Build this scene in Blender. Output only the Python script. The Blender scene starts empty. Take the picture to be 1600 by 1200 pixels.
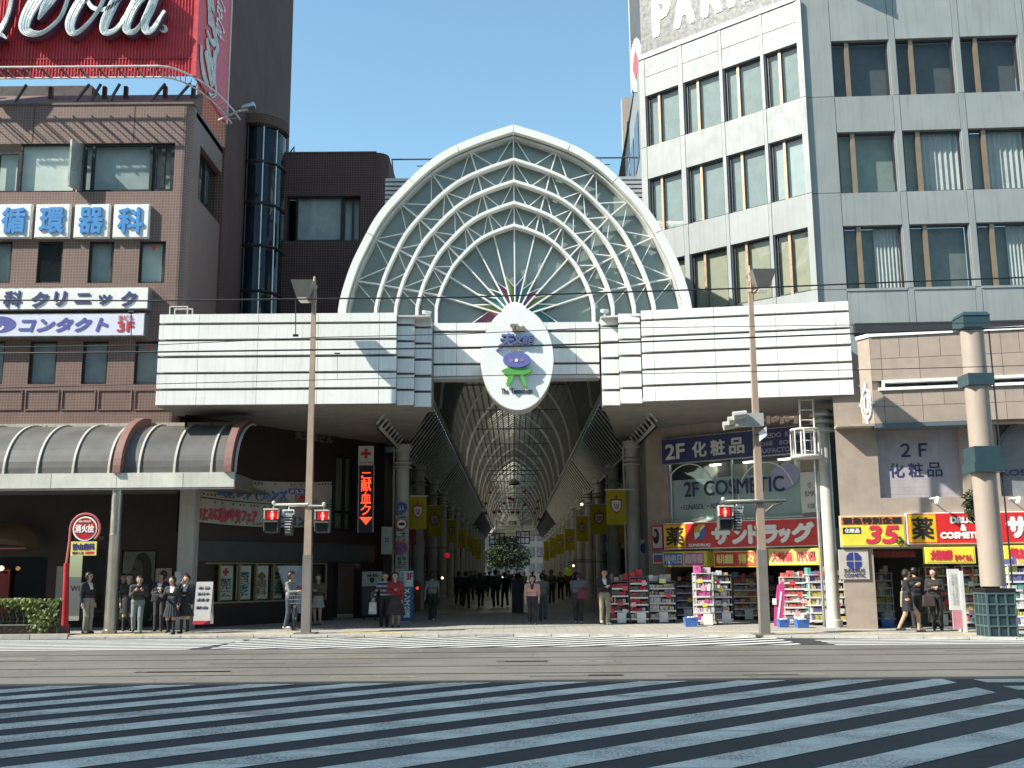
import bpy, bmesh, math, random
import numpy as np
from math import sin, cos, tan, atan, atan2, pi, radians as R, sqrt
from mathutils import Vector, Matrix
random.seed(7)
SC = bpy.context.scene
COL = SC.collection

# ---------------------------------------------------------------- camera
F_PX, PITCH, ROLL, CAM_H = 1650.0, R(10.07), R(0.45), 1.7
CAM = Vector((0, 0, CAM_H))
FWD = Vector((0, cos(PITCH), sin(PITCH)))
UP0 = Vector((0, -sin(PITCH), cos(PITCH)))
RIGHT = Vector((cos(ROLL), 0, 0)) - UP0 * sin(ROLL)
UP = Vector((sin(ROLL), 0, 0)) + UP0 * cos(ROLL)
cam = bpy.data.cameras.new('camera')
cam_ob = bpy.data.objects.new('camera', cam)
COL.objects.link(cam_ob)
cam.sensor_width = 36.0
cam.lens = 36.0 * F_PX / 1600.0
cam.clip_start, cam.clip_end = 0.1, 3000
m = Matrix((RIGHT, UP, -FWD)).transposed().to_4x4()
m.translation = CAM
cam_ob.matrix_world = m
SC.camera = cam_ob

# ---------------------------------------------------------------- sky, sun, exposure
SUN_AZ, SUN_EL = R(248), R(40)          # clockwise from +Y: behind the camera, to the left
wd = bpy.data.worlds.new('World'); SC.world = wd; wd.use_nodes = True
nt = wd.node_tree
sky = nt.nodes.new('ShaderNodeTexSky'); sky.sky_type = 'NISHITA'; sky.sun_disc = False
sky.sun_elevation, sky.sun_rotation = SUN_EL, SUN_AZ
sky.air_density, sky.dust_density, sky.ozone_density = 1.15, .8, .25
tint = nt.nodes.new('ShaderNodeMix'); tint.data_type = 'RGBA'; tint.blend_type = 'MULTIPLY'; tint.inputs[0].default_value = 1.0
tint.inputs[7].default_value = (.80, 1.0, .97, 1)                      # the camera's cool green white balance
nt.links.new(sky.outputs[0], tint.inputs[6]); nt.links.new(tint.outputs[2], nt.nodes['Background'].inputs[0])
nt.nodes['Background'].inputs[1].default_value = 0.125
sl = bpy.data.lights.new('sun', 'SUN'); sl.energy = 4.6; sl.angle = R(0.53); sl.color = (1.0, .95, .82)
so = bpy.data.objects.new('sun', sl); COL.objects.link(so)
sdir = Vector((sin(SUN_AZ) * cos(SUN_EL), cos(SUN_AZ) * cos(SUN_EL), sin(SUN_EL)))
so.rotation_euler = sdir.to_track_quat('Z', 'Y').to_euler(); so.location = (-40, -20, 60)
SC.view_settings.view_transform = 'Standard'; SC.view_settings.look = 'None'
SC.view_settings.exposure = 0.98; SC.view_settings.gamma = 1.0
SC.cycles.max_bounces = 8; SC.cycles.transparent_max_bounces = 12
SC.cycles.use_denoising = True

# ---------------------------------------------------------------- pixel -> place
def ray(px, py):
    return FWD + RIGHT * ((px - 800) / F_PX) + UP * ((600 - py) / F_PX)
def ground(px, py, z=0.0):
    d = ray(px, py); t = (z - CAM_H) / d.z
    return CAM + d * t
def at(px, py, Y):
    d = ray(px, py); return CAM + d * (Y / d.y)

class Fac:
    """a vertical plane: origin on the plan, angle of its horizontal direction; n points to the viewer's side"""
    def __init__(s, ox, oy, deg=0.0):
        s.o = Vector((ox, oy, 0)); a = R(deg); s.a = a
        s.u = Vector((cos(a), sin(a), 0)); s.n = Vector((sin(a), -cos(a), 0))
    def pix(s, px, py, out=0.0):
        d = ray(px, py); o = s.o + s.n * out
        t = (o - CAM).dot(s.n) / d.dot(s.n)
        p = CAM + d * t - o
        return p.dot(s.u), p.z
    def S(s, px, py=700, out=0.0): return s.pix(px, py, out)[0]
    def Z(s, px, py, out=0.0): return s.pix(px, py, out)[1]
    def rect(s, x0, y0, x1, y1, out=0.0):
        a, b, c, d = s.pix(x0, y0, out), s.pix(x1, y0, out), s.pix(x0, y1, out), s.pix(x1, y1, out)
        return (a[0] + c[0]) / 2, (b[0] + d[0]) / 2, (c[1] + d[1]) / 2, (a[1] + b[1]) / 2
    def pt(s, q, z, out=0.0): return s.o + s.u * q + s.n * out + Vector((0, 0, z))
    def off(s, out):
        f = Fac(0, 0); f.o = s.o + s.n * out; f.a, f.u, f.n = s.a, s.u, s.n; return f

# ---------------------------------------------------------------- materials
MATS = {}
def newmat(name):
    m = bpy.data.materials.new(name); m.use_nodes = True
    nt = m.node_tree; nt.nodes.clear()
    out = nt.nodes.new('ShaderNodeOutputMaterial'); b = nt.nodes.new('ShaderNodeBsdfPrincipled')
    nt.links.new(b.outputs[0], out.inputs[0])
    return m, nt, b
def mth(nt, op, a, b=None, c=None):
    n = nt.nodes.new('ShaderNodeMath'); n.operation = op
    for i, v in enumerate((a, b, c)):
        if v is None: continue
        if hasattr(v, 'links'): nt.links.new(v, n.inputs[i])
        else: n.inputs[i].default_value = v
    return n.outputs[0]
def mixc(nt, fac, a, b, mode='MIX'):
    n = nt.nodes.new('ShaderNodeMix'); n.data_type = 'RGBA'; n.blend_type = mode
    for i, v in ((0, fac), (6, a), (7, b)):
        if hasattr(v, 'links'): nt.links.new(v, n.inputs[i])
        elif i == 0: n.inputs[0].default_value = v
        else: n.inputs[i].default_value = (*v[:3], 1)
    return n.outputs[2]
def pos(nt): return nt.nodes.new('ShaderNodeNewGeometry').outputs['Position']
def noise(nt, vec, scale, detail=3, rough=.55, dist=0):
    n = nt.nodes.new('ShaderNodeTexNoise'); nt.links.new(vec, n.inputs['Vector'])
    n.inputs['Scale'].default_value = scale; n.inputs['Detail'].default_value = detail
    n.inputs['Roughness'].default_value = rough; n.inputs['Distortion'].default_value = dist
    return n.outputs['Fac']
def ramp(nt, fac, lo, hi, a=0.0, b=1.0):
    n = nt.nodes.new('ShaderNodeMapRange'); nt.links.new(fac, n.inputs[0])
    n.inputs[1].default_value, n.inputs[2].default_value = lo, hi
    n.inputs[3].default_value, n.inputs[4].default_value = a, b
    return n.outputs[0]
def scaled(nt, vec, s):
    n = nt.nodes.new('ShaderNodeVectorMath'); n.operation = 'MULTIPLY'
    nt.links.new(vec, n.inputs[0]); n.inputs[1].default_value = s; return n.outputs[0]
def bump(nt, b, h, strength=.3, dist=.02):
    n = nt.nodes.new('ShaderNodeBump'); n.inputs['Strength'].default_value = strength
    n.inputs['Distance'].default_value = dist
    nt.links.new(h, n.inputs['Height']); nt.links.new(n.outputs[0], b.inputs['Normal'])
def M(name, col=(.5, .5, .5), rough=.6, metal=0.0, var=.12, scale=2.5, streak=0.0, piece=0.0, emit=0.0, bmp=0.0, spec=.5, trans=0.0):
    """plain paint / stone / metal / cloth: colour with mottling, rain streaks, a shade per piece, fine relief"""
    if name in MATS: return MATS[name]
    m, nt, b = newmat(name); p = pos(nt)
    nz = noise(nt, p, scale, 4)
    c = mixc(nt, ramp(nt, nz, .3, .7), [x * (1 - var) for x in col], [min(1, x * (1 + var)) for x in col])
    if streak:
        sv = scaled(nt, p, (9, 9, .45)); s2 = noise(nt, sv, 1.0, 4, .6)
        c = mixc(nt, ramp(nt, s2, .5, .78, 0, streak), c, [x * .42 for x in col])
    if piece:
        oi = nt.nodes.new('ShaderNodeObjectInfo')
        h = nt.nodes.new('ShaderNodeHueSaturation'); nt.links.new(c, h.inputs['Color'])
        nt.links.new(ramp(nt, oi.outputs['Random'], 0, 1, 1 - piece, 1 + piece), h.inputs['Value']); c = h.outputs[0]
    nt.links.new(c, b.inputs['Base Color'])
    b.inputs['Roughness'].default_value = rough; b.inputs['Metallic'].default_value = metal
    b.inputs['Specular IOR Level'].default_value = spec
    nt.links.new(ramp(nt, noise(nt, p, scale * 3, 3), .3, .7, max(.02, rough - .1), min(1, rough + .1)), b.inputs['Roughness'])
    if emit:
        b.inputs['Emission Color'].default_value = (*col, 1); b.inputs['Emission Strength'].default_value = emit
    if bmp: bump(nt, b, noise(nt, p, 60, 3), bmp, .01)
    MATS[name] = m; return m
def tile_mat(name, c1, c2, grout, sx, sz, mortar=.08, rough=.55, bmp=.25, horiz=False, stagger=0.0, streak=.25, spec=.5):
    """small tiles on walls (u = x+y along either face) or slabs on the floor"""
    if name in MATS: return MATS[name]
    m, nt, b = newmat(name); p = pos(nt)
    sp = nt.nodes.new('ShaderNodeSeparateXYZ'); nt.links.new(p, sp.inputs[0])
    cb = nt.nodes.new('ShaderNodeCombineXYZ')
    if horiz:
        nt.links.new(sp.outputs[0], cb.inputs[0]); nt.links.new(sp.outputs[1], cb.inputs[1])
    else:
        nt.links.new(mth(nt, 'ADD', sp.outputs[0], sp.outputs[1]), cb.inputs[0]); nt.links.new(sp.outputs[2], cb.inputs[1])
    br = nt.nodes.new('ShaderNodeTexBrick'); nt.links.new(cb.outputs[0], br.inputs['Vector'])
    br.offset = stagger; br.inputs['Scale'].default_value = 1.0
    br.inputs['Brick Width'].default_value = sx; br.inputs['Row Height'].default_value = sz
    br.inputs['Mortar Size'].default_value = mortar * min(sx, sz); br.inputs['Mortar Smooth'].default_value = .2
    br.inputs['Color1'].default_value = (*c1, 1); br.inputs['Color2'].default_value = (*c2, 1); br.inputs['Mortar'].default_value = (*grout, 1)
    c = mixc(nt, ramp(nt, noise(nt, p, .8, 4), .3, .7, 0, .35), br.outputs['Color'], [x * .6 for x in c1])
    if streak and not horiz:
        s2 = noise(nt, scaled(nt, p, (7, 7, .35)), 1.0, 4, .6)
        c = mixc(nt, ramp(nt, s2, .52, .8, 0, streak), c, [x * .45 for x in c1])
    nt.links.new(c, b.inputs['Base Color']); b.inputs['Roughness'].default_value = rough; b.inputs['Specular IOR Level'].default_value = spec
    bump(nt, b, br.outputs['Fac'], -bmp, .01)
    MATS[name] = m; return m
def glass(name, tint=(.93, .96, .95), refl=.09, rough=.02):
    if name in MATS: return MATS[name]
    m = bpy.data.materials.new(name); m.use_nodes = True; nt = m.node_tree; nt.nodes.clear()
    out = nt.nodes.new('ShaderNodeOutputMaterial')
    tr = nt.nodes.new('ShaderNodeBsdfTransparent'); tr.inputs[0].default_value = (*tint, 1)
    gl = nt.nodes.new('ShaderNodeBsdfGlossy'); gl.inputs['Roughness'].default_value = rough
    lw = nt.nodes.new('ShaderNodeLayerWeight'); fr = mth(nt, 'MULTIPLY', mth(nt, 'POWER', lw.outputs['Facing'], 4.0), .85)
    p = pos(nt)
    bp = nt.nodes.new('ShaderNodeBump'); bp.inputs['Strength'].default_value = .12; bp.inputs['Distance'].default_value = .05
    nt.links.new(noise(nt, p, .9, 2), bp.inputs['Height']); nt.links.new(bp.outputs[0], gl.inputs['Normal'])
    mx = nt.nodes.new('ShaderNodeMixShader')
    nt.links.new(mth(nt, 'ADD', fr, refl), mx.inputs[0])
    nt.links.new(tr.outputs[0], mx.inputs[1]); nt.links.new(gl.outputs[0], mx.inputs[2]); nt.links.new(mx.outputs[0], out.inputs[0])
    MATS[name] = m; return m
def sheet(name, col, through=.4, var=.15, rough=.5, scale=1.5):
    """a translucent sheet (awning, vault glazing, cloth): diffuse + light coming through"""
    if name in MATS: return MATS[name]
    m, nt, b = newmat(name); p = pos(nt)
    c = mixc(nt, ramp(nt, noise(nt, p, scale, 4), .3, .7), [x * (1 - var) for x in col], [min(1, x * (1 + var)) for x in col])
    nt.links.new(c, b.inputs['Base Color']); b.inputs['Roughness'].default_value = rough
    t = nt.nodes.new('ShaderNodeBsdfTranslucent'); nt.links.new(c, t.inputs[0])
    mx = nt.nodes.new('ShaderNodeMixShader'); mx.inputs[0].default_value = through
    nt.links.new(b.outputs[0], mx.inputs[1]); nt.links.new(t.outputs[0], mx.inputs[2])
    nt.links.new(mx.outputs[0], nt.nodes['Material Output'].inputs[0])
    MATS[name] = m; return m

# ---------------------------------------------------------------- objects
def tag(o, label=None, cat=None, group=None, kind=None):
    for k, v in (('label', label), ('category', cat), ('group', group), ('kind', kind)):
        if v: o[k] = v
    return o
def thing(name, loc, label, cat, group=None):
    o = bpy.data.objects.new(name, None); COL.objects.link(o); o.location = loc; o.empty_display_size = .2
    o['kind'] = 'thing'
    return tag(o, label, cat, group)
def wloc(o):
    v = Vector((0, 0, 0))
    while o is not None: v = v + o.location; o = o.parent
    return v
def link(name, me, parent=None, mat=None):
    o = bpy.data.objects.new(name, me); COL.objects.link(o)
    if mat is not None and len(me.materials) == 0: me.materials.append(mat)
    if parent is not None: o.parent = parent
    return o
class MB:
    """collects geometry in world coordinates"""
    def __init__(s): s.v, s.f, s.mi = [], [], []
    def add(s, vs, fs, mi=0):
        b = len(s.v); s.v += [tuple(v) for v in vs]; s.f += [tuple(b + i for i in f) for f in fs]; s.mi += [mi] * len(fs); return s
    def quad(s, a, b, c, d, mi=0): return s.add([a, b, c, d], [(0, 1, 2, 3)], mi)
    def hexa(s, p, mi=0):
        return s.add(p, [(0, 3, 2, 1), (4, 5, 6, 7), (0, 1, 5, 4), (1, 2, 6, 5), (2, 3, 7, 6), (3, 0, 4, 7)], mi)
    def box(s, x0, x1, y0, y1, z0, z1, mi=0):
        return s.hexa([(x0, y0, z0), (x1, y0, z0), (x1, y1, z0), (x0, y1, z0), (x0, y0, z1), (x1, y0, z1), (x1, y1, z1), (x0, y1, z1)], mi)
    def fbox(s, f, q0, q1, z0, z1, o0, o1, mi=0):
        """box on a facade; o0 = back (into the wall), o1 = front"""
        P = f.pt
        return s.hexa([P(q0, z0, o1), P(q1, z0, o1), P(q1, z0, o0), P(q0, z0, o0), P(q0, z1, o1), P(q1, z1, o1), P(q1, z1, o0), P(q0, z1, o0)], mi)
    def tube(s, pts, r, n=8, cap=True, mi=0, closed=False, up=None):
        pts = [Vector(p) for p in pts]; rs = r if isinstance(r, (list, tuple)) else [r] * len(pts)
        b = len(s.v); k = len(pts); ref = None
        for i, p in enumerate(pts):
            if closed: t = pts[(i + 1) % k] - pts[i - 1]
            else: t = pts[min(i + 1, k - 1)] - pts[max(i - 1, 0)]
            t.normalize()
            if ref is None:
                ref = Vector((0, 0, 1)) if abs(t.z) < .9 else Vector((1, 0, 0))
                if up is not None: ref = Vector(up)
            x = ref - t * ref.dot(t)
            if x.length < 1e-6: x = t.orthogonal()
            x.normalize(); y = t.cross(x); ref = x
            for j in range(n):
                a = 2 * pi * (j + .5) / n
                s.v.append(tuple(p + (x * cos(a) + y * sin(a)) * rs[i]))
        last = k if closed else k - 1
        for i in range(last):
            for j in range(n):
                a, a2 = b + i * n + j, b + i * n + (j + 1) % n
                c, c2 = b + ((i + 1) % k) * n + j, b + ((i + 1) % k) * n + (j + 1) % n
                s.f.append((a, a2, c2, c)); s.mi.append(mi)
        if cap and not closed:
            s.f.append(tuple(b + j for j in reversed(range(n)))); s.f.append(tuple(b + (k - 1) * n + j for j in range(n))); s.mi += [mi, mi]
        return s
    def lathe(s, c, prof, n=16, mi=0, axis=Vector((0, 0, 1))):
        """prof: (r, h) along axis from c"""
        axis = Vector(axis).normalized(); x = axis.orthogonal().normalized(); y = axis.cross(x); c = Vector(c); b = len(s.v)
        for r, h in prof:
            for j in range(n):
                a = 2 * pi * j / n; s.v.append(tuple(c + axis * h + (x * cos(a) + y * sin(a)) * r))
        for i in range(len(prof) - 1):
            for j in range(n):
                a, a2 = b + i * n + j, b + i * n + (j + 1) % n
                s.f.append((a, a2, a2 + n, a + n)); s.mi.append(mi)
        s.f.append(tuple(b + j for j in reversed(range(n)))); s.f.append(tuple(b + (len(prof) - 1) * n + j for j in range(n))); s.mi += [mi, mi]
        return s
    def prism(s, f, pts, o0, o1, mi=0):
        """polygon (s,z) on a facade extruded from o0 to o1"""
        k = len(pts); b = len(s.v)
        for o in (o1, o0):
            for q, z in pts: s.v.append(tuple(f.pt(q, z, o)))
        s.f.append(tuple(b + i for i in range(k))); s.f.append(tuple(b + k + i for i in reversed(range(k)))); s.mi += [mi, mi]
        for i in range(k):
            j = (i + 1) % k; s.f.append((b + i, b + k + i, b + k + j, b + j)); s.mi.append(mi)
        return s
    def ribbon(s, f, pts, widths, o0, o1, mi=0, close=False):
        """a flat stroke of varying width on a facade, extruded"""
        L, Rr = [], []; n = len(pts)
        for i in range(n):
            a = pts[(i - 1) % n if close else max(i - 1, 0)]; c = pts[(i + 1) % n if close else min(i + 1, n - 1)]
            dx, dz = c[0] - a[0], c[1] - a[1]; l = sqrt(dx * dx + dz * dz) or 1
            w = (widths[i] if isinstance(widths, (list, tuple)) else widths) / 2
            L.append((pts[i][0] - dz / l * w, pts[i][1] + dx / l * w)); Rr.append((pts[i][0] + dz / l * w, pts[i][1] - dx / l * w))
        P = f.pt
        for i in range(n if close else n - 1):
            j = (i + 1) % n
            s.hexa([P(*Rr[i], o1), P(*Rr[j], o1), P(*L[j], o1), P(*L[i], o1), P(*Rr[i], o0), P(*Rr[j], o0), P(*L[j], o0), P(*L[i], o0)], mi)
        return s
    def build(s, name, mats, parent=None, smooth=False, fix=True):
        off = wloc(parent) if parent is not None else Vector((0, 0, 0))
        me = bpy.data.meshes.new(name)
        me.from_pydata([(v[0] - off.x, v[1] - off.y, v[2] - off.z) for v in s.v], [], s.f)
        if not isinstance(mats, (list, tuple)): mats = [mats]
        for mm in mats: me.materials.append(mm)
        if len(mats) > 1: me.polygons.foreach_set('material_index', s.mi)
        if fix:
            bm = bmesh.new(); bm.from_mesh(me); bmesh.ops.recalc_face_normals(bm, faces=bm.faces); bm.to_mesh(me); bm.free()
        if smooth: smooth_by_angle(me)
        me.update()
        return link(name, me, parent)
def smooth_by_angle(me, ang=40):
    me.polygons.foreach_set('use_smooth', [True] * len(me.polygons))
    bm = bmesh.new(); bm.from_mesh(me)
    for e in bm.edges:
        if len(e.link_faces) == 2 and e.calc_face_angle(0) > R(ang): e.smooth = False
    bm.to_mesh(me); bm.free()
UNIT = {}
def unit_cube(mat):
    if mat.name not in UNIT:
        b = MB().box(0, 1, 0, 1, 0, 1); me = bpy.data.meshes.new('slab'); me.from_pydata(b.v, [], b.f); me.materials.append(mat); UNIT[mat.name] = me
    return UNIT[mat.name]
def slab(name, f, q0, q1, z0, z1, o0, o1, mat, parent=None):
    """one flat piece on a facade as an object of its own; alike pieces share one mesh"""
    o = bpy.data.objects.new(name, unit_cube(mat)); COL.objects.link(o)
    p = f.pt(q0, z0, o1)
    if parent is not None: o.parent = parent; p = p - wloc(parent)
    o.location = p; o.rotation_euler = (0, 0, f.a); o.scale = (q1 - q0, o1 - o0, z1 - z0)
    return o
def sub(name, mb_fn, mat, parent):
    """mesh child of a slab-free parent"""
    b = MB(); mb_fn(b); return b.build(name, mat, parent)
def text(name, s, f, q0, q1, z0, z1, out, mat, parent, bold=0.0, depth=0.0, fit=True, rot=0.0, slant=0.0, n=6):
    """lettering fitted into a rectangle of a facade; bold = stroke growth in metres"""
    cu = bpy.data.curves.new(name, 'FONT'); cu.body = s; cu.resolution_u = 3; cu.align_x = 'CENTER'; cu.space_line = .95
    if slant: cu.shear = slant
    tmp = bpy.data.objects.new(name, cu); me0 = bpy.data.meshes.new_from_object(tmp)
    co = np.array([v.co[:2] for v in me0.vertices]).reshape(-1, 2); fs = [tuple(p.vertices) for p in me0.polygons]
    bpy.data.objects.remove(tmp); bpy.data.curves.remove(cu); bpy.data.meshes.remove(me0)
    if len(co) == 0: return None
    if rot:
        c, sn = cos(rot), sin(rot); co = co @ np.array([[c, sn], [-sn, c]])
    lo, hi = co.min(0), co.max(0); w = np.maximum(hi - lo, 1e-6)
    g = bold
    sx, sz = (q1 - q0 - 2 * g) / w[0], (z1 - z0 - 2 * g) / w[1]
    if not fit: sx = sz = min(sx, sz)
    mid = (lo + hi) / 2; co = (co - mid) * np.array([sx, sz]) + np.array([(q0 + q1) / 2, (z0 + z1) / 2])
    b = MB(); shifts = [(0, 0)] if not g else [(g * cos(2 * pi * k / n), g * sin(2 * pi * k / n)) for k in range(n)] + [(0, 0)]
    for k, (dx, dz) in enumerate(shifts):
        b.add([f.pt(x + dx, z + dz, out + .0012 * k) for x, z in co], fs)
    o = b.build(name, mat, parent, fix=False)
    if depth:
        sm = o.modifiers.new('thickness', 'SOLIDIFY'); sm.thickness = depth; sm.offset = -1
    return o
def wall(f, q0, q1, z0, z1, holes, depth, b=None, back=True):
    """a wall skin with real openings and reveals; holes = (q0,q1,z0,z1)"""
    b = b or MB()
    qs = sorted({q0, q1, *[min(max(h[i], q0), q1) for h in holes for i in (0, 1)]}); zs = sorted({z0, z1, *[min(max(h[i], z0), z1) for h in holes for i in (2, 3)]})
    for i in range(len(qs) - 1):
        for j in range(len(zs) - 1):
            cq, cz = (qs[i] + qs[i + 1]) / 2, (zs[j] + zs[j + 1]) / 2
            if any(h[0] < cq < h[1] and h[2] < cz < h[3] for h in holes): continue
            b.quad(f.pt(qs[i], zs[j]), f.pt(qs[i + 1], zs[j]), f.pt(qs[i + 1], zs[j + 1]), f.pt(qs[i], zs[j + 1]))
    for a, c, d, e in holes:
        a, c, d, e = max(a, q0), min(c, q1), max(d, z0), min(e, z1); P = f.pt
        b.quad(P(a, d), P(a, e), P(a, e, -depth), P(a, d, -depth)); b.quad(P(c, e), P(c, d), P(c, d, -depth), P(c, e, -depth))
        b.quad(P(a, e), P(c, e), P(c, e, -depth), P(a, e, -depth)); b.quad(P(c, d), P(a, d), P(a, d, -depth), P(c, d, -depth))
    return b
def window(parent, f, q0, q1, z0, z1, rec, frame, glassm, back=None, bars=(), fw=.06, hbar=(), backd=.25, cur=None):
    """window > pane, curtain: frame with bars at fractions of the width, set back into the wall"""
    b = MB(); o0, o1 = -rec - .04, -rec + .04
    b.fbox(f, q0, q1, z0, z0 + fw, o0, o1); b.fbox(f, q0, q1, z1 - fw, z1, o0, o1)
    b.fbox(f, q0, q0 + fw, z0 + fw, z1 - fw, o0, o1); b.fbox(f, q1 - fw, q1, z0 + fw, z1 - fw, o0, o1)
    for t in bars:
        t, bw = (t, fw) if not isinstance(t, tuple) else t
        c = q0 + (q1 - q0) * t; b.fbox(f, c - bw / 2, c + bw / 2, z0 + fw, z1 - fw, o0 - .002, o1 + .012)
    for t in hbar:
        c = z0 + (z1 - z0) * t; b.fbox(f, q0 + fw, q1 - fw, c - fw / 2, c + fw / 2, o0, o1)
    w = b.build('window', frame, parent)
    cuts = [0] + sorted(t[0] if isinstance(t, tuple) else t for t in bars) + [1]
    for i in range(len(cuts) - 1):
        a, c = q0 + (q1 - q0) * cuts[i], q0 + (q1 - q0) * cuts[i + 1]
        bb = MB(); g = random.uniform(-.012, .012); P = f.pt
        bb.quad(P(a, z0, -rec - g), P(c, z0, -rec + g), P(c, z1, -rec + g * .3), P(a, z1, -rec))
        bb.build('pane', glassm, w, fix=False)
    if back is not None:
        bb = MB(); bb.quad(f.pt(q0, z0, -rec - backd), f.pt(q1, z0, -rec - backd), f.pt(q1, z1, -rec - backd), f.pt(q0, z1, -rec - backd)); bb.build('blind_or_dark_back', back, w, fix=False)  # real blinds, while dark colours stand for the shade of unlit rooms
    if cur is not None:
        mt, t0, t1 = cur; bb = MB(); n = 14; a0, a1 = q0 + (q1 - q0) * t0, q0 + (q1 - q0) * t1
        for i in range(n):
            x0, x1 = a0 + (a1 - a0) * i / n, a0 + (a1 - a0) * (i + 1) / n; d0, d1 = (-.03 if i % 2 else .03), (.03 if i % 2 else -.03)
            bb.quad(f.pt(x0, z0, -rec - .16 + d0), f.pt(x1, z0, -rec - .16 + d1), f.pt(x1, z1, -rec - .16 + d1), f.pt(x0, z1, -rec - .16 + d0))
        bb.build('curtain', mt, w, fix=False)
    return w
def copy_tree(o, parent=None, delta=None):
    c = o.copy(); COL.objects.link(c); c.parent = parent
    if delta is not None: c.location = o.location + Vector(delta)
    for ch in list(o.children): copy_tree(ch, c)
    return c
# ================================================================ ground, road, tracks, pavement
def struct(o): o['kind'] = 'structure'; return o
def road_mat(name, col, grain, patches=.25, rough=.8):
    m, nt, b = newmat(name); p = pos(nt)
    c = mixc(nt, ramp(nt, noise(nt, p, .35, 4), .3, .7), [x * (1 - patches) for x in col], [x * (1 + patches) for x in col])
    c = mixc(nt, ramp(nt, noise(nt, p, 90, 2), .35, .7, 0, grain), c, [x * 2.4 for x in col])
    st = noise(nt, scaled(nt, p, (.08, 2.2, 1)), 1.0, 4)
    c = mixc(nt, ramp(nt, st, .5, .75, 0, .35), c, [x * .6 for x in col])
    vo = nt.nodes.new('ShaderNodeTexVoronoi'); vo.feature = 'DISTANCE_TO_EDGE'; vo.inputs['Scale'].default_value = .33
    wv = nt.nodes.new('ShaderNodeVectorMath'); wv.operation = 'ADD'; nt.links.new(p, wv.inputs[0])
    nz = nt.nodes.new('ShaderNodeTexNoise'); nz.inputs['Scale'].default_value = 1.3; nz.inputs['Detail'].default_value = 5; nt.links.new(p, nz.inputs['Vector'])
    nt.links.new(scaled(nt, nz.outputs['Color'], (1.6, 1.6, 0)), wv.inputs[1]); nt.links.new(wv.outputs[0], vo.inputs['Vector'])
    c = mixc(nt, ramp(nt, vo.outputs['Distance'], .0, .006, .7, 0), c, [x * .3 for x in col])
    nt.links.new(c, b.inputs['Base Color']); b.inputs['Roughness'].default_value = rough
    bump(nt, b, noise(nt, p, 120, 3), .35, .012); MATS[name] = m; return m
asphalt = road_mat('asphalt', (.024, .025, .028), .3, .35)
bedmat = road_mat('track_bed_stone', (.105, .098, .088), .45, .35)
def paint_mat(nm, worn=1.0):
    m, nt, b = newmat(nm); p = pos(nt)
    wear = noise(nt, p, 1.1, 5, .65); fine = noise(nt, p, 38, 4, .7)
    f = mth(nt, 'MULTIPLY', ramp(nt, fine, .42, .56), ramp(nt, wear, .38, .62, .12 * worn, worn))
    scuff = ramp(nt, noise(nt, scaled(nt, p, (.25, 7, 1)), 1.0, 4, .6), .5, .72, 0, .55 * worn)
    lane = mth(nt, 'MULTIPLY', ramp(nt, noise(nt, scaled(nt, p, (.05, 1.15, 1)), 1.0, 2, .5), .50, .66, 0, .75 * worn), ramp(nt, noise(nt, p, 5, 5, .7), .35, .6))
    f = mth(nt, 'MAXIMUM', mth(nt, 'MAXIMUM', mth(nt, 'MULTIPLY', f, .85), scuff), lane)
    c = mixc(nt, f, (.80, .75, .66) if worn == 1 else (.66, .66, .63), (.055, .056, .058))
    nt.links.new(c, b.inputs['Base Color']); b.inputs['Roughness'].default_value = .65
    bump(nt, b, fine, .2, .004); return m
paint = paint_mat('road_paint'); paint_far = paint_mat('road_paint_far', .35)
KERB = [(-60, 28.2), (-16, 29.0), (-9, 29.3), (0, 28.9), (4, 28.2), (12, 25.9), (18, 24.6), (60, 21)]
def kerb_y(x):
    for (a, b), (c, d) in zip(KERB, KERB[1:]):
        if a <= x <= c: return b + (d - b) * (x - a) / (c - a)
    return 29
struct(MB().quad((-600, -300, -.06), (600, -300, -.06), (600, 900, -.06), (-600, 900, -.06)).build('ground', M('dry_ground', (.09, .085, .08), .9)))
road = MB()
xs = np.linspace(-60, 60, 61)
for a, b_ in zip(xs, xs[1:]): road.quad((a, 4, 0), (b_, 4, 0), (b_, kerb_y(b_) - .05, 0), (a, kerb_y(a) - .05, 0))
road = struct(road.build('road', asphalt))
TB0, TB1 = 17.35, 24.6
bed = struct(MB().box(-60, 60, TB0, TB1, -.05, .004).build('tram_track_bed', bedmat))
steel = M('rail_steel', (.11, .10, .095), .45, .6, .3)
for y in (18.45, 19.9, 21.75, 23.2):
    rb = MB(); rb.box(-60, 60, y - .035, y + .035, -.02, .009); rb.build('rail', steel, bed)
    gb = MB(); gb.box(-60, 60, y + .04, y + .085, -.02, .0065); gb.build('rail_groove', M('groove', (.02, .02, .02), .9), bed)
for k in range(26):                                                      # worn repair patches in the track bed
    x, y = random.uniform(-14, 12), random.choice((17.9, 19.2, 20.8, 22.5, 23.9)) + random.uniform(-.15, .15)
    w, d = random.uniform(.5, 2.2), random.uniform(.12, .32)
    MB().box(x, x + w, y - d / 2, y + d / 2, -.01, .006).build('repair_patch', M('patch%d' % (k % 3), [(.16, .145, .11), (.07, .068, .066), (.19, .175, .14)][k % 3], .85, var=.3, scale=5), bed)
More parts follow.
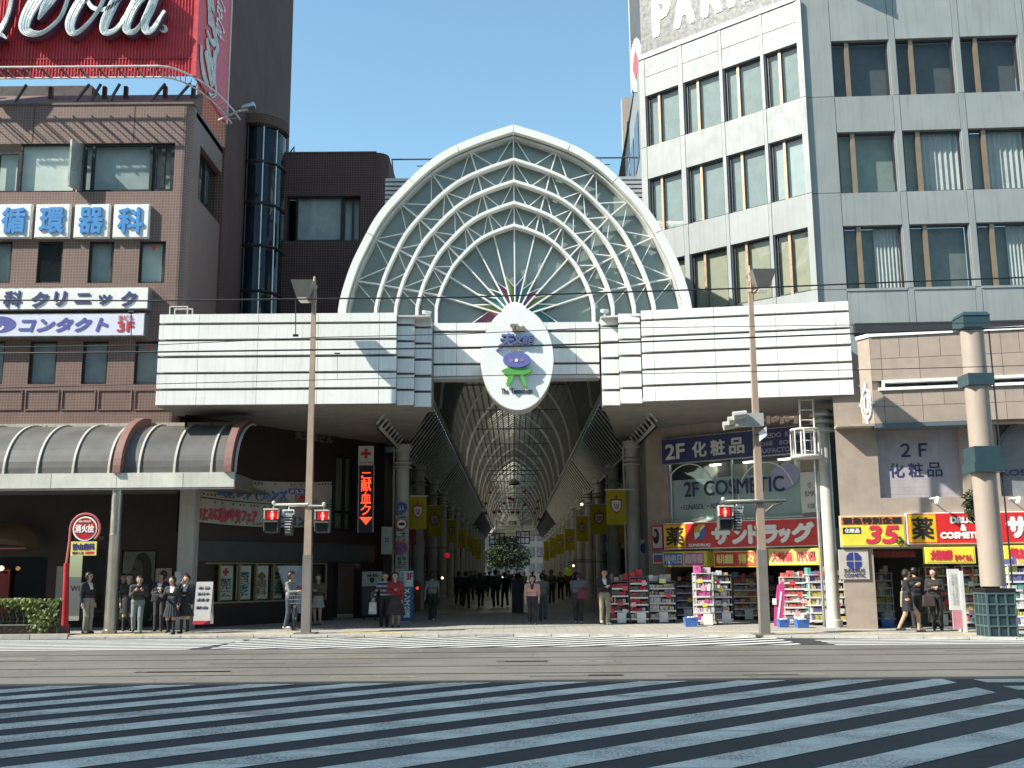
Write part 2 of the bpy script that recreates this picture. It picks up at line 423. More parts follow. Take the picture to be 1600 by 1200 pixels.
# crossing stripes: a diagonal crossing between two square ones
def clip(poly, a, b, c):                                                 # keep a*x+b*y<=c
    out = []
    for i in range(len(poly)):
        p, q = poly[i], poly[(i + 1) % len(poly)]; dp, dq = a * p[0] + b * p[1] - c, a * q[0] + b * q[1] - c
        if dp <= 0: out.append(p)
        if dp * dq < 0: t = dp / (dp - dq); out.append((p[0] + (q[0] - p[0]) * t, p[1] + (q[1] - p[1]) * t))
    return out
def stripe(poly):
    if len(poly) < 3: return
    n = len(poly); b = MB(); b.add([(x, y, .006) for x, y in poly], [tuple(range(n))]); b.build('crosswalk_stripe', paint if poly[0][1] < 20 else paint_far, road, fix=False)
TH = R(41); du = (cos(TH), sin(TH)); dn = (-sin(TH), cos(TH))
def diag(x0, x1, y0, y1, phase, sp=1.0, w=.50):
    for k in range(-40, 80):
        o = k * sp + phase; L = 60
        p = [(du[0] * s * L + dn[0] * (o + t), du[1] * s * L + dn[1] * (o + t)) for s, t in ((-1, 0), (1, 0), (1, w), (-1, w))]
        for c in ((1, 0, x1), (-1, 0, -x0), (0, 1, y1), (0, -1, -y0)): p = clip(p, *c) if p else p
        if p and len(p) > 2:
            ar = abs(sum(p[i][0] * p[(i + 1) % len(p)][1] - p[(i + 1) % len(p)][0] * p[i][1] for i in range(len(p)))) / 2
            if ar > .05: stripe(p)
G1 = ground(1127, 1067); PH = (G1.x * dn[0] + G1.y * dn[1]) % 1.0 - .5
diag(-12, 6.65, 5.0, 16.95, PH)
TH = R(30); du = (cos(TH), sin(TH)); dn = (-sin(TH), cos(TH))
diag(-7.0, 6.6, 24.75, 28.75, PH + .3, .62, .27)
for k in range(10):
    y = 16.9 - k * 1.0; stripe([(7.1, y - .48), (18, y - .48), (18, y), (7.1, y)])
for k in range(8):
    y = 24.8 + k * .52
    stripe([(-22, y), (-7.5 + .1 * k, y), (-7.4 + .1 * k, y + .25), (-22, y + .25)])
    if k < 4: stripe([(7.3, y - .2), (8 + (24.6 - y) * 2.4 + 9, y - .2), (8 + (24.6 - y) * 2.4 + 8, y + .04), (7.3, y + .04)])
# pavement with a kerb of single stones
PZ = .05
slabmat = tile_mat('paving_slabs', (.40, .37, .33), (.34, .32, .29), (.16, .15, .14), .6, .3, .05, .75, .3, True, .5)
pv = MB()
for a, b_ in zip(xs, xs[1:]): pv.quad((a, kerb_y(a) + .13, PZ), (b_, kerb_y(b_) + .13, PZ), (b_, 44, PZ), (a, 44, PZ))
pav = struct(pv.build('pavement', slabmat))
ksm = M('kerb_granite', (.40, .385, .36), .8, var=.15, scale=6, piece=.12)
x = -22.0
while x < 20:
    x1 = x + .98; ya, yb = kerb_y(x), kerb_y(x1); hi = .14 if x < -12.6 else PZ + .012
    kb = MB(); kb.hexa([(x, ya - .03, -.02), (x1, yb - .03, -.02), (x1, yb + .13, -.02), (x, ya + .13, -.02), (x, ya - .02, hi), (x1, yb - .02, hi), (x1, yb + .13, hi), (x, ya + .13, hi)])
    kb.build('kerb_stone', ksm, pav); x += 1.0
tact = M('tactile_yellow', (.52, .42, .20), .8, var=.2, scale=4, piece=.1)
for x0, n, y0 in ((-12.2, 22, .9), (-4.9, 7, 1.0), (5.2, 9, 1.6), (8.6, 14, 1.2)):
    for k in range(n):
        x = x0 + k * .31; yy = kerb_y(x) + y0
        MB().box(x, x + .3, yy, yy + .3, PZ - .01, PZ + .006).build('tactile_tile', tact, pav)
af = struct(MB().box(-6.5, 6.8, 44, 260, -.05, PZ + .004).build('arcade_floor', tile_mat('arcade_tiles', (.17, .16, .15), (.14, .13, .122), (.07, .067, .064), .6, .6, .03, .35, .15, True, 0)))
# street behind the camera: what throws the shade on the near lane
def opposite(name, x0, x1, y0, y1, h, label, wallc, n):
    t = thing(name, ((x0 + x1) / 2, y1, 0), label, 'building')
    MB().box(x0, x1, y0, y1, 0, h).build('wall', M('opp_wall_' + str(n), wallc, .8, streak=.3), t)
    f = Fac(x0, y1 + .02, 180); f = Fac(x1, y1 + .02, 180)
    for lv in range(int(h / 3.5)):
        b = MB(); b.fbox(f, .8, x1 - x0 - .8, 4.2 + lv * 3.5, 4.2 + lv * 3.5 + 1.6, 0, .06)
        if 4.2 + lv * 3.5 + 2 < h: b.build('window', M('opp_glass', (.10, .12, .14), .1), t)
    return t
opposite('office_building', -95, -10, -16, .5, 37.2, 'tall pale office block across the street behind the viewer, left', (.42, .40, .37), 1)
opposite('shop_building', -9, 70, -18, -3.0, 12.5, 'low tan shop row across the street right behind the viewer', (.38, .33, .28), 2)

# ================================================================ brown tiled clinic building (left)
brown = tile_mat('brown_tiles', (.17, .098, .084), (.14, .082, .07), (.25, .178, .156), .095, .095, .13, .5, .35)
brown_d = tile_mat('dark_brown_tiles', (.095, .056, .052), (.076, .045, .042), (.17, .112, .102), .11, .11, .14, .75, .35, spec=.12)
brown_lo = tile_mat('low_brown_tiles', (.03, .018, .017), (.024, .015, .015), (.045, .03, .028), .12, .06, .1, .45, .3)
dframe = M('dark_frame', (.025, .024, .026), .4, .3)
gl = glass('window_glass'); gl_blue = glass('blue_glass', (.35, .48, .58), .03)
dark = M('dark_room', (.02, .022, .024), .8); blindm = M('cream_blind', (.76, .82, .78), .8, var=.06); greyblind = M('grey_blind', (.42, .47, .48), .8)
cream = M('cream_curtain', (.55, .53, .43), .85, var=.08)
FB = Fac(0, 33.0)
clinic = thing('clinic_building', (-13, 33, 0), 'brown mosaic tiled building under the red billboard, left', 'building')
bx1 = FB.S(291, 400); ztop = FB.Z(150, 163); bx0 = FB.S(-430, 400)
row1 = FB.rect(-95, 224, 272, 300)
holes = [row1]
narrow = []
for (x0, x1) in ((-22, 18), (58, 97), (138, 177), (217, 258)): narrow.append(FB.rect(x0, 377, x1, 442))
for (x0, x1) in ((-35, 6), (45, 88), (128, 168), (210, 250)): narrow.append(FB.rect(x0, 533, x1, 600))
holes += narrow
zl1 = FB.Z(150, 664)
wall(FB, bx0, bx1 - .3, zl1, ztop, holes, .38).build('wall', brown, clinic)
rc = MB(); n = 6                                                          # rounded corner and the wall going back
cq = [(bx1 - .3 + .3 * sin(pi / 2 * k / n), 33.3 - .3 * cos(pi / 2 * k / n)) for k in range(n + 1)]
for a, b_ in zip(cq, cq[1:]): rc.quad((a[0], a[1], zl1), (b_[0], b_[1], zl1), (b_[0], b_[1], ztop), (a[0], a[1], ztop))
rc.build('corner_wall', brown, clinic, smooth=True)
FBS = Fac(bx1, 33.3, 90)                                                  # right flank
q0, zt = FBS.pix(313, 232); q1, zt2 = FBS.pix(355, 278); _, zb = FBS.pix(313, 315)
flank_win = (q0, q1, zb, (zt + zt2) / 2)
wall(FBS, 0, 6.2, 3.0, ztop, [flank_win], .3).build('flank_wall', brown, clinic)
window(clinic, FBS, *flank_win, .2, dframe, gl, dark, (.35,), .08)
MB().box(bx0, bx1, 33.4, 46, ztop - .3, ztop - .1).build('roof', M('roof_grey', (.25, .24, .23), .9), clinic)
# sloped coping at the roof edge
cp = MB(); zc0, zc1 = ztop, ztop + .02
cp.hexa([(bx0, 32.97, ztop - .02), (bx1 + .02, 32.97, ztop - .02), (bx1 + .02, 33.9, ztop + .0), (bx0, 33.9, ztop), (bx0, 32.97, ztop + .04), (bx1 + .02, 32.97, ztop + .04), (bx1 + .02, 33.9, ztop + .75), (bx0, 33.9, ztop + .75)])
cp.build('coping', M('coping_brown', (.14, .095, .082), .7, streak=.4), clinic)
jm = M('joint_dark', (.05, .03, .028), .9)
for px in (53, 210): 
    q = FB.S(px, 190); MB().fbox(FB, q - .012, q + .012, row1[3] + .05, ztop - .05, -.05, .004).build('expansion_joint', jm, clinic)
# strip window
def seg(x0, x1, y0=224, y1=300): return FB.rect(x0, y0, x1, y1)
a = seg(-95, 30); window(clinic, FB, a[0], a[1], row1[2], row1[3] - .25, .12, dframe, gl, blindm, (.72,), .09, backd=.14)
a = seg(30, 118); window(clinic, FB, a[0], a[1], row1[2], row1[3], .08, dframe, gl, blindm, (), .06, backd=.12)
a = seg(129, 237); window(clinic, FB, a[0], a[1], row1[2], row1[3], .1, dframe, gl, greyblind, (.14,), .09, backd=.2)
a = seg(237, 271); window(clinic, FB, a[0], a[1], row1[2], row1[3], .14, dframe, gl, greyblind, (.48,), .12, backd=.3)
a = seg(118, 129); ow = MB(); q = (a[0] + a[1]) / 2
ow.hexa([FB.pt(q - .16, row1[2] + .05, .42), FB.pt(q - .10, row1[2] + .05, .42), FB.pt(q + .1, row1[2] + .05, -.2), FB.pt(q + .04, row1[2] + .05, -.2), FB.pt(q - .16, row1[3] - .05, .42), FB.pt(q - .1, row1[3] - .05, .42), FB.pt(q + .1, row1[3] - .05, -.2), FB.pt(q + .04, row1[3] - .05, -.2)])
ow.build('open_sash', M('alu', (.55, .55, .53), .35, .7), clinic)
for i, h in enumerate(narrow):
    window(clinic, FB, *h, .1, dframe, gl, [greyblind, dark, greyblind, blindm, greyblind, greyblind, greyblind, greyblind][i], (), .06, backd=.2, cur=(cream, .78, .95) if i in (0, 2, 3) else None)
redm = M('red_sticker', (.55, .06, .05), .6)
for i in (3, 7):
    h = narrow[i]; c = (h[0] + h[1]) / 2
    MB().prism(FB, [(c - .1, h[3] - .12), (c + .1, h[3] - .12), (c, h[3] - .32)], -.085, -.08).build('fire_access_mark', redm, clinic)
# relief panels and louvre band under the windows
for i in range(8):
    a = FB.rect(-75 + i * 57, 609, -22 + i * 57, 641)
    if a[1] > bx1: continue
    b = MB(); w = .035
    b.fbox(FB, a[0], a[1], a[2], a[2] + w, -.01, .03); b.fbox(FB, a[0], a[1], a[3] - w, a[3], -.01, .03); b.fbox(FB, a[0], a[0] + w, a[2] + w, a[3] - w, -.01, .03); b.fbox(FB, a[1] - w, a[1], a[2] + w, a[3] - w, -.01, .03)
    b.build('relief_panel', brown, clinic)
lvm = M('louvre_beige', (.42, .38, .33), .6, streak=.5); zl0 = FB.Z(150, 668) - .1
for k in range(5):
    z = zl0 + (zl1 - zl0) * k / 5
    slab('louvre_slat', FB, bx0, bx1 + 1.8, z + .03, z + .09, -.12, .02, lvm, clinic)
MB().fbox(FB, bx0, bx1 + 1.8, zl0 - .2, zl1 + .01, -.3, -.16).build('louvre_back', dark, clinic)
for px in (-10, 70, 166, 232, 300):
    q = FB.S(px, 655); slab('louvre_post', FB, q - .07, q + .07, zl0, zl1, -.1, .05, lvm, clinic)

# sign boxes on the clinic
white = M('sign_white', (.80, .80, .78), .4, var=.04, streak=.12); silver = M('silver_trim', (.45, .46, .47), .35, .8, streak=.2)
blue = M('sign_blue', (.055, .25, .58), .45); navy = M('sign_navy', (.045, .05, .17), .5); ind = M('sign_indigo', (.09, .10, .36), .5); crim = M('sign_crimson', (.50, .03, .05), .5)
def signbox(name, f, x0, y0, x1, y1, label, face, out=.25, edge=silver, ew=.03, loc=None, r=None):
    a = r or f.rect(x0, y0, x1, y1, out)
    t = thing(name, f.pt((a[0] + a[1]) / 2, a[2], 0), label, 'sign')
    MB().fbox(f, *a, -.02, out - .012).build('case', edge, t)
    MB().fbox(f, a[0] + ew, a[1] - ew, a[2] + ew, a[3] - ew, out - .02, out).build('face', face, t)
    return t, a
FBo = FB.off(.0)
for ch, x0, x1 in (('循', -4, 48), ('環', 55, 108), ('器', 116, 170), ('科', 177, 232)):
    wh = {'循': 'cut by the left edge', '環': 'second from the left edge', '器': 'third from the left edge', '科': 'nearest the building corner'}[ch]
    t, a = signbox('kanji_sign', FB, x0, 319, x1, 371, 'square white sign with blue kanji %s, %s' % (ch, wh), white, .16, white, .02)
    t['group'] = 'square kanji signs on the clinic'
    w, h = a[1] - a[0], a[3] - a[2]
    text('lettering', ch, FB, a[0] + .13 * w, a[1] - .13 * w, a[2] + .11 * h, a[3] - .1 * h, .205, blue, t, .035, .04)
t, a = signbox('clinic_sign', FB, -60, 449, 232, 484, 'long white sign box reading 科クリニック in navy brush strokes', white, .35)
sh = M('letter_shade', (.42, .42, .47), .6)
for ch, x0, x1, y0, y1 in (('科', 5, 34, 454, 480), ('ク', 49, 76, 456, 480), ('リ', 84, 104, 455, 478), ('ニ', 117, 142, 458, 474), ('ッ', 154, 174, 460, 476), ('ク', 189, 214, 455, 479)):
    r = FB.rect(x0, y0, x1, y1, .35); text('lettering', ch, FB, r[0] + .04, r[1] + .04, r[2] - .04, r[3] - .04, .355, sh, t, .02); text('lettering', ch, FB, *r, .372, navy, t, .022, slant=.12)
t, a = signbox('contact_lens_sign', FB, -60, 490, 226, 526, 'long pale lavender sign box reading コンタクト and 3F', M('sign_lav', (.66, .68, .80), .4, var=.04), .35, silver)
r = FB.rect(29, 496, 170, 519, .35); text('lettering', 'コンタクト', FB, *r, .36, ind, t, .03, slant=.25)
r = FB.rect(185, 492, 209, 501, .35); text('lettering', '当ビル', FB, *r, .36, crim, t, .004)
r = FB.rect(183, 502, 210, 519, .35); text('lettering', '3F', FB, *r, .36, crim, t, .02)
r = FB.rect(-30, 494, 25, 520, .35); c = ((r[0] + r[1]) / 2, (r[2] + r[3]) / 2)
MB().prism(FB, [(c[0] + (r[1] - r[0]) / 2 * cos(k * pi / 12) * (1 if abs(cos(k * pi / 12)) < .1 else 1), c[1] + (r[3] - r[2]) / 2 * sin(k * pi / 12)) for k in range(24)], .352, .36).build('logo_disc', ind, t)
r2 = FB.rect(-10, 500, 6, 514, .35); MB().ribbon(FB, [(r2[0] + (r2[1] - r2[0]) * k / 8, r2[2] + (r2[3] - r2[2]) * (.3 + .35 * sin(k * pi / 4))) for k in range(9)], .07, .36, .366).build('logo_wave', white, t)

# ---------------------------------------------------------------- red billboard on the roof
FR = Fac(0, 32.7)
red = M('billboard_red', (.60, .055, .07), .45, var=.12, streak=.25)
rr = FR.rect(-75, -90, 306, 121); zb0, zt0 = rr[2], rr[3]
board = thing('billboard', (rr[1] - 3, 32.7, ztop), 'big red corrugated rooftop billboard with white script lettering', 'billboard')
b = MB(); pitch = .105; q = rr[0]
while q < rr[1] - pitch:                                                  # ridged sheet
    for (a0, a1, o0, o1) in ((0, .5, 0, 0), (.5, .62, 0, .05), (.62, .88, .05, .05), (.88, 1, .05, 0)):
        b.quad(FR.pt(q + a0 * pitch, zb0, o0), FR.pt(q + a1 * pitch, zb0, o1), FR.pt(q + a1 * pitch, zt0, o1), FR.pt(q + a0 * pitch, zt0, o0))
    q += pitch
b.build('corrugated_face', red, board, fix=False)
slab('edge_trim', FR, q, rr[1] + .12, zb0, zt0, -.1, .07, red, board)
slab('seam', FR, rr[0], q, zb0 + .62, zb0 + .65, .0, .056, M('seam_red', (.30, .02, .03), .5), board)
FRS = Fac(rr[1] + .12, 32.8, 90)
slab('side_panel', FRS, 0, 3.6, zb0, zt0, -.1, 0, red, board)
slab('side_trim', FRS, 3.6, 3.72, zb0, zt0, -.12, .03, M('trim_cream', (.6, .55, .48), .6), board)
tubew = M('neon_white', (.78, .80, .80), .35, var=.1, scale=8); casew = M('letter_case', (.10, .05, .09), .5)
def stroke(f, pts, ws, out, th, par):
    """script letter: channel case standing off the board, white face, thin neon lines"""
    P2, W2 = [], []
    n = len(pts)
    for i in range(n - 1):                                                # catmull-rom
        p0, p1, p2, p3 = pts[max(i - 1, 0)], pts[i], pts[i + 1], pts[min(i + 2, n - 1)]
        for k in range(6):
            t = k / 6; 
            P2.append(tuple(.5 * (2 * p1[d] + (p2[d] - p0[d]) * t + (2 * p0[d] - 5 * p1[d] + 4 * p2[d] - p3[d]) * t * t + (3 * p1[d] - p0[d] - 3 * p2[d] + p3[d]) * t ** 3) for d in (0, 1)))
            W2.append(ws[i] + (ws[i + 1] - ws[i]) * t)
    P2.append(pts[-1]); W2.append(ws[-1])
    MB().ribbon(f, P2, W2, out - th, out).build('letter_case', casew, par)
    MB().ribbon(f, P2, [w * .93 for w in W2], out, out + .012).build('letter_face', tubew, par)
    if max(ws) > .2:
        lb = MB()
        for fr in (-.3, -.1, .12, .32):
            L = []
            for i, (x, z) in enumerate(P2):
                a, c = P2[max(i - 1, 0)], P2[min(i + 1, len(P2) - 1)]; dx, dz = c[0] - a[0], c[1] - a[1]; l = sqrt(dx * dx + dz * dz) or 1
                L.append(f.pt(x - dz / l * W2[i] * fr, z + dx / l * W2[i] * fr, out + .03))
            lb.tube(L, .012, 5)
        lb.build('neon_tube', M('neon_glass', (.62, .70, .72), .15), par)
def px2(f, pts, out): return [f.pix(x, y, out) for x, y in pts]
O = .42
LET = [  # pixel traces of the script; widths in pixels
    ([(118, -60), (80, -30), (50, 10), (38, 40), (48, 52), (68, 50), (92, 30), (104, 5), (112, -30)], [16, 24, 24, 20, 14, 8, 7, 7, 7]),
    ([(90, -40), (80, -5), (70, 12), (60, 31)], [26, 22, 16, 3]),
    ([(140, -14), (122, 8), (110, 34), (112, 50), (122, 50), (140, 34), (158, 8), (164, -18), (150, -40), (138, -20)], [14, 18, 18, 14, 9, 7, 7, 8, 8, 10]),
    ([(134, -4), (145, 12), (165, 14), (186, 0), (200, -24)], [6, 8, 8, 6, 6]),
    ([(205, -60), (185, -10), (166, 30), (163, 48), (174, 50), (190, 36), (215, -10)], [15, 17, 18, 14, 10, 8, 7]),
    ([(236, -14), (214, 4), (200, 30), (198, 46), (208, 50), (222, 36), (240, 6)], [12, 16, 17, 14, 10, 7, 7]),
    ([(248, -20), (236, 12), (226, 36), (230, 49), (240, 44), (251, 26), (257, 17)], [14, 16, 15, 13, 10, 7, 7]),
    ([(-60, 110), (-30, 90), (-8, 60), (10, 30), (18, 0), (22, -40)], [30, 20, 12, 8, 7, 6]),
    ([(-70, 40), (-30, 44), (-6, 50), (3, 55), (11, 61)], [12, 12, 12, 8, 2]),
]
for pts, ws in LET: stroke(FR, px2(FR, pts, O), [w / 49.0 for w in ws], O, .3, board)
c = FR.pix(255, 44, .2)
MB().prism(FR, [(c[0] + .13 * cos(k * pi / 10), c[1] + .13 * sin(k * pi / 10)) for k in range(20)], .1, .2).build('mark_disc', tubew, board)
text('lettering', 'R', FR, c[0] - .06, c[0] + .06, c[1] - .08, c[1] + .08, .205, casew, board, .008)
# script on the side panel runs upward
SIDE = [([(321, -40), (326, 5), (327, 40)], [7, 9, 9]), ([(326, 15), (332, 40), (336, 62), (330, 66), (322, 48)], [8, 9, 9, 5, 3]),
        ([(313, 70), (314, 95), (318, 118), (324, 132)], [3, 6, 8, 4]), ([(320, 80), (325, 105), (329, 128), (332, 128), (330, 106), (321, 82)], [6, 8, 7, 4, 5, 4]),
        ([(322, 60), (327, 90), (333, 96), (334, 80)], [6, 9, 6, 4]), ([(336, 60), (339, 75), (335, 90), (334, 120), (336, 145), (330, 150), (325, 145)], [3, 7, 5, 3, 3, 4, 2]),
        ([(328, -20), (331, 8), (334, 18)], [6, 7, 4])]
for pts, ws in SIDE: stroke(FRS, px2(FRS, pts, .02), [w / 24.0 if w > 2 else .06 for w in ws], .03, .02, board)
text('lettering', 'Coca-Cola', FRS, *sorted((FRS.S(337, 20), FRS.S(350, 40))), FRS.Z(342, 60), FRS.Z(342, -5), .03, tubew, board, .01, rot=R(-90))
# steel frame under the board and the walkway rail that bends round the corner
sf = M('frame_steel', (.10, .105, .12), .5, .5)
for px in (-30, 62, 148, 182, 245, 290):
    q = FR.S(px, 140); MB().fbox(FR, q - .06, q + .06, ztop, zb0 + .05, -.9, -.75).build('post', sf, board)
for x0, x1 in ((10, 30), (105, 130), (130, 148), (160, 178), (225, 250), (262, 290)):
    MB().tube([FR.pt(FR.S(x0, 150), ztop + .1, -.5), FR.pt(FR.S(x1, 130), zb0, -.5)], .05, 6).build('brace', sf, board)
walk = thing('walkway_rail', (rr[1] - 2, 32.2, zb0), 'white maintenance walkway rail curving under the red billboard', 'walkway')
def arc_pts(out, z):
    x1 = rr[1] - .9; r = 2.3 + out; L = [(rr[0], 32.7 - out, z)]
    L += [(x1 - .0, 32.7 - out, z)]
    for k in range(1, 9):
        a = pi / 2 * k / 8; L.append((x1 + (1.15 + out * .6) * sin(a), 32.7 - out + (3.4 + out) * (1 - cos(a)), z))
    return [Vector(p) for p in L]
wm = M('walkway_white', (.62, .60, .58), .5, streak=.3)
o_, i_ = arc_pts(.75, zb0 - .12), arc_pts(.25, zb0 - .12)
wb = MB()
for k in range(len(o_) - 1):
    n_ = max(2, int((o_[k + 1] - o_[k]).length / .30))
    for j in range(n_):
        a_, c_ = o_[k].lerp(o_[k + 1], j / n_), i_[k].lerp(i_[k + 1], j / n_); wb.tube([a_, c_], .018, 4)
wb.build('deck_grating', M('walkway_deck', (.40, .34, .33), .6), walk)['kind'] = 'stuff'
MB().tube([p + Vector((0, 0, .12)) for p in o_], .035, 8).build('outer_rail', wm, walk)
MB().tube([p + Vector((0, 0, -.02)) for p in i_], .03, 8).build('inner_rail', wm, walk)
for k in range(14):
    x = rr[0] + .4 + k * .62
    if x < rr[1] - .8: MB().fbox(Fac(0, 32.7), x, x + .04, zb0 - .09, zb0 - .04, .22, .8).build('bracket', sf, walk)
def floodlight(px, py, Y, label, d=1):
    p = at(px, py, Y); t = thing('floodlight', p, label, 'floodlight')
    MB().tube([p + Vector((-d * 1.1, .6, -.1)), p + Vector((-d * .2, 0, -.02)), p + Vector((d * .1, 0, .02))], .035, 8).build('arm', wm, t)
    b = MB(); b.hexa([p + Vector(v) for v in ((-.1, -.15, .02), (.35, -.15, .10), (.35, .15, .10), (-.1, .15, .02), (-.1, -.12, .12), (.32, -.12, .26), (.32, .12, .26), (-.1, .12, .12))]); b.build('lamp_head', silver, t)
floodlight(383, 172, 35.0, 'small floodlight on an arm below the billboard corner')

# ---------------------------------------------------------------- stair tower and low brown wing
TX = at(357, 100, 36.6).x
tower = thing('stair_tower', (TX, 40, 0), 'dark brown tiled stair tower with a round glass bay behind the billboard', 'tower')
MB().box(at(308, 150, 36.6).x, TX, 36.6, at(455, 120, 47).y + (TX / (at(455, 120, 47).x / 47) - 47), 3, at(400, -120, 47).z + 8).build('shaft', brown_d, tower)
c = at(404, 330, 40.6); rr_ = .98; zt_, zb_ = at(404, 196, 39.6).z, 8.0
def cyl(r, z0, z1, n=28, a0=pi * .95, a1=pi * 2.05):
    b = MB()
    for k in range(n):
        t0, t1 = a0 + (a1 - a0) * k / n, a0 + (a1 - a0) * (k + 1) / n
        P = lambda t, z: (c.x + r * cos(t), c.y + r * 1.15 * sin(t), z)
        b.quad(P(t0, z0), P(t1, z0), P(t1, z1), P(t0, z1))
    return b
rings = [at(404, y, 39.6).z for y in (253, 318, 384, 455)] + [zb_]
zz = [zt_] + rings
for a, b_ in zip(zz, zz[1:]):
    cyl(rr_, b_ + .06, a - .06).build('glass_panel', gl_blue, tower, smooth=True)
    cyl(rr_ - .2, b_ + .06, a - .06).build('stair_curtain', M('stair_dark', (.03, .045, .06), .6), tower, smooth=True)
for z in zz[:-1]: 
    b = MB(); b.tube([(c.x + (rr_ + .02) * cos(t), c.y + (rr_ + .02) * 1.15 * sin(t), z) for t in np.linspace(pi * .95, 2.05 * pi, 26)], .07, 6); b.build('ring_beam', dframe, tower)
for t in (1.2 * pi, 1.42 * pi, 1.62 * pi, 1.8 * pi):
    b = MB(); p = (c.x + (rr_ + .01) * cos(t), c.y + (rr_ + .01) * 1.15 * sin(t)); b.tube([(p[0], p[1], zb_), (p[0], p[1], zt_)], .035, 6); b.build('mullion', dframe if t < 1.55 * pi else M('alu', (.5, .5, .5), .4, .6), tower)
cyl(rr_ + .14, zt_, zt_ + .42).build('hood', brown_d, tower, smooth=True)
b = MB(); b.add([(c.x + (rr_ + .14) * cos(t), c.y + (rr_ + .14) * 1.15 * sin(t), zt_) for t in np.linspace(pi * .95, 2.05 * pi, 20)], [tuple(range(20))]); b.build('hood_soffit', brown_d, tower)
FL = Fac(0, 43.4)
wing = thing('brick_wing', (FL.S(520, 400), 43.4, 0), 'low dark brown tiled wing with one wide window beside the arch', 'building')
q0, q1 = FL.S(428, 400), FL.S(604, 400); zt = at(520, 239, 43.4).z
hw = FL.rect(447, 306, 563, 376)
wall(FL, q0, q1 - .5, 6.0, zt, [hw], .4).build('wall', brown_d, wing)
b = MB(); cq = [(q1 - .5 + .5 * sin(pi / 2 * k / 8), 43.9 - .5 * cos(pi / 2 * k / 8)) for k in range(9)] + [(q1, 49)]
for u_, v_ in zip(cq, cq[1:]): b.quad((u_[0], u_[1], 6), (v_[0], v_[1], 6), (v_[0], v_[1], zt), (u_[0], u_[1], zt))
b.build('corner_wall', brown_d, wing, smooth=True)
b = MB(); b.add([(q0, 43.4, zt), *[(x, y, zt) for x, y in cq], (q0, 49, zt)], [tuple(range(len(cq) + 2))]); b.build('roof', MATS['roof_grey'], wing)
MB().box(q0, q1 - .5, 43.36, 43.7, zt - .01, zt + .05).build('coping', MATS['coping_brown'], wing)
e = FL.rect(462, 308, 534, 375); window(wing, FL, hw[0], e[0], hw[2], hw[3], .3, dframe, glass('dim_glass', (.25, .25, .25), .05), dark, (), .06)
window(wing, FL, e[0], e[1], hw[2], hw[3], .15, dframe, gl, greyblind, (), .07, backd=.2); window(wing, FL, e[1], hw[1], hw[2], hw[3], .32, dframe, gl, greyblind, (.55,), .1, backd=.3)
MB().tube([at(452, 240, 43.8), at(460, 229, 43.8), at(459, 240, 43.8)], .04, 5).build('roof_fin', sf, wing)

pb = thing('rooftop_plant', (at(40, 150, 39).x, 39, ztop), 'dark plant enclosure on the clinic roof behind the billboard frame', 'plant enclosure')
MB().box(at(-90, 150, 39).x, at(143, 150, 39).x, 39, 42, ztop - .3, ztop + 3.6).build('housing', M('plant_dark', (.05, .04, .04), .7), pb)
for k in range(9): MB().tube([(at(165, 150, 39).x + k * .33, 39.2, ztop), (at(165, 150, 39).x + k * .33, 39.2, ztop + 1.55)], .018, 5).build('railing_bar', sf, pb)
MB().tube([(at(150, 150, 39).x, 39.2, ztop + 1.4), (at(290, 150, 39).x, 39.2, ztop + 1.4)], .025, 5).build('railing_top', sf, pb)
# ================================================================ smoked awning along the clinic
FA = Fac(0, 30.6)
ax1 = FA.S(366, 745); ax0 = FA.S(-420, 745)  # left length out of view is added to shade the shop wall
za0, za1 = at(180, 762, 30.6).z, at(180, 739, 30.6).z
awn = thing('awning', ((ax0 + ax1) / 2, 30.6, za0), 'smoked quarter round awning with white fascia in front of the clinic', 'awning')
AY0, AY1, AZ1 = 30.75, 32.95, at(150, 668, 33).z
def aprof(t): return 30.75 + (AY1 - AY0) * (1 - cos(t * pi / 2)) , za1 + (AZ1 - za1) * sin(t * pi / 2)
smoke = sheet('smoked_acrylic', (.13, .125, .12), .12, .25, .35, 1.2)
ribx = [FA.S(p, 735) for p in (-416, -356, -296, -236, -176, -116, -56, 2, 55, 111, 167, 214, 270, 328, 366)]
N = 14
for a, b_ in zip(ribx, ribx[1:]):
    b = MB()
    for k in range(N):
        (y0, z0), (y1, z1) = aprof(k / N), aprof((k + 1) / N)
        b.quad((a, y0, z0), (b_, y0, z0), (b_, y1, z1), (a, y1, z1))
    b.build('acrylic_panel', smoke, awn, smooth=True)
ribm = M('rib_pale', (.46, .44, .40), .5, streak=.2); ribb = M('rib_brown', (.20, .10, .085), .6)
def rib(x, w, h, mat, grow=0):
    b = MB()
    for k in range(N):
        (y0, z0), (y1, z1) = aprof(k / N), aprof((k + 1) / N)
        ny0, nz0 = -cos(k / N * pi / 2) , sin(k / N * pi / 2); ny1, nz1 = -cos((k + 1) / N * pi / 2), sin((k + 1) / N * pi / 2)
        b.hexa([(x - w, y0, z0), (x + w, y0, z0), (x + w, y1, z1), (x - w, y1, z1), (x - w, y0 + ny0 * h, z0 + nz0 * h), (x + w, y0 + ny0 * h, z0 + nz0 * h), (x + w, y1 + ny1 * h, z1 + nz1 * h), (x - w, y1 + ny1 * h, z1 + nz1 * h)])
    b.build('rib', mat, awn)
for x in ribx: rib(x, .03, .05, ribm)
for p in (183, 356): rib(FA.S(p, 735), .11, .24, ribb)
fasm = M('fascia_pale', (.60, .585, .54), .5, streak=.3, piece=.05)
edges = [ax0] + [FA.S(p, 748) for p in (-330, -228, -124, -22, 80, 182, 286)] + [ax1]
for a, b_ in zip(edges, edges[1:]): slab('fascia_panel', FA, a + .008, b_ - .008, za0, za1, -.14, 0, fasm, awn)
